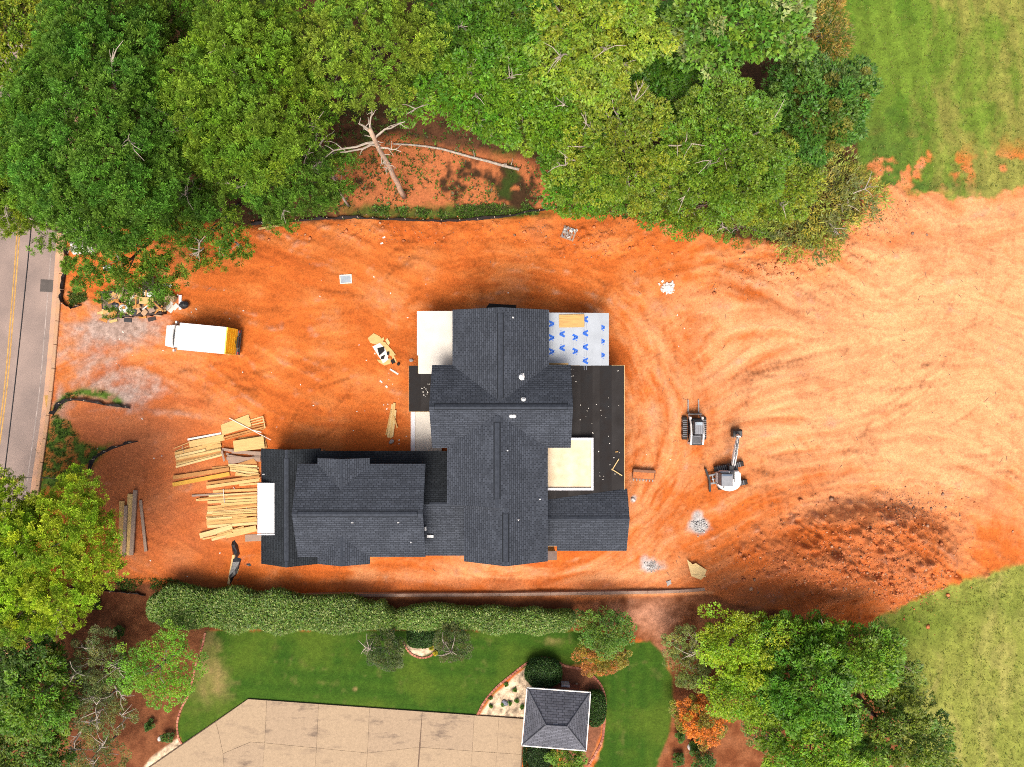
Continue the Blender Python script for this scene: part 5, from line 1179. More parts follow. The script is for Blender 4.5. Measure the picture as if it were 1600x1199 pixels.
silt('black silt fence with pale stakes along the foot of the wooded bank', [(392, 351), (440, 347), (500, 342), (560, 341), (620, 343), (690, 345), (760, 342), (820, 333), (876, 323)], 0.42, 0.02)
silt('sagging silt fence curving round the entrance mouth below the gravel', [(84, 648), (96, 632), (115, 625), (140, 628), (165, 633), (190, 636), (204, 638)], 0.42, 0.12)
silt('short silt fence curving from the weedy verge into the lumber yard', [(140, 736), (148, 718), (165, 706), (190, 696), (216, 689)], 0.4, 0.08)
silt('black silt fence along the kerb under the thin pine', [(108, 388), (106, 410), (103, 440), (100, 468), (112, 480), (128, 476)], 0.5, -0.10)
silt('low black edging fence along the straw bed by the lime-yellow pine', [(90, 915), (140, 921), (195, 926), (228, 930)], 0.35, 0.05)
M_POLE = mat('treated_pole', (0.16, 0.12, 0.09), 0.95, var=0.3, scale=4, bump=0.4)
M_CABLE = mat('black_cable', (0.015, 0.015, 0.018), 0.6)
def pole(px, py, h, label):
    x, y, _ = at(px, py, h); g = gz(x, y); r = empty('utility_pole', (x, y, g), 0, label, 'utility pole', None)
    MB().tube([(0, 0, -0.2), (0, 0, h * 0.5), (0, 0, h + 0.5 - g)], [0.17, 0.15, 0.11], n=10).build('shaft', M_POLE, r)
    MB().box((0.4, -0.05, h - g - 0.05), (1.7, 0.11, 0.12), rz=R(-14)).build('crossarm', M_POLE, r)
    for dx_ in (-0.35, 0.4, 1.15): MB().cyl((dx_, -0.05 - (dx_ - 0.4) * 0.25, h - g), (dx_, -0.05 - (dx_ - 0.4) * 0.25, h - g + 0.16), 0.045, n=8).build('insulator', M_LEAD, r)
    return (x, y, h)
p1 = pole(50.5, 347, 8.6, 'wooden utility pole mostly hidden under the pine by the road')
p2 = (p1[0] - 5.4, p1[1] - 42.5, 8.6)
pa = FPX / (CAM_H - 8.6); p2 = pole(CX + p2[0] * pa, CY - p2[1] * pa, 8.6, 'wooden utility pole at the lower end of the cable, beyond the left edge')
mb = MB(); n = 24; pts = []
for i in range(n + 1):
    t = i / n; pts.append((p1[0] + (p2[0] - p1[0]) * t, p1[1] + (p2[1] - p1[1]) * t, 8.66 - 0.5 * 4 * t * (1 - t)))
tag(mb.tube(pts, [0.042] * (n + 1), n=6).build('overhead_cable', M_CABLE), 'black overhead cable running along the road edge at left', 'cable')

# ------------------------------------------------------------------ dead trunk, fallen log, timbers
def log(name, label, px0, py0, z0, px1, py1, z1, r0, r1, m, cat='log', stubs=8, curve=0.0, seed=3, arms=()):
    rng = np.random.default_rng(seed); a, b = np.array(at(px0, py0, z0)), np.array(at(px1, py1, z1)); a[2] += gz(a[0], a[1]); 
    if z1 < 1: b[2] += gz(b[0], b[1])
    root = empty(name, tuple(a), 0, label, cat); d = b - a; n = 9; pts = []; rs = []
    for i in range(n):
        t = i / (n - 1); p = d * t + np.array([-d[1], d[0], 0]) / np.linalg.norm(d) * curve * math.sin(math.pi * t * 1.5) + (rng.normal(0, 0.03, 3) if 0 < i < n - 1 else 0); pts.append(tuple(p)); rs.append(r0 + (r1 - r0) * t)
    MB().tube(pts, rs, n=9).build('stem', m, root, smooth=True)
    for k in range(stubs):
        t = rng.uniform(0.35, 1.0); p = d * t; mbx = MB(); q = p + unit(rng.normal(0, 1, 3) * np.array([1, 1, 0.5])) * rng.uniform(0.35, 0.9)
        limb_tube(mbx, rng, p, q, 0.05, 0.015, 3, 0.2); mbx.build('branch_stub', M_DEAD, root)
    for (t, dx_, dy_, dz_) in arms:
        p = d * t; mbx = MB(); q = p + np.array([dx_, dy_, dz_]); pp = limb_tube(mbx, rng, p, q, 0.09, 0.03, 5, 0.12)
        for j in range(3): s_ = np.array(pp[2 + j]); limb_tube(mbx, rng, s_, s_ + rng.normal(0, 0.45, 3) + (q - p) * 0.12, 0.035, 0.012, 3, 0.2)
        mbx.build('branch', M_DEAD, root)
M_DEADR = mat('barkless_trunk', (0.52, 0.33, 0.22), 0.95, var=0.3, scale=3, bump=0.5, bscale=9, tint=(0.45, 0.40, 0.34))
log('dead_tree', 'standing dead trunk, pale and broken off, with bare branches in the clearing', 632, 308, 0, 578, 203, 13.0, 0.24, 0.15, M_DEADR, 'dead tree', 22, 0.0, 5,
    arms=((0.9, 2.2, 0.9, 0.6), (0.97, 0.1, 1.4, 0.6), (0.8, -2.6, -0.5, 0.2), (0.85, -3.6, -0.9, -0.4), (0.78, 1.6, -0.4, 0.3), (0.96, -0.8, 0.5, 0.4)))
log('dead_tree', 'thin bare grey tree with tangled twigs left of the pale dead trunk', 545, 322, 0, 492, 232, 10.0, 0.11, 0.06, M_DEAD, 'dead tree', 10, 0.2, 15, arms=((0.95, 1.0, 0.9, 0.8), (0.85, 1.8, 0.4, 0.3), (0.8, -1.2, 0.8, 0.5), (0.7, 1.5, -0.6, 0.2), (0.62, 0.4, -1.5, 0.1), (0.9, -0.4, -1.6, 0.3), (0.75, -1.5, -0.5, 0.4), (0.98, 0.3, 1.6, 0.5)))
log('fallen_log', 'long grey fallen log lying across the bank right of the dead trunk', 616, 228, 0.25, 812, 262, 0.2, 0.075, 0.12, M_DEAD, 'log', 4, 0.25, 6)
M_WPINE = [mat('pine_board_a', (0.56, 0.33, 0.11), 0.8, var=0.3, scale=2.5, tint=(0.46, 0.27, 0.10), grain=(0.5, 9, 3)), mat('pine_board_b', (0.62, 0.41, 0.155), 0.8, var=0.2, scale=2.5, grain=(0.5, 9, 3)), mat('pine_board_c', (0.45, 0.215, 0.062), 0.8, var=0.3, scale=2.5, grain=(0.5, 9, 3)), mat('pine_board_d', (0.66, 0.47, 0.21), 0.8, var=0.16, scale=2.5, grain=(0.5, 9, 3))]
M_WBRN = mat('weathered_board', (0.30, 0.20, 0.145), 0.9, var=0.25, scale=2.5, tint=(0.36, 0.28, 0.22))
M_WORG = mat('cedar_beam', (0.46, 0.21, 0.06), 0.8, var=0.14, scale=2.0)
M_WAMB = mat('amber_beam', (0.60, 0.32, 0.035), 0.75, var=0.1, scale=2.0)
M_WWHT = mat('primed_board', (0.74, 0.70, 0.62), 0.7, var=0.06)
ORD = ['topmost', 'second', 'third', 'fourth', 'fifth', 'sixth', 'seventh', 'eighth', 'ninth', 'tenth', 'eleventh', 'twelfth', 'thirteenth', 'fourteenth', 'fifteenth', 'sixteenth', 'seventeenth', 'eighteenth', 'nineteenth', 'twentieth', 'twenty-first', 'twenty-second', 'twenty-third', 'lowest']
def rank_labels(group, text):
    """give each board of a stack a label by its place, counted from the photo's top edge down"""
    bs = sorted([o for o in COL.objects if o.get('group') == group], key=lambda o: -o.location.y)
    for i, o in enumerate(bs):
        w = 'lowest' if i == len(bs) - 1 else ORD[i] + ('' if i == 0 else ' from top')
        o['label'] = f'{TONE.get(o.data.materials[0].name, "pine")} board, {w}, {text}'
TONE = {'pine_board_a': 'yellow', 'pine_board_b': 'light yellow', 'pine_board_c': 'orange-brown', 'pine_board_d': 'palest', 'weathered_board': 'grey-brown', 'cardboard': 'tan card', 'primed_board': 'white', 'dark_paint': 'black', 'orange_board': 'orange'}
PLACED = []          # rectangles already laid: centre, half length, half width, angle, top
def lay(x, y, L, Wd, a):
    """height of whatever already lies under a board"""
    z = -9; c, s = math.cos(a), math.sin(a)
    for i in range(15):
        for j in (-0.45, 0, 0.45):
            u = (i / 14 - 0.5) * L; w = j * Wd; qx, qy = x + c * u - s * w, y + s * u + c * w
            z = max(z, gz(qx, qy))
            for (bx, by, hl, hw, ba, top) in PLACED:
                if z < top:
                    dx_, dy_ = qx - bx, qy - by; cb, sb = math.cos(ba), math.sin(ba)
                    if abs(cb * dx_ + sb * dy_) < hl and abs(-sb * dx_ + cb * dy_) < hw: z = max(z, top)
    return z
def board(name, px0, py0, px1, py1, wpx, m, label, cat='board', group=None, th=0.04, zest=0.15, stack=True):
    a, b = np.array(at(px0, py0, zest)), np.array(at(px1, py1, zest)); d = b - a; L = math.hypot(d[0], d[1]); an = math.atan2(d[1], d[0]); Wd = max(0.035, wpx * (CAM_H - zest) / FPX)
    c = (a + b) / 2; z = lay(c[0], c[1], L, Wd, an) + 0.002
    o = MB().bbox((0, 0, th / 2), (L, Wd, th), min(0.006, th * 0.2)).build(name, m, loc=(c[0], c[1], z), rz=an)
    if stack: PLACED.append((c[0], c[1], L / 2, Wd / 2, an, z + th))
    return tag(o, label, cat, group)
S97 = 1 / 9.7
def z1(x0, y0, x1, y1, w, **k): return (260 + x0 * S97, 640 + y0 * S97, 260 + x1 * S97, 640 + y1 * S97, w * S97)
def z2(x0, y0, x1, y1, w): return (260 + x0 * S97, 740 + y0 * S97, 260 + x1 * S97, 740 + y1 * S97, w * S97)
GA, GB, GC, GD, GE = 'boards of the upper lumber stack', 'boards of the long lower lumber stack', 'weathered boards in the lumber heap', 'pale boards in the lumber heap', 'slats of the small wooden frame'
LA, LB = 'sawn pine board in the upper lumber stack, below the long white board', 'sawn pine board in the long lower lumber stack left of the white dormer'
LC, LD = 'weathered grey-brown board in the heap by the house corner', 'short pale board in the bundle by the house corner'
lo = []
for i, q in enumerate([(140, 660, 830, 480, 44), (130, 700, 830, 540, 60), (150, 740, 830, 600, 44), (150, 785, 860, 640, 52), (165, 830, 860, 670, 46)]):
    board('pine_board', *z1(*q), M_WPINE[(2, 0, 1, 2, 0)[i]], LA, group=GA)
for i, q in enumerate([(130, 668, 820, 488, 36), (155, 752, 835, 606, 36), (140, 715, 600, 610, 34), (165, 842, 855, 676, 40)]):
    board('pine_board', *z1(*q), M_WPINE[(0, 1, 3, 1)[i]], LA, group=GA)
board('pine_board', *z1(165, 868, 862, 684, 30), M_WPINE[3], 'palest pine board along the lower edge of the upper lumber stack', th=0.09)
board('wood_sheet_strip', *z1(350, 530, 880, 420, 96), M_WPINE[1], 'wide pale sheathing strip on top of the upper lumber stack', 'board', th=0.012)
board('white_board', *z1(320, 456, 830, 362, 30), M_WWHT, 'long white primed board along the top of the lumber heap', th=0.03)
for q in [(115, 592, 345, 500, 9), (120, 640, 350, 545, 9)]: board('thin_slat', *z1(*q), M_WPINE[1], 'thin slat at the left tip of the upper lumber stack', 'slat', 'thin slats left of the upper stack', th=0.02)
for q in [(245, 550, 265, 640, 8)]: board('thin_slat', *z1(*q), M_WBRN, 'dark cross slat at the left tip of the upper lumber stack', 'slat', th=0.02)
for q in [(870, 430, 1500, 262, 24), (900, 455, 1490, 290, 16)]: board('pine_board', *z1(*q), M_WPINE[2], 'long board under the tilted plywood sheet and slatted frame', group='boards under the tilted plywood', th=0.05)
fr = []
for q in [(1250, 168, 1470, 105, 18), (1260, 202, 1480, 145, 14), (1270, 238, 1490, 185, 16), (1270, 275, 1500, 228, 20)]: board('frame_slat', *z1(*q), M_WPINE[rnd.randrange(4)], 'slat of the open wooden frame right of the tilted plywood sheet', 'slat', GE)
board('frame_slat', *z1(1468, 100, 1508, 282, 14), M_WPINE[3], 'end slat closing the open wooden frame by the tilted plywood', 'slat')
def sheet(name, pts, m, label, th=0.018, cat='plywood sheet', group=None, zest=0.25):
    P = [np.array(at(*p, zest)[:2]) for p in pts]; c = sum(P) / len(P)
    a = math.atan2(P[1][1] - P[0][1], P[1][0] - P[0][0]); L = max(np.linalg.norm(p - c) for p in P) * 1.6
    z = lay(c[0], c[1], L, L * 0.5, a) + 0.002
    o = MB().prism([tuple(p - c) for p in P], 0, th).build(name, m, loc=(c[0], c[1], z)); PLACED.append((c[0], c[1], L / 2, L * 0.25, a, z + th)); return tag(o, label, cat, group)
def zp1(*p): return [(260 + x * S97, 640 + y * S97) for x, y in p]
def zp2(*p): return [(260 + x * S97, 740 + y * S97) for x, y in p]
for i, q in enumerate([(850, 600, 1440, 690, 40), (1000, 640, 1440, 660, 46), (900, 670, 1220, 770, 34), (950, 800, 1440, 720, 60), (940, 700, 1440, 770, 40), (860, 620, 900, 780, 30), (930, 740, 1440, 745, 50)]):
    board('weathered_board', *z1(*q), M_WBRN, LC, group=GC)
sheet('plywood_sheet', zp1((1080, 430), (1480, 398), (1520, 590), (1100, 640)), M_WPINE[2], 'orange plywood sheet peeping out under the pale sheet by the house corner')
sheet('plywood_sheet', zp1((1015, 475), (1475, 402), (1497, 590), (1035, 642)), M_WPINE[1], 'pale plywood sheet lying by the corner of the garage roof')
sheet('plywood_sheet', zp1((820, 235), (1240, 75), (1285, 255), (845, 395)), M_WPINE[1], 'tilted plywood sheet at the top of the lumber heap')
board('thin_slat', *z1(960, 130, 1590, 460, 11), M_WWHT, 'long thin white stick lying across the tilted plywood sheet', 'slat', th=0.02)
board('thin_slat', *z1(1330, 315, 1450, 345, 14), M_WWHT, 'short white stick by the slatted frame', 'slat', th=0.02)
for i, q in enumerate([(955, 835, 1390, 855, 32), (960, 870, 1400, 890, 30), (965, 895, 1395, 935, 34), (970, 920, 1400, 975, 30), (975, 850, 1390, 915, 26), (1050, 985, 1420, 1000, 44), (1060, 960, 1430, 1040, 30)]):
    board('pine_board', *z1(*q), M_WPINE[(3, 3, 1, 3, 1, 0, 1)[i]], LD, group=GD)
sheet('plywood_offcut', zp1((1090, 822), (1335, 738), (1392, 825)), M_WPINE[2], 'triangular orange plywood offcut in the lumber heap', cat='offcut')
board('pine_board', *z1(690, 890, 955, 868, 34), M_WPINE[2], 'short orange board left of the pale bundle')
board('cedar_beam', *z1(108, 1030, 960, 900, 56), M_WORG, 'long orange-brown beam, the upper of two in the middle of the heap', 'beam', th=0.12)
board('amber_beam', *z1(96, 1140, 960, 975, 60), M_WAMB, 'long amber beam, the lower of two in the middle of the heap', 'beam', th=0.12)
QB = [(620, 150, 1420, 40, 40), (620, 205, 1420, 90, 48), (700, 275, 1370, 245, 40), (380, 340, 870, 310, 30), (640, 345, 1370, 300, 36), (445, 405, 1370, 350, 34), (490, 385, 1370, 320, 26), (620, 440, 1370, 395, 40), (620, 520, 1370, 440, 40), (620, 560, 1370, 490, 36), (610, 600, 1370, 545, 40), (700, 597, 1370, 560, 26), (600, 640, 1370, 600, 40), (600, 680, 1370, 620, 36), (610, 720, 1220, 662, 34), (605, 770, 1370, 700, 60), (620, 808, 1370, 755, 44), (830, 465, 1370, 430, 26), (880, 520, 1370, 470, 30), (700, 620, 1370, 580, 24), (860, 640, 1370, 625, 30), (760, 740, 1370, 665, 30), (620, 690, 1000, 660, 26), (1100, 180, 1420, 150, 30)]
for i, q in enumerate(QB):
    board('pine_board', *z2(*q), (M_WPINE[2], M_WPINE[1], M_WPINE[0], M_WBRN if i in (3, 7) else M_WPINE[0], M_WPINE[3], M_WPINE[1])[i % 6], LB, group=GB)
for q in [(865, 235, 882, 440, 8), (1015, 210, 1030, 240, 8)]: board('thin_slat', *z2(*q), M_WWHT, 'thin pale cross stick over the long lower lumber stack', 'slat', 'cross sticks on the lower stack', th=0.015)
board('pine_board', *z2(508, 948, 1000, 812, 82), M_WPINE[3], 'broad pale board at the lower left end of the lumber heap')
for i, q in enumerate([(680, 1010, 1330, 838, 38), (780, 930, 1180, 812, 40), (900, 955, 1365, 845, 64), (1020, 880, 1365, 812, 60), (740, 960, 1000, 880, 28), (560, 990, 760, 950, 22)]):
    board('pine_board', *z2(*q), M_WPINE[(3, 0, 1, 1, 0, 1)[i]], 'pale board fanned out at the lower end of the lumber heap', group='boards fanned out at the heap end')
board('weathered_board', *z2(1185, 985, 1445, 975, 105), M_WBRN, 'wide grey-brown board under the garage eave below the heap', th=0.03)
def tim(a, b, c, d, w, m, lb, th=0.14): board('timber', a, b, c, d, w, m, lb, 'timber', th=th)
tim(190.5, 783, 189, 866, 8, M_WPINE[0], 'leftmost pale timber of the four beside the lime-yellow pine')
tim(204, 772, 199.5, 868, 9, M_WPINE[1], 'pale timber in the middle of the four beside the lime-yellow pine')
tim(212.5, 766, 206.5, 867, 6, M_WBRN, 'grey timber right of the pale middle one beside the lime-yellow pine')
tim(219, 782, 227.5, 862, 4.5, M_WBRN, 'thin grey timber lying apart, rightmost of those by the lime-yellow pine', 0.08)
tim(198, 790, 195, 869, 5, M_WBRN, 'grey timber wedged between the two pale timbers by the lime-yellow pine')
rank_labels(GA, 'in the upper lumber stack under the white board')
rank_labels(GB, 'in the long lower lumber stack')
rank_labels(GC, 'of the weathered heap by the house corner')
rank_labels(GD, 'of the pale bundle by the house corner')
rank_labels(GE, 'of the open slatted frame by the tilted plywood')
rank_labels('boards fanned out at the heap end', 'fanned out at the lower end of the heap')
rank_labels('boards under the tilted plywood', 'of two under the tilted plywood sheet')
# ------------------------------------------------------------------ loose boards and scraps elsewhere
for i, q in enumerate([(613.5, 632, 606, 684, 4), (616, 630, 610.5, 685, 4), (611, 640, 603, 680, 2), (618, 641, 613, 683, 3), (615, 650, 621, 669, 2)]):
    board('pine_board', *q, M_WPINE[(3, 1, 0, 3, 0)[i]], 'pale board in the narrow bundle west of the porch', group='narrow bundle west of the porch')
rank_labels('narrow bundle west of the porch', 'of the narrow bundle west of the porch')
M_RUB = mat('grey_rubble', (0.36, 0.33, 0.31), 0.95, var=0.3, scale=4)
boulder('cement_lump', 612, 690, 0.26, M_RUB, 'grey cement lump at the foot of the narrow board bundle', 'rubble')
board('white_board', 609, 577, 622, 585, 2.6, M_WWHT, 'short white board on the clay below the scrap heap')
board('white_offcut', 593, 595, 597, 598, 2.4, M_WWHT, 'small white offcut below the scrap heap, left one', 'offcut', th=0.03)
board('white_offcut', 602.5, 603, 605, 606, 3, M_WWHT, 'small white offcut below the scrap heap, right one', 'offcut', th=0.06)
board('plank', 404, 358, 444, 351, 3.4, M_WPINE[1], 'single pale plank on the clay at the left end of the silt fence')
boulder('black_bucket', 623, 569, 0.14, M_FELT, 'small dark object beside the scrap heap', 'debris', 0.8)
boulder('cement_lump', 643, 563, 0.2, M_RUB, 'grey lump between the scrap heap and the white deck', 'rubble')
def scrap(pts, m, lb, cat='offcut', group=None, th=0.02, nm='plywood_offcut'): return sheet(nm, pts, m, lb, th, cat, group, 0.05)
SG = 'pieces of the scrap heap west of the house'
def zs(*p): return [(560 + x / 5.99, 500 + y / 5.99) for x, y in p]
for pts in [zs((85, 170), (140, 125), (200, 155), (240, 215), (160, 230), (110, 215)), zs((190, 200), (250, 210), (320, 290), (350, 330), (300, 340), (220, 260)), zs((170, 370), (240, 380), (250, 430), (190, 400)), zs((250, 190), (270, 170), (295, 215), (280, 240)), zs((215, 175), (235, 160), (240, 185), (225, 200)), zs((300, 320), (330, 330), (360, 400), (330, 390)), zs((240, 370), (300, 360), (300, 410), (250, 425))]:
    scrap(pts, M_WPINE[rnd.choice((1, 1, 3))], 'ragged pale plywood offcut in the scrap heap west of the house', group=SG)
for pts in [zs((130, 250), (200, 215), (250, 270), (280, 340), (230, 400), (180, 330)), zs((200, 350), (270, 330), (280, 370), (230, 410))]:
    scrap(pts, M_WWHT, 'white board scrap in the scrap heap west of the house', group='white scraps in the scrap heap', th=0.03, nm='board_scrap')
for pts in [zs((175, 265), (240, 250), (245, 290), (195, 335)), zs((210, 345), (250, 325), (240, 365), (210, 370)), zs((300, 380), (330, 360), (345, 400), (315, 415)), zs((262, 300), (288, 295), (290, 325), (268, 330))]:
    scrap(pts, M_FELT, 'torn black felt scrap in the scrap heap west of the house', group='felt scraps in the scrap heap', nm='felt_scrap')
scrap([(1071, 872), (1080, 880), (1085, 878), (1102, 889), (1098, 899), (1093, 904), (1078, 898)], M_WPINE[3], 'pale pointed plywood offcut on the red dirt below the excavator', th=0.02)
board('pine_stick', 1079, 897, 1101, 899, 2.2, M_WPINE[3], 'stick poking from under the pointed plywood offcut', 'stick', th=0.03)
# black sheeting with plank by the garage
def lump_sheet(pts, m, lb, nm, h=0.25, cat='sheeting', seed=1):
    rng = np.random.default_rng(seed); P = [np.array(at(*p, 0.1)[:2]) for p in pts]; c = sum(P) / len(P); mb = MB(); n = len(P)
    R1 = [(*(p - c), 0.01) for p in P]; R2 = [(*((p - c) * 0.62 + rng.normal(0, 0.08, 2)), h * rng.uniform(0.4, 1.0)) for p in P]; ce = [(0, 0, h * 0.7)]
    fs = [(i, (i + 1) % n, n + (i + 1) % n, n + i) for i in range(n)] + [(n + i, n + (i + 1) % n, 2 * n) for i in range(n)] + [tuple(range(n - 1, -1, -1))]
    o = mb.add(R1 + R2 + ce, fs).build(nm, m, loc=(c[0], c[1], gz(c[0], c[1]) - 0.01)); return tag(o, lb, cat)
M_TARP = mat('black_plastic', (0.02, 0.02, 0.023), 0.35, var=0.2, scale=3, bump=0.5, bscale=5, spec=0.6)
lump_sheet([(362, 846), (366, 843), (371, 852), (374, 866), (370, 872), (363, 866)], M_TARP, 'crumpled black plastic sheet above the leaning plank by the garage', 'plastic_sheet', 0.35, seed=4)
lump_sheet([(364, 867), (378, 872), (373, 892), (366, 902), (359, 914), (357, 905)], M_TARP, 'crumpled black plastic sheet right of the plank by the garage', 'plastic_sheet', 0.3, seed=5)
board('plank', 364, 868, 356, 914, 4, M_WPINE[3], 'pale plank lying along the black plastic by the garage corner')
board('plywood_offcut', 364, 892, 371, 894, 8, M_WPINE[1], 'small square offcut on the black plastic', 'offcut')
lump_sheet([(385, 881), (390, 880), (392, 885), (387, 886)], M_TARP, 'small black scrap on the clay beside the garage corner', 'plastic_scrap', 0.1, seed=8)

# framed pane lying on the clay, paper and pallets
g = gp(540.5, 436.5, 0.01); wu = empty('window_unit', g, R(4), 'white-framed grey pane lying flat on the clay north-west of the house', 'window')
for (c_, s_) in (((0, .34, .04), (1.02, .08, .08)), ((0, -.34, .04), (1.02, .08, .08)), ((-.47, 0, .04), (.08, .598, .08)), ((.47, 0, .04), (.08, .598, .08))): MB().box(c_, s_).build('frame', M_WWHT, wu)
MB().box((0, 0, .035), (.858, .598, .03)).build('pane', mat('dusty_glass', (0.33, 0.38, 0.43), 0.35, var=0.1), wu)
for a, b, lb in ((594, 380.5, 'small white paper scrap on the clay, the lower of two near the silt fence'), (597.5, 371.5, 'small white paper scrap on the clay, the upper of two near the silt fence')):
    board('paper_scrap', a, b, a + 4, b - 1.5, 2.4, M_WWHT, lb, 'paper', th=0.012)
g = gp(888.5, 365.5); pl = empty('pallet', g, R(-20), 'pallet of grey stone scraps near the end of the silt fence', 'pallet')
for i in range(5): MB().box((-0.5 + i * 0.25, 0, 0.13), (0.12, 1.05, 0.022)).build('deck_board', M_WBRN, pl)
for i in range(3): MB().box((0, -0.45 + i * 0.45, 0.06), (1.15, 0.1, 0.12)).build('bearer', M_WBRN, pl)
rr = random.Random(5)
for i in range(20):
    MB().bbox((rr.uniform(-.42, .42), rr.uniform(-.42, .42), 0.19 + rr.uniform(0, .14)), (rr.uniform(.12, .3), rr.uniform(.08, .2), .08), 0.01, rz=rr.uniform(0, 3)).build('stone_piece', (M_STONE, M_RUB, M_WBRN, M_SLATE)[i % 4], pl)
board('paper_scrap', 898, 363, 902, 358, 4, M_WWHT, 'white torn wrapper at the corner of the pallet', 'paper', th=0.02)
def rank_any(group, text):
    bs = sorted([o for o in COL.objects if o.get('group') == group], key=lambda o: -o.location.y)
    for i, o in enumerate(bs): o['label'] = ('lowest' if i == len(bs) - 1 else ORD[i] + ('' if i == 0 else ' from top')) + ' ' + text
rank_any(SG, 'of the pale plywood offcuts in the scrap heap')
rank_any('white scraps in the scrap heap', 'of two white board scraps in the scrap heap west of the house')
rank_any('felt scraps in the scrap heap', 'of the black felt scraps in the scrap heap')
rank_any('thin slats left of the upper stack', 'of two thin slats at the left tip of the upper lumber stack')
rank_any('cross sticks on the lower stack', 'of two thin cross sticks over the long lower lumber stack')
# heaps of small stones
def heap(name, px, py, r, h, n, m, lb, cat, seed, s0=0.05, s1=0.13):
    rng = np.random.default_rng(seed); mb = MB(); g = gp(px, py)
    for i in range(n):
        a = rng.uniform(0, 6.28); q = abs(rng.normal(0, 0.5)) * r; q = min(q, r * 1.25); s_ = rng.uniform(s0, s1)
        c = (q * math.cos(a), q * math.sin(a) * 0.85, h * max(0, 1 - q / r) * rng.uniform(0.6, 1.0) + s_ * 0.3)
        mb.box(c, (s_ * 2, s_ * rng.uniform(1, 1.8), s_ * rng.uniform(0.8, 1.6)), rz=rng.uniform(0, 3), ry=rng.uniform(-.5, .5), taper=rng.uniform(.6, .9))
    return tag(mb.build(name, m, loc=g), lb, cat, kind='stuff' if h < 0.1 else None)
M_WSTONE = mat('white_rubble', (0.74, 0.70, 0.66), 0.9, var=0.1, scale=3)
heap('stone_heap', 1043, 449, 0.62, 0.22, 150, M_WSTONE, 'small heap of white stones on the clay east of the pallet', 'stone heap', 21)
heap('mortar_spill', 1092, 822, 0.85, 0.08, 110, mat('mortar_lumps', (0.45, 0.44, 0.43), 0.95, var=0.25), 'spill of grey mortar lumps below the loader', 'rubble', 22, 0.03, 0.09)
heap('gravel_spill', 1018, 885, 0.7, 0.05, 70, M_RUB, 'grey gravel spill below the east wing of the house', 'rubble', 23, 0.02, 0.07)
boulder('white_block', 989, 781, 0.2, M_WSTONE, 'white block on the clay off the east wing corner', 'block', 0.8)
lump_sheet([(1040, 908), (1047, 906), (1049, 912), (1043, 915)], M_RUB, 'flat grey lump in the ditch below the grey gravel spill', 'cement_lump', 0.12, 'rubble', 9)
# on the roofs
def on_roof(px0, py0, px1, py1, z, w, th, m, nm, lb, cat):
    a, b = at(px0, py0, z), at(px1, py1, z); L = math.hypot(b[0] - a[0], b[1] - a[1]); xm, ym = (a[0] + b[0]) / 2, (a[1] + b[1]) / 2
    o = MB().bbox((0, 0, th / 2), (L, w, th), 0.004).build(nm, m, loc=(xm, ym, z), rz=math.atan2(b[1] - a[1], b[0] - a[0])); return tag(o, lb, cat)
on_roof(956, 735, 967, 717, 3.36, 0.07, 0.05, M_WPINE[3], 'pine_stick', 'pale stick on the black felt roof, upper arm of the V', 'stick')
on_roof(955.5, 733, 972, 743.5, 3.412, 0.07, 0.05, M_WPINE[3], 'pine_stick', 'pale stick on the black felt roof, lower arm of the V', 'stick')
on_roof(873.5, 502, 913, 501.5, 3.83, 1.02, 0.03, M_WPINE[0], 'plywood_sheet', 'orange plywood sheet lying on the blue-printed underlay roof', 'plywood sheet')
on_roof(961, 706.5, 966, 706, 3.37, 0.06, 0.03, M_WPINE[0], 'wood_offcut', 'tiny wood offcut on the black felt roof above the sticks', 'offcut')
on_roof(665, 688, 673, 701, 0.402, 0.6, 0.05, M_WWHT, 'porch_panel', 'loose white panel on the porch slab under the eave', 'panel')

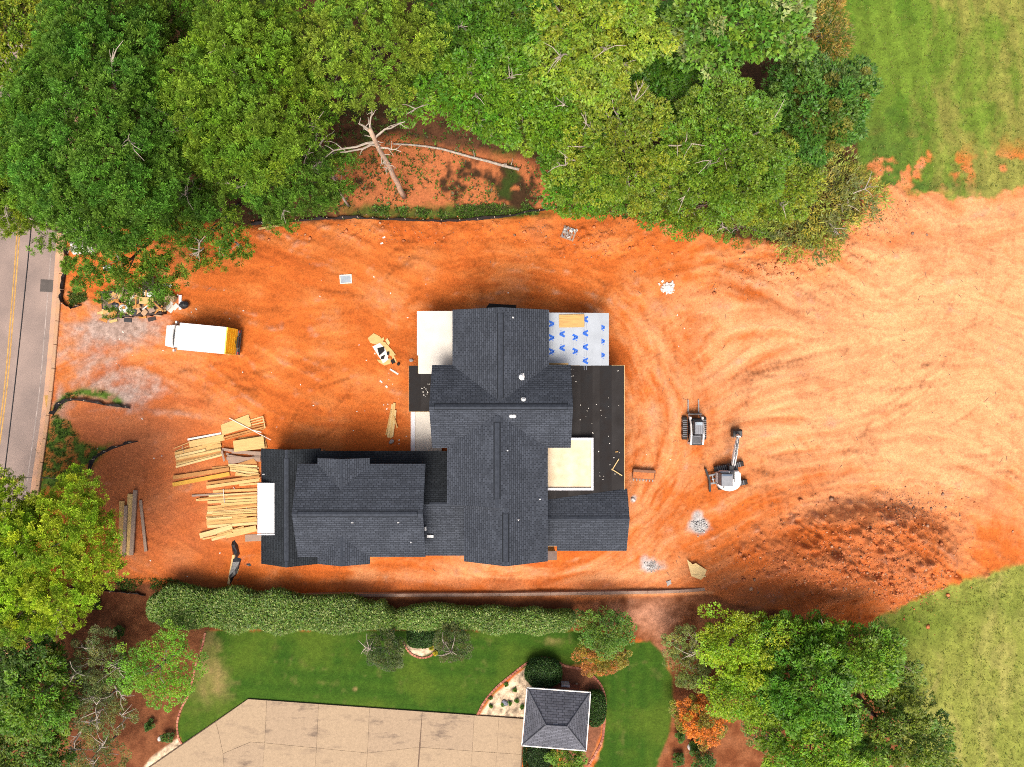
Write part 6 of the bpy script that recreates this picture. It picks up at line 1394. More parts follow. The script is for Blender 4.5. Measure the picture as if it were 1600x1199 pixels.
# loose soil: clods on the mound and along graded edges, twigs
def clods():
    rng = np.random.default_rng(71); n = 12000
    c = [(1345, 868, 120, 66, .40), (1420, 800, 55, 30, .07), (1230, 900, 90, 45, .14), (1240, 405, 110, 26, .12), (1340, 330, 70, 40, .06), (930, 375, 90, 30, .06), (620, 362, 240, 20, .06), (1400, 915, 60, 20, .09)]
    X, Y = [], []
    for cx, cy, sx, sy, w in c:
        m = int(n * w); X.append(rng.normal(cx, sx * 0.62, m)); Y.append(rng.normal(cy, sy * 0.62, m) - (X[-1] - cx) * (0.33 if cy == 405 else 0))
    X = np.concatenate(X); Y = np.concatenate(Y); m = len(X)
    s_ = 0.024 + rng.pareto(2.8, m) * 0.026; s_ = np.minimum(s_, 0.2); vs, cs = [], []
    B = np.array([gp(a, b) for a, b in zip(X, Y)])
    base = np.array([(1, 0, 0), (.3, .95, .1), (-.8, .6, -.1), (-.8, -.55, .1), (.35, -.95, 0), (.1, .05, .85), (0, 0, -.7)])
    tri = np.array([(0, 1, 5), (1, 2, 5), (2, 3, 5), (3, 4, 5), (4, 0, 5), (1, 0, 6), (2, 1, 6), (3, 2, 6), (4, 3, 6), (0, 4, 6)])
    a = rng.uniform(0, 6.28, m); ca, sa = np.cos(a), np.sin(a)
    bb_ = base[None] * rng.uniform(0.65, 1.3, (m, 7, 1)) * s_[:, None, None] * np.array([1, 1, 0.75])
    Vv = np.stack([bb_[..., 0] * ca[:, None] - bb_[..., 1] * sa[:, None], bb_[..., 0] * sa[:, None] + bb_[..., 1] * ca[:, None], bb_[..., 2]], -1) + B[:, None] + np.array([0, 0, 0.2])[None] * s_[:, None, None]
    Ff = tri[None] + (np.arange(m) * 7)[:, None, None]
    cc = np.array([0.44, 0.145, 0.055])[None] * rng.uniform(0.7, 1.4, (m, 1)); g_ = rng.uniform(0, 1, m) < 0.2; cc[g_] = np.array([0.40, 0.22, 0.13]) * rng.uniform(0.5, 1.2, (g_.sum(), 1))
    dk = (np.abs(X - 1420) < 60) & (Y < 800) & (rng.uniform(0, 1, m) < 0.6); cc[dk] = np.array([0.20, 0.12, 0.085]) * rng.uniform(0.5, 1.5, (dk.sum(), 1))
    o = link_mesh('soil_clods', fast_mesh('soil_clods', Vv.reshape(-1, 3), Ff.reshape(-1, 3), attr_mat('clod_soil', 0.95, 0.2, 20, 0.3, 40), np.repeat(cc, 7, 0)))
    tag(o, 'loose red clods and stones on the dirt mound and graded edges', 'clods', kind='stuff')
    # twigs and crumbs lying about
    mb = MB()
    for i in range(260):
        a, b = rng.uniform(120, 1580), rng.uniform(360, 910)
        if 395 < a < 990 and 470 < b < 890: continue
        if i % 3 and not (1040 < a and b > 380): continue
        g = gp(a, b); an = rng.uniform(0, 6.28); L = rng.uniform(0.1, 0.55); mb.box((g[0], g[1], g[2] + 0.015), (L, 0.025, 0.02), rz=an)
    tag(mb.build('twigs', M_BARK), 'scattered dark twigs lying on the clay', 'twigs', kind='stuff')
    mb = MB()
    for i in range(150):
        a, b = (rng.normal(655, 45), rng.normal(660, 45)) if i < 70 else (rng.uniform(120, 1100), rng.uniform(430, 905))
        if (640 < a < 990 and 480 < b < 890) or (395 < a < 720 and 700 < b < 890): continue
        g = gp(a, b); s_ = rng.uniform(0.03, 0.09); mb.box((g[0], g[1], g[2] + 0.015), (s_ * 1.6, s_, 0.02), rz=rng.uniform(0, 6))
    tag(mb.build('construction_litter', M_WWHT), 'tiny pale chips and wrappers strewn on the clay', 'litter', kind='stuff')
clods()
rng = np.random.default_rng(88); mb = MB()
for i in range(46):
    x, y = rng.uniform(4.6, 8.7), rng.uniform(-8.6, 1.2)
    if x < 6.6 and y < -4: continue
    s_ = rng.uniform(0.02, 0.06); mb.box((x, y, felt_z(x) + 0.065), (s_ * 1.7, s_, 0.02), rz=rng.uniform(0, 6))
for i in range(14): s_ = rng.uniform(0.03, 0.07); mb.box((rng.uniform(-7.3, -6.3), rng.uniform(-1.5, 0.6), 3.235), (s_ * 1.5, s_, 0.02), rz=rng.uniform(0, 6))
tag(mb.build('roof_litter', M_WWHT), 'tiny pale chips and offcuts strewn on the black felt roofs', 'litter', kind='stuff')
# ------------------------------------------------------------------ machines
M_TWHITE = mat('truck_white', (0.76, 0.75, 0.735), 0.4, var=0.05, scale=1.2, spec=0.4, tint=(0.64, 0.60, 0.55), detail=8)
M_TYEL = mat('truck_yellow', (1.3, 0.78, 0.012), 0.35, var=0.04, scale=1.5, spec=0.5)
M_TYEL2 = mat('truck_yellow_light', (1.25, 0.95, 0.08), 0.4, var=0.03)
M_GLASS = mat('dark_glass', (0.02, 0.025, 0.03), 0.08, spec=0.8, var=0.05)
M_TYRE = mat('rubber', (0.022, 0.021, 0.02), 0.85, var=0.3, scale=8, bump=0.3, tint=(0.06, 0.035, 0.02))
M_STEEL = mat('worn_steel', (0.26, 0.25, 0.24), 0.5, 0.6, var=0.25, scale=6)
M_DARK = mat('dark_paint', (0.03, 0.031, 0.034), 0.5, var=0.25, scale=4)
M_GREY = mat('machine_grey', (0.15, 0.155, 0.17), 0.45, var=0.12, scale=3)
M_GREYL = mat('machine_grey_light', (0.24, 0.25, 0.27), 0.4, var=0.1, scale=3)
M_CHROME = mat('chrome', (0.6, 0.6, 0.6), 0.2, 0.9)
M_RED = mat('tail_red', (0.5, 0.02, 0.02), 0.4)

def wheel(root, x, y, r, w, name='wheel'):
    t = MB().cyl((x, y - w / 2, r), (x, y + w / 2, r), r, n=20).build(name, M_TYRE, root)
    s_ = 1 if y > 0 else -1
    MB().cyl((x, y + s_ * (w / 2 - 0.02), r), (x, y + s_ * (w / 2 + 0.012), r), r * 0.55, r * 0.5, n=14).build('rim', M_CHROME, t)
# box truck, x forward
bx_, by_, _ = at(316, 529, 3.05)
tk = empty('box_truck', (bx_, by_, gz(bx_, by_)), R(174.6), 'white box truck with yellow rear door parked near the gravel entrance', 'truck')
BL, BW = 3.8, 2.16
b = MB().bbox((0, 0, 1.88), (BL, BW, 2.34), 0.035).build('box_body', M_TWHITE, tk)
for s_ in (-1, 1): MB().box((0, s_ * (BW / 2 - 0.02), 3.055), (BL - 0.06, 0.045, 0.03)).build('roof_rail', M_WPAR, b)
for i in range(7): MB().box((-BL / 2 + 0.35 + i * 0.52, 0, 3.051), (0.03, BW - 0.12, 0.008)).build('roof_rib', M_WPAR, b)
d = MB().box((-BL / 2 - 0.02, 0, 1.86), (0.04, BW - 0.20, 2.16)).build('rear_door', M_TYEL, tk); tag(d, 'yellow roll-up rear door')
for zz in (1.35, 1.8, 2.25, 2.7): MB().box((-BL / 2 - 0.043, 0, zz), (0.012, BW - 0.24, 0.02)).build('door_slat', M_TYEL2, d)
MB().box((-BL / 2 - 0.055, 0.0, 1.12), (0.03, 0.3, 0.06)).build('handle', M_DARK, d)
MB().box((-BL / 2 - 0.03, 0, 3.0), (0.07, BW, 0.11)).build('door_frame', M_TYEL2, tk)
for s_ in (-1, 1): MB().box((-BL / 2 - 0.028, s_ * (BW / 2 - 0.05), 1.93), (0.06, 0.1, 2.02)).build('door_frame', M_TYEL2, tk)
MB().box((0.3, 0, 0.82), (4.8, 0.9, 0.18)).build('chassis', M_DARK, tk)
MB().box((-BL / 2 - 0.12, 0, 0.52), (0.26, BW - 0.1, 0.16)).build('rear_bumper', M_DARK, tk)
MB().box((-BL / 2 - 0.07, 0, 0.68), (0.10, BW - 0.2, 0.10)).build('lift_gate_bar', M_STEEL, tk)
for s_ in (-1, 1):
    MB().box((-BL / 2 - 0.14, s_ * 0.9, 0.66), (0.08, 0.2, 0.12)).build('tail_light', M_RED, tk)
    MB().box((-BL / 2 - 0.14, s_ * 0.45, 0.62), (0.06, 0.14, 0.08)).build('licence_lamp', M_CHROME, tk)
# cab: side profile extruded across the width, narrowing to the nose
prof = [(1.86, 0.45), (3.86, 0.45), (3.95, 0.75), (3.86, 1.12), (3.12, 1.30), (2.62, 2.12), (1.86, 2.2)]
mb = MB(); n = len(prof); sec = []
for s_, kx, ky in ((-1, 0.90, 1), (-0.93, 1, 1), (0.93, 1, 1), (1, 0.90, 1)):
    for (x, z) in prof:
        nar = 1.0 - 0.10 * max(0, (x - 3.0) / 0.9) - 0.10 * max(0, (z - 1.35) / 0.85)
        sec.append((1.86 + (x - 1.86) * kx, s_ * 0.98 * nar, 0.45 + (z - 0.45) * (0.985 if abs(s_) == 1 else 1)))
fs = [tuple(range(n))] + [(k * n + i, k * n + (i + 1) % n, (k + 1) * n + (i + 1) % n, (k + 1) * n + i)[::-1] for k in range(3) for i in range(n)] + [tuple(range(4 * n - 1, 3 * n - 1, -1))]
cabo = mb.add(sec, fs).build('cab', M_TWHITE, tk)
ws = []
for (x, z) in ((3.08, 1.34), (2.66, 2.075)):
    for y in (-0.84, -0.45, 0, 0.45, 0.84):
        bow = 0.10 * (1 - (y / 0.84) ** 2); ws.append((x + 0.025 + bow, y * (1 if z < 2 else 0.93), z + 0.02))
MB().add(ws, [(i, i + 1, 6 + i, 5 + i) for i in range(4)]).build('windscreen', M_GLASS, cabo)
for s_ in (-1, 1):
    MB().box((2.55, s_ * 0.93, 1.62), (0.42, 0.03, 0.40)).build('side_window', M_GLASS, cabo)
    mi = MB().box((2.85, s_ * 1.16, 1.52), (0.12, 0.2, 0.32)).build('mirror', M_TWHITE, cabo); MB().box((2.87, s_ * 1.03, 1.42), (0.05, 0.16, 0.05)).build('mirror_arm', M_DARK, mi)
    MB().box((3.91, s_ * 0.66, 0.86), (0.08, 0.26, 0.16)).build('headlight', M_CHROME, cabo)
MB().box((3.97, 0, 0.5), (0.12, 1.74, 0.2)).build('front_bumper', M_DARK, tk)
for q in (0.02, 0.10, 0.18): MB().box((1.90 + q * 0.6, 0, 2.6 - q * 2.2), (0.05, 1.9 - q, 0.05)).build('fairing_rib', M_GREYL, tk)
for (x, y, w_) in ((3.2, 0.84, 0.22), (3.2, -0.84, 0.22), (-1.0, 0.80, 0.42), (-1.0, -0.80, 0.42)): wheel(tk, x, y, 0.37, w_)

def belt(root, L, w, h, x, y, name='track', m=None, lug=0.17):
    """rubber crawler belt along local X with lugs, rollers inside"""
    mb = MB(); n = 8; pts = []
    r_ = h / 2
    for i in range(n + 1): a = -math.pi / 2 + math.pi * i / n; pts.append((L / 2 - r_ + r_ * math.cos(a), r_ + r_ * math.sin(a)))
    for i in range(n + 1): a = math.pi / 2 + math.pi * i / n; pts.append((-L / 2 + r_ + r_ * math.cos(a), r_ + r_ * math.sin(a)))
    k = len(pts); vs = [(x + p[0], y - w / 2, p[1]) for p in pts] + [(x + p[0], y + w / 2, p[1]) for p in pts]
    mb.add(vs, [tuple(range(k)), tuple(range(2 * k - 1, k - 1, -1))] + [(i, k + i, k + (i + 1) % k, (i + 1) % k) for i in range(k)])
    t = mb.build(name, m or M_TYRE, root); q = -L / 2 + r_; i = 0; ml = MB()
    while q < L / 2 - r_ + 0.01: ml.box((x + q, y, h + 0.008), (lug * 0.42, w * 0.98, 0.03)); q += lug; i += 1
    ml.build('tread', M_GREY if m is None else M_STEEL, t)
    for s_ in (-1, 1):
        for q in (-L * 0.32, 0, L * 0.32): MB().cyl((x + q, y + s_ * w * 0.49, r_), (x + q, y + s_ * (w * 0.5 + 0.02), r_), r_ * 0.6, n=12).build('roller', M_STEEL, t)
    return t
# compact track loader with forks, x forward (points to the photo's top)
lx, ly, _ = at(1088.5, 672, 1.2)
ld = empty('track_loader', (lx, ly, gz(lx, ly) + 0.0), R(90), 'compact white and black track loader with pallet forks, left of the excavator', 'loader')
for s_ in (-1, 1):
    belt(ld, 1.95, 0.38, 0.55, 0.10, s_ * 0.80)
    arm = MB().tube([(-1.0, s_ * 0.50, 1.35), (-0.4, s_ * 0.50, 1.52), (0.5, s_ * 0.50, 1.36), (0.98, s_ * 0.50, 0.98), (1.16, s_ * 0.48, 0.45)], [0.08, 0.08, 0.075, 0.075, 0.07], n=8).build('lift_arm', M_TWHITE, ld)
    MB().cyl((-0.95, s_ * 0.56, 0.85), (-0.2, s_ * 0.56, 1.5), 0.05, n=8).build('lift_cylinder', M_CHROME, arm)
    MB().bbox((0.98, s_ * 0.50, 1.10), (0.22, 0.19, 0.24), 0.03).build('arm_knuckle', M_TWHITE, arm)
    MB().box((-1.12, s_ * 0.50, 0.85), (0.2, 0.15, 0.9)).build('rear_upright', M_TWHITE, ld)
MB().bbox((-0.1, 0, 0.62), (2.1, 1.0, 0.62), 0.05).build('hull', M_DARK, ld)
cb = MB().bbox((0.25, 0, 1.42), (1.18, 0.78, 1.14), 0.10).build('cab', M_DARK, ld)
MB().bbox((0.20, 0, 2.005), (1.00, 0.68, 0.05), 0.02).build('cab_roof', M_GREYL, cb)
for i in range(4): MB().box((0.06, -0.27 + i * 0.18, 2.035), (0.66, 0.05, 0.02)).build('roof_rib', M_GREY, cb)
MB().bbox((0.58, 0, 2.04), (0.22, 0.5, 0.03), 0.01).build('skylight', mat('pale_glass', (0.35, 0.42, 0.47), 0.15, var=0.08), cb)
MB().box((0.855, 0, 1.45), (0.03, 0.7, 0.85)).build('front_window', M_GLASS, cb)
hd = MB().bbox((-0.80, 0, 1.12), (0.78, 0.80, 0.44), 0.08).build('engine_hood', M_GREY, ld)
for i in range(6): MB().box((-1.02 + i * 0.08, 0, 1.345), (0.035, 0.62, 0.02)).build('hood_louvre', M_DARK, hd)
MB().bbox((-1.20, 0, 0.95), (0.14, 0.92, 0.7), 0.03).build('rear_door', M_DARK, ld)
cr = MB().box((1.30, 0, 0.42), (0.08, 1.12, 0.52)).build('fork_carriage', M_DARK, ld); MB().box((1.28, 0, 0.70), (0.07, 1.16, 0.07)).build('carriage_bar', M_STEEL, cr)
for s_ in (-1, 1): fk = MB().box((1.90, s_ * 0.44, 0.13), (1.15, 0.10, 0.045)).build('fork', M_STEEL, ld); MB().box((1.36, s_ * 0.44, 0.36), (0.05, 0.10, 0.5)).build('fork_heel', M_STEEL, fk)

# mini excavator
ex, ey, _ = at(1142, 743, 0.4); eg = gz(ex, ey)
exv = empty('mini_excavator', (ex, ey, eg), R(11.5), 'small white and grey excavator with raised boom east of the loader', 'excavator')
for s_ in (-1, 1): belt(exv, 2.55, 0.40, 0.56, 0, s_ * 0.78)
MB().box((0, 0, 0.42), (1.3, 1.2, 0.28)).build('undercarriage', M_DARK, exv)
bl = MB().add([(-2.02, -0.98, 0.06), (-1.86, -0.98, 0.05), (-1.92, -0.98, 0.50), (-2.08, -0.98, 0.52), (-2.02, 0.98, 0.06), (-1.86, 0.98, 0.05), (-1.92, 0.98, 0.50), (-2.08, 0.98, 0.52), (-1.90, 0, 0.05), (-1.74, 0, 0.05), (-1.78, 0, 0.50), (-1.94, 0, 0.52)],
    [(0, 1, 2, 3), (7, 6, 5, 4), (3, 2, 10, 11), (11, 10, 6, 7), (0, 3, 11, 8), (8, 11, 7, 4), (1, 9, 10, 2), (9, 5, 6, 10), (0, 8, 9, 1), (8, 4, 5, 9)]).build('dozer_blade', M_DARK, exv)
for s_ in (-1, 1): MB().box((-1.35, s_ * 0.36, 0.36), (1.0, 0.14, 0.16), rz=R(s_ * 3)).build('blade_arm', M_GREYL, exv)
MB().box((-1.55, 0, 0.40), (0.10, 0.7, 0.14)).build('blade_crossbar', M_STEEL, exv)
MB().cyl((-1.05, 0, 0.5), (-1.65, 0, 0.42), 0.06, n=8).build('blade_cylinder', M_CHROME, exv)
MB().cyl((0, 0, 0.52), (0, 0, 0.72), 0.55, n=18).build('slew_ring', M_DARK, exv)
up = R(90 - 11.5)                                      # upper works face the photo's top
cu, su = math.cos(up), math.sin(up)
UX, UY = at(1140.5, 750, 1.5)[0] - ex, at(1140.5, 750, 1.5)[1] - ey
c0, s0 = math.cos(-R(11.5)), math.sin(-R(11.5)); UX, UY = c0 * UX - s0 * UY, s0 * UX + c0 * UY
def upv(mb):
    mb.v = [(UX + cu * x - su * y, UY + su * x + cu * y, z) for x, y, z in mb.v]; return mb
# house of the upper works: rounded counterweight behind, x forward
pl_ = []
for i in range(13): a = math.pi / 2 + math.pi * i / 12; pl_.append((-0.22 + 0.78 * math.cos(a) * 0.95, 0.97 * math.sin(a) * (1.0)))
pl_ += [(0.50, -0.95), (0.72, -0.75), (0.72, -0.20), (0.72, 0.6), (0.55, 0.97)]
body = upv(MB().prism(pl_, 0.74, 1.30)).build('body', M_TWHITE, exv)
upv(MB().prism([(x * 0.93 - 0.01, y * 0.93) for x, y in pl_], 1.30, 1.42)).build('engine_cover', M_TWHITE, body)
upv(MB().prism([(x * 1.01, y * 1.01) for x, y in pl_[:13]], 0.62, 0.78)).build('counterweight', M_GREYL, body)
upv(MB().cyl((-0.62, 0.5, 1.40), (-0.62, 0.5, 1.47), 0.05, n=8)).build('fuel_cap', M_DARK, body)
cabx = upv(MB().bbox((0.10, 0.50, 1.55), (1.02, 0.92, 1.66), 0.06)).build('cab', M_GREY, exv)
upv(MB().bbox((0.10, 0.50, 2.395), (0.98, 0.90, 0.05), 0.02)).build('cab_roof', M_GREYL, cabx)
upv(MB().box((0.50, 0.50, 2.425), (0.14, 0.80, 0.02))).build('roof_window', mat('blue_glass', (0.10, 0.14, 0.20), 0.1, var=0.1), cabx)
upv(MB().box((0.615, 0.50, 1.75), (0.02, 0.78, 1.1))).build('front_window', M_GLASS, cabx)
upv(MB().bbox((0.25, -0.20, 1.47), (0.86, 0.36, 0.14), 0.03)).build('hydraulic_deck', M_DARK, body)
upv(MB().bbox((-0.05, -0.18, 1.55), (0.24, 0.30, 0.05), 0.02)).build('service_lid', M_TWHITE, body)
upv(MB().bbox((0.92, -0.22, 1.0), (0.5, 0.42, 0.42), 0.05)).build('swing_post', M_DARK, exv)
def exl(px, py, z):   # world point seen at a photo pixel, in the excavator's own axes
    x, y, _ = at(px, py, z); x -= ex; y -= ey; return (c0 * x - s0 * y, s0 * x + c0 * y, z - eg)
def boxbeam(pts, ws, hs):
    """welded box section through points: widths ws, depths hs"""
    mb = MB(); P = [Vector(p) for p in pts]; vs = []; k = len(P)
    for i, p in enumerate(P):
        d = (P[min(i + 1, k - 1)] - P[max(i - 1, 0)]).normalized(); sd_ = d.cross(Vector((0, 0, 1))).normalized(); u = sd_.cross(d)
        for a_, b_ in ((-1, -1), (1, -1), (1, 1), (-1, 1)): vs.append(p + sd_ * a_ * ws[i] / 2 + u * b_ * hs[i] / 2)
    fs = [(i * 4 + j, i * 4 + (j + 1) % 4, i * 4 + 4 + (j + 1) % 4, i * 4 + 4 + j) for i in range(k - 1) for j in range(4)] + [(3, 2, 1, 0), tuple(range(4 * k - 4, 4 * k))]
    return mb.add(vs, fs)
B0, B1, B2, B3 = exl(1145.5, 727, 1.0), exl(1148.0, 712, 2.0), exl(1151.0, 694, 2.45), exl(1153.0, 683, 2.3)
K1, K2 = exl(1153.0, 681, 1.5), exl(1151.5, 679, 0.75)
bo = boxbeam([B0, B1, B2, B3], [0.26, 0.28, 0.24, 0.20], [0.24, 0.34, 0.30, 0.2]).build('boom', M_TWHITE, exv)
lift = lambda p, dz, dx_=0.0: (p[0] + dx_, p[1], p[2] + dz)
MB().tube([lift(B0, 0.2), lift(B1, 0.22), lift(B2, 0.20)], [0.05, 0.06, 0.05], n=8).build('boom_cylinder', M_GREY, bo)
for q in (-0.07, 0.07): MB().tube([lift(B0, 0.14, q), lift(B1, 0.20, q), lift(B2, 0.18, q), lift(B3, 0.14, q)], [0.022] * 4, n=6).build('hose', M_DARK, bo)
for t in (0.3, 0.75): MB().box(tuple(np.array(B1) * (1 - t) + np.array(B2) * t + np.array([0, 0, 0.19])), (0.26, 0.06, 0.08), rz=R(-8)).build('hose_clamp', M_CHROME, bo)
st_ = boxbeam([lift(B3, 0.1), K1, K2], [0.2, 0.18, 0.14], [0.24, 0.2, 0.16]).build('stick', M_TWHITE, exv)
MB().cyl(lift(B3, 0.1, 0.16), lift(K2, 0.1, 0.16), 0.05, n=8).build('bucket_cylinder', M_CHROME, st_)
MB().box(lift(K2, -0.05), (0.26, 0.24, 0.22), rz=up).build('bucket_linkage', M_STEEL, st_)
_bx = np.array(exl(1150.5, 677, 0.4)); BUX = ((_bx[0] - UX) * cu + (_bx[1] - UY) * su - 3.44, -(_bx[0] - UX) * su + (_bx[1] - UY) * cu + 0.68)
bk = MB(); w = 0.36
pr = [(3.20, 0.75), (3.62, 0.82), (3.80, 0.55), (3.72, 0.22), (3.40, 0.05), (3.12, 0.10), (3.14, 0.16), (3.40, 0.13), (3.64, 0.28), (3.70, 0.52), (3.56, 0.72), (3.22, 0.66)]
k = len(pr); bk.add([(x, -0.68 - w, z) for x, z in pr] + [(x, -0.68 + w, z) for x, z in pr], [tuple(range(k)), tuple(range(2 * k - 1, k - 1, -1))] + [(i, (i + 1) % k, k + (i + 1) % k, k + i)[::-1] for i in range(k)])
for s_ in (-1, 1): bk.prism([(3.15, -0.68 + s_ * (w + 0.012)), (3.75, -0.68 + s_ * (w + 0.012)), (3.75, -0.68 + s_ * (w + 0.03)), (3.15, -0.68 + s_ * (w + 0.03))], 0.10, 0.72)
bk.v = [(x + BUX[0], y + BUX[1], z) for x, y, z in bk.v]
bko = upv(bk).build('bucket', M_DARK, exv)
for i in range(4): upv(MB().box((3.07 + BUX[0], -0.95 + i * 0.18 + BUX[1], 0.10), (0.14, 0.06, 0.04))).build('tooth', M_STEEL, bko)

# spare loader bucket on the ground
g = gp(1005, 741.5); sb = empty('loader_bucket', g, R(-3.5), 'rusty clay-covered loader bucket lying on the ground beside the felt roof', 'bucket')
M_RUST = mat('rusty_steel', (0.22, 0.115, 0.07), 0.85, 0.2, var=0.4, scale=4, tint=(0.42, 0.17, 0.08))
MB().box((0, -0.02, 0.06), (1.86, 0.84, 0.05)).build('floor', M_RUST, sb)
MB().box((0, 0.40, 0.30), (1.86, 0.05, 0.46)).build('back_plate', M_RUST, sb)
MB().box((0, 0.33, 0.50), (1.86, 0.22, 0.04)).build('top_lip', M_RUST, sb)
for s_ in (-1, 1): MB().prism([(s_ * 0.90, -0.4), (s_ * 0.935, -0.4), (s_ * 0.935, 0.42), (s_ * 0.90, 0.42)], 0.04, [0.12, 0.12, 0.5, 0.5] if s_ > 0 else [0.5, 0.5, 0.12, 0.12][::-1]).build('side_plate', M_RUST, sb)
for i in range(7): MB().box((-0.81 + i * 0.27, -0.49, 0.07), (0.09, 0.16, 0.05)).build('tooth', M_STEEL, sb)
rng = np.random.default_rng(9); mb = MB()
nx_, ny_ = 16, 8
vs = [(-0.88 + 1.76 * i / (nx_ - 1), -0.36 + 0.66 * j / (ny_ - 1), 0.09 + 0.20 * j / (ny_ - 1) + rng.normal(0, 0.02)) for j in range(ny_) for i in range(nx_)]
mb.add(vs, [(j * nx_ + i, j * nx_ + i + 1, (j + 1) * nx_ + i + 1, (j + 1) * nx_ + i) for j in range(ny_ - 1) for i in range(nx_ - 1)])
mb.build('soil_fill', mat('clay_fill', (0.50, 0.16, 0.05), 0.95, var=0.25, scale=4, bump=0.5), sb, smooth=True)

# rubbish skip with its load
sx0, sy0, _ = at(208, 474, 0.6); sg = gz(sx0, sy0)
SKA = R(4)
sk = empty('rubbish_skip', (sx0, sy0, sg), SKA, 'long black open rubbish skip heaped with building waste under the thin pine', 'skip')
SL, SW, SH = 4.9, 2.1, 0.85
M_SKIP = mat('skip_steel', (0.030, 0.027, 0.025), 0.6, 0.2, var=0.4, scale=3, tint=(0.09, 0.04, 0.025))
MB().box((0, 0, 0.12), (SL, SW, 0.10)).build('floor', M_SKIP, sk)
for s_ in (-1, 1):
    sd_ = MB().box((0, s_ * (SW / 2 - 0.04), 0.17 + SH / 2), (SL, 0.08, SH)).build('side_wall', M_SKIP, sk)
    MB().box((0, s_ * (SW / 2), 0.17 + SH), (SL + 0.1, 0.14, 0.10)).build('rim', M_SKIP, sd_)
    for i in range(6): MB().box((-SL / 2 + 0.45 + i * 0.82, s_ * (SW / 2 + 0.04), 0.15 + SH / 2), (0.10, 0.09, SH)).build('rib', M_SKIP, sd_)
for s_ in (-1, 1): MB().box((s_ * (SL / 2 - 0.04), 0, 0.17 + SH / 2), (0.08, SW - 0.17, SH - 0.01)).build('end_wall', M_SKIP, sk)
for (x, y) in ((-SL / 2 + 0.3, -0.8), (-SL / 2 + 0.3, 0.8), (SL / 2 - 0.3, -0.8), (SL / 2 - 0.3, 0.8)): MB().cyl((x, y - 0.1, 0.1), (x, y + 0.1, 0.1), 0.1, n=10).build('roller', M_STEEL, sk)
M_CARD = mat('cardboard', (0.46, 0.29, 0.17), 0.85, var=0.15, scale=3)
M_BAGW = mat('white_bag', (0.76, 0.74, 0.74), 0.5, var=0.06, bump=0.4, bscale=8)
M_CLAYB = mat('orange_board', (0.52, 0.22, 0.05), 0.8, var=0.2)
def skp(lx_, ly_, z):  # skip-local to world
    c_, s_ = math.cos(SKA), math.sin(SKA); return (sx0 + c_ * lx_ - s_ * ly_, sy0 + s_ * lx_ + c_ * ly_, sg + z)
rr = random.Random(31)
MB().box((0, 0, 0.62), (SL - 0.25, SW - 0.25, 0.88)).build('packed_waste', mat('packed_waste', (0.16, 0.11, 0.08), 0.95, var=0.7, scale=3.5, bump=0.8, bscale=6), sk)
cnt = 0
for i in range(56):
    lx_, ly_ = rr.uniform(-SL / 2 + 0.15, SL / 2 + 0.1), rr.uniform(-SW / 2 + 0.05, SW / 2 - 0.1); z = 1.08 + (i % 9) * 0.045
    L, w_ = rr.choice(((0.9, 0.1), (1.2, 0.14), (0.6, 0.3), (0.5, 0.4), (0.8, 0.22), (1.0, 0.08)))
    m = rr.choice((M_WPINE[0], M_WPINE[1], M_WPINE[3], M_WBRN, M_CLAYB, M_CARD, M_WWHT, M_DARK, M_WPINE[2], M_CARD))
    o = MB().box((0, 0, 0), (L, w_, 0.035), rz=rr.uniform(0, 3.14), ry=rr.uniform(-0.12, 0.12)).build('waste_board', m, loc=skp(lx_, ly_, z))
    px_ = CX + o.location.x * FPX / (CAM_H - 1.2); where = 'at its left end' if px_ < 175 else 'left of the white sack' if px_ < 190 else 'around the white sack' if px_ < 204 else 'left of the yellow plywood' if px_ < 222 else 'around the yellow plywood' if px_ < 238 else 'at its right end'
    sz = 'long narrow' if L > 0.95 else 'square' if w_ > 0.25 else 'short'
    tag(o, f'{sz} {TONE[m.name]} waste piece in skip {where}, ' + ('near side' if ly_ < -0.25 else 'far side' if ly_ > 0.25 else 'middle'), 'waste piece', 'waste in the skip')
_by = {}
for o in COL.objects:
    if o.get('group') == 'waste in the skip': _by.setdefault(o['label'], []).append(o)
for lb_, os_ in _by.items():
    if len(os_) > 1:
        os_.sort(key=lambda o: o.location.x)
        for i, o in enumerate(os_): o['label'] = lb_ + (', leftmost' if i == 0 else ', rightmost' if i == len(os_) - 1 else ', between')
def bag(px, py, z, r, m, lb, nm='rubbish_bag', sq=0.6):
    SEED[0] += 1; rng = np.random.default_rng(SEED[0]); mb = MB().ellipsoid((0, 0, 0), (r, r * 0.8, r * sq), 12, 7); v = np.array(mb.v); v *= 1 + 0.14 * np.sin(v @ rng.normal(0, 7 / r * 0.3, (3, 1))) + rng.normal(0, .04, (len(v), 1)); mb.v = [tuple(q) for q in v]
    x, y, _ = at(px, py, z); o = mb.build(nm, m, loc=(x, y, gz(x, y) + z), smooth=False); return tag(o, lb, 'bag' if 'bag' in nm else 'debris')
bag(194, 482, 1.35, 0.42, M_BAGW, 'white sack with an orange mark in the middle of the skip')
x, y, _ = at(193, 481, 1.62); tag(MB().cyl((0, 0, 0), (0, 0, 0.02), 0.13, n=10).build('orange_patch', M_CLAYB, loc=(x, y, gz(x, y) + 1.62)), 'round orange cap lying on the white sack', 'cap')
bag(182, 478, 1.25, 0.42, M_TARP, 'black rubbish bag left of the white sack in the skip')
bag(236, 461, 1.3, 0.36, M_BAGW, 'white crumpled wrapper at the right end of the skip')
x, y, _ = at(229, 470, 1.5); tag(MB().box((0, 0, 0), (1.15, 0.55, 0.03), rz=R(-2)).build('plywood_offcut', M_WPINE[1], loc=(x, y, gz(x, y) + 1.5)), 'yellow plywood piece lying over the right part of the skip', 'offcut')
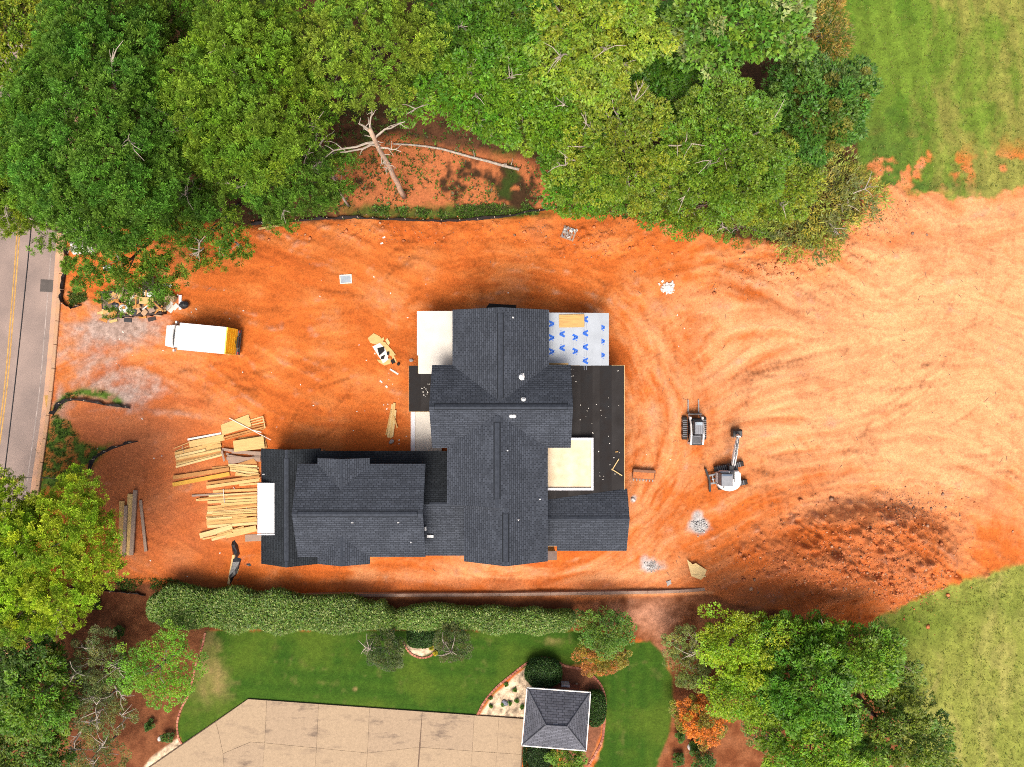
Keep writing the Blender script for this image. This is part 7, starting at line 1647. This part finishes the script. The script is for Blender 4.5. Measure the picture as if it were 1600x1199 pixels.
def carton(px, py, sx_, sy_, sz_, rz, m, lb):
    g = gp(px, py); r = empty('carton', g, rz, lb, 'box'); MB().bbox((0, 0, sz_ / 2), (sx_, sy_, sz_), 0.01).build('body', m, r); MB().box((0, 0, sz_ + 0.004), (sx_ * 0.96, 0.05, 0.006)).build('tape', M_WWHT, r)
    for s_ in (-1, 1): MB().box((0, s_ * sy_ * 0.26, sz_ + 0.012), (sx_ * 0.98, sy_ * 0.44, 0.012)).build('flap', m, r)
carton(270, 466, 0.75, 0.5, 0.45, R(-28), M_CARD, 'cardboard carton right of the skip, the upper of two')
carton(259, 472, 0.5, 0.75, 0.4, R(-30), M_CARD, 'cardboard carton right of the skip, the lower of two')
for i, (a, b, c_, d_, w_) in enumerate([(258, 484, 268, 472, 6), (264, 488, 271, 478, 6), (270, 483, 277, 476, 7), (256, 447, 260, 443, 5), (263, 449, 266, 444, 4)]):
    board('white_scrap', a, b, c_, d_, w_, M_WWHT, 'white board scrap in the rubbish right of the skip', 'scrap', 'white scraps right of the skip', th=0.03)
board('grey_board', 281, 461, 281, 484, 4.5, M_WPAR, 'upright pale grey strip at the right end of the rubbish', th=0.05)
bag(287, 477, 0.25, 0.42, M_TARP, 'black rubbish bag at the far right end of the rubbish')
board('orange_board', 253, 464, 260, 460, 5, M_CLAYB, 'small orange board between the skip and the cartons', th=0.03)
bag(250, 474, 0.3, 0.5, M_TARP, 'black plastic heap between the skip and the cartons')
MBx = MB(); g = gp(243, 452); tag(MB().box((0, 0, 0.6), (0.9, 1.7, 1.2), rz=R(5)).bbox((0, 0, 1.22), (0.96, 1.76, 0.06), 0.02).build('black_crate', M_SKIP, loc=g), 'tall black crate standing behind the right end of the skip', 'crate')
board('waste_board', 216, 492, 234, 486, 4, M_CLAYB, 'orange board leaning at the front side of the skip', th=0.05)
rank_any('white scraps right of the skip', 'of the white scraps lying right of the skip')
for i, (a, b, w_, m) in enumerate([(160, 500, 5, M_CLAYB), (176, 501, 4, M_WPINE[1]), (199, 500, 6, M_DARK), (222, 496, 7, M_CLAYB), (236, 497, 6, M_SKIP), (246, 490, 6, M_CARD), (252, 481, 7, M_SKIP), (247, 465, 6, M_WWHT), (255, 456, 6, M_CARD), (264, 458, 5, M_SKIP), (160, 470, 5, M_WPINE[0]), (157, 487, 4, M_WPINE[1])]):
    board('waste_board', a - 6, b + (i * 5 % 7) - 3, a + 6, b - (i * 3 % 5) + 2, w_, m, f'{TONE.get(m.name, "black steel")} waste board on the ground round the skip', 'waste board', 'waste round the skip', th=0.05)
rank_any('waste round the skip', 'of the waste boards lying on the ground round the skip')
# white parked car glimpsed under the pine by the road
cx_, cy_, _ = at(120, 352, 1.2)
car = empty('parked_car', (cx_, cy_, gz(cx_, cy_)), R(98), 'white parked car mostly hidden under the big pine by the kerb', 'car')
cp = [(-2.2, 0.35), (-2.25, 0.8), (-2.05, 1.0), (-1.5, 1.05), (-0.9, 1.45), (0.6, 1.45), (1.2, 1.02), (2.0, 0.9), (2.2, 0.7), (2.2, 0.35)]
k = len(cp); vs = []
for s_ in (-1, 1):
    for x, z in cp: vs.append((x, s_ * (0.88 if z < 1.1 else 0.70), z))
MB().add(vs, [tuple(range(k)), tuple(range(2 * k - 1, k - 1, -1))] + [(i, k + i, k + (i + 1) % k, (i + 1) % k) for i in range(k)]).build('body', M_TWHITE, car)
MB().add([(1.16, -0.68, 1.07), (1.16, 0.68, 1.07), (0.66, 0.6, 1.44), (0.66, -0.6, 1.44)], [(0, 1, 2, 3)]).build('windscreen', M_GLASS, car)
MB().add([(-1.46, 0.68, 1.09), (-1.46, -0.68, 1.09), (-0.95, -0.6, 1.45), (-0.95, 0.6, 1.45)], [(0, 1, 2, 3)]).build('rear_window', M_GLASS, car)
for (x, y) in ((1.35, 0.8), (1.35, -0.8), (-1.35, 0.8), (-1.35, -0.8)): wheel(car, x, y, 0.33, 0.2)
for s_ in (-1, 1): MB().box((2.16, s_ * 0.62, 0.74), (0.1, 0.3, 0.12)).build('headlight', M_CHROME, car)
bag(165.5, 418, 0.3, 0.32, M_BAGW, 'white bag on the ground under the thin pine above the skip')
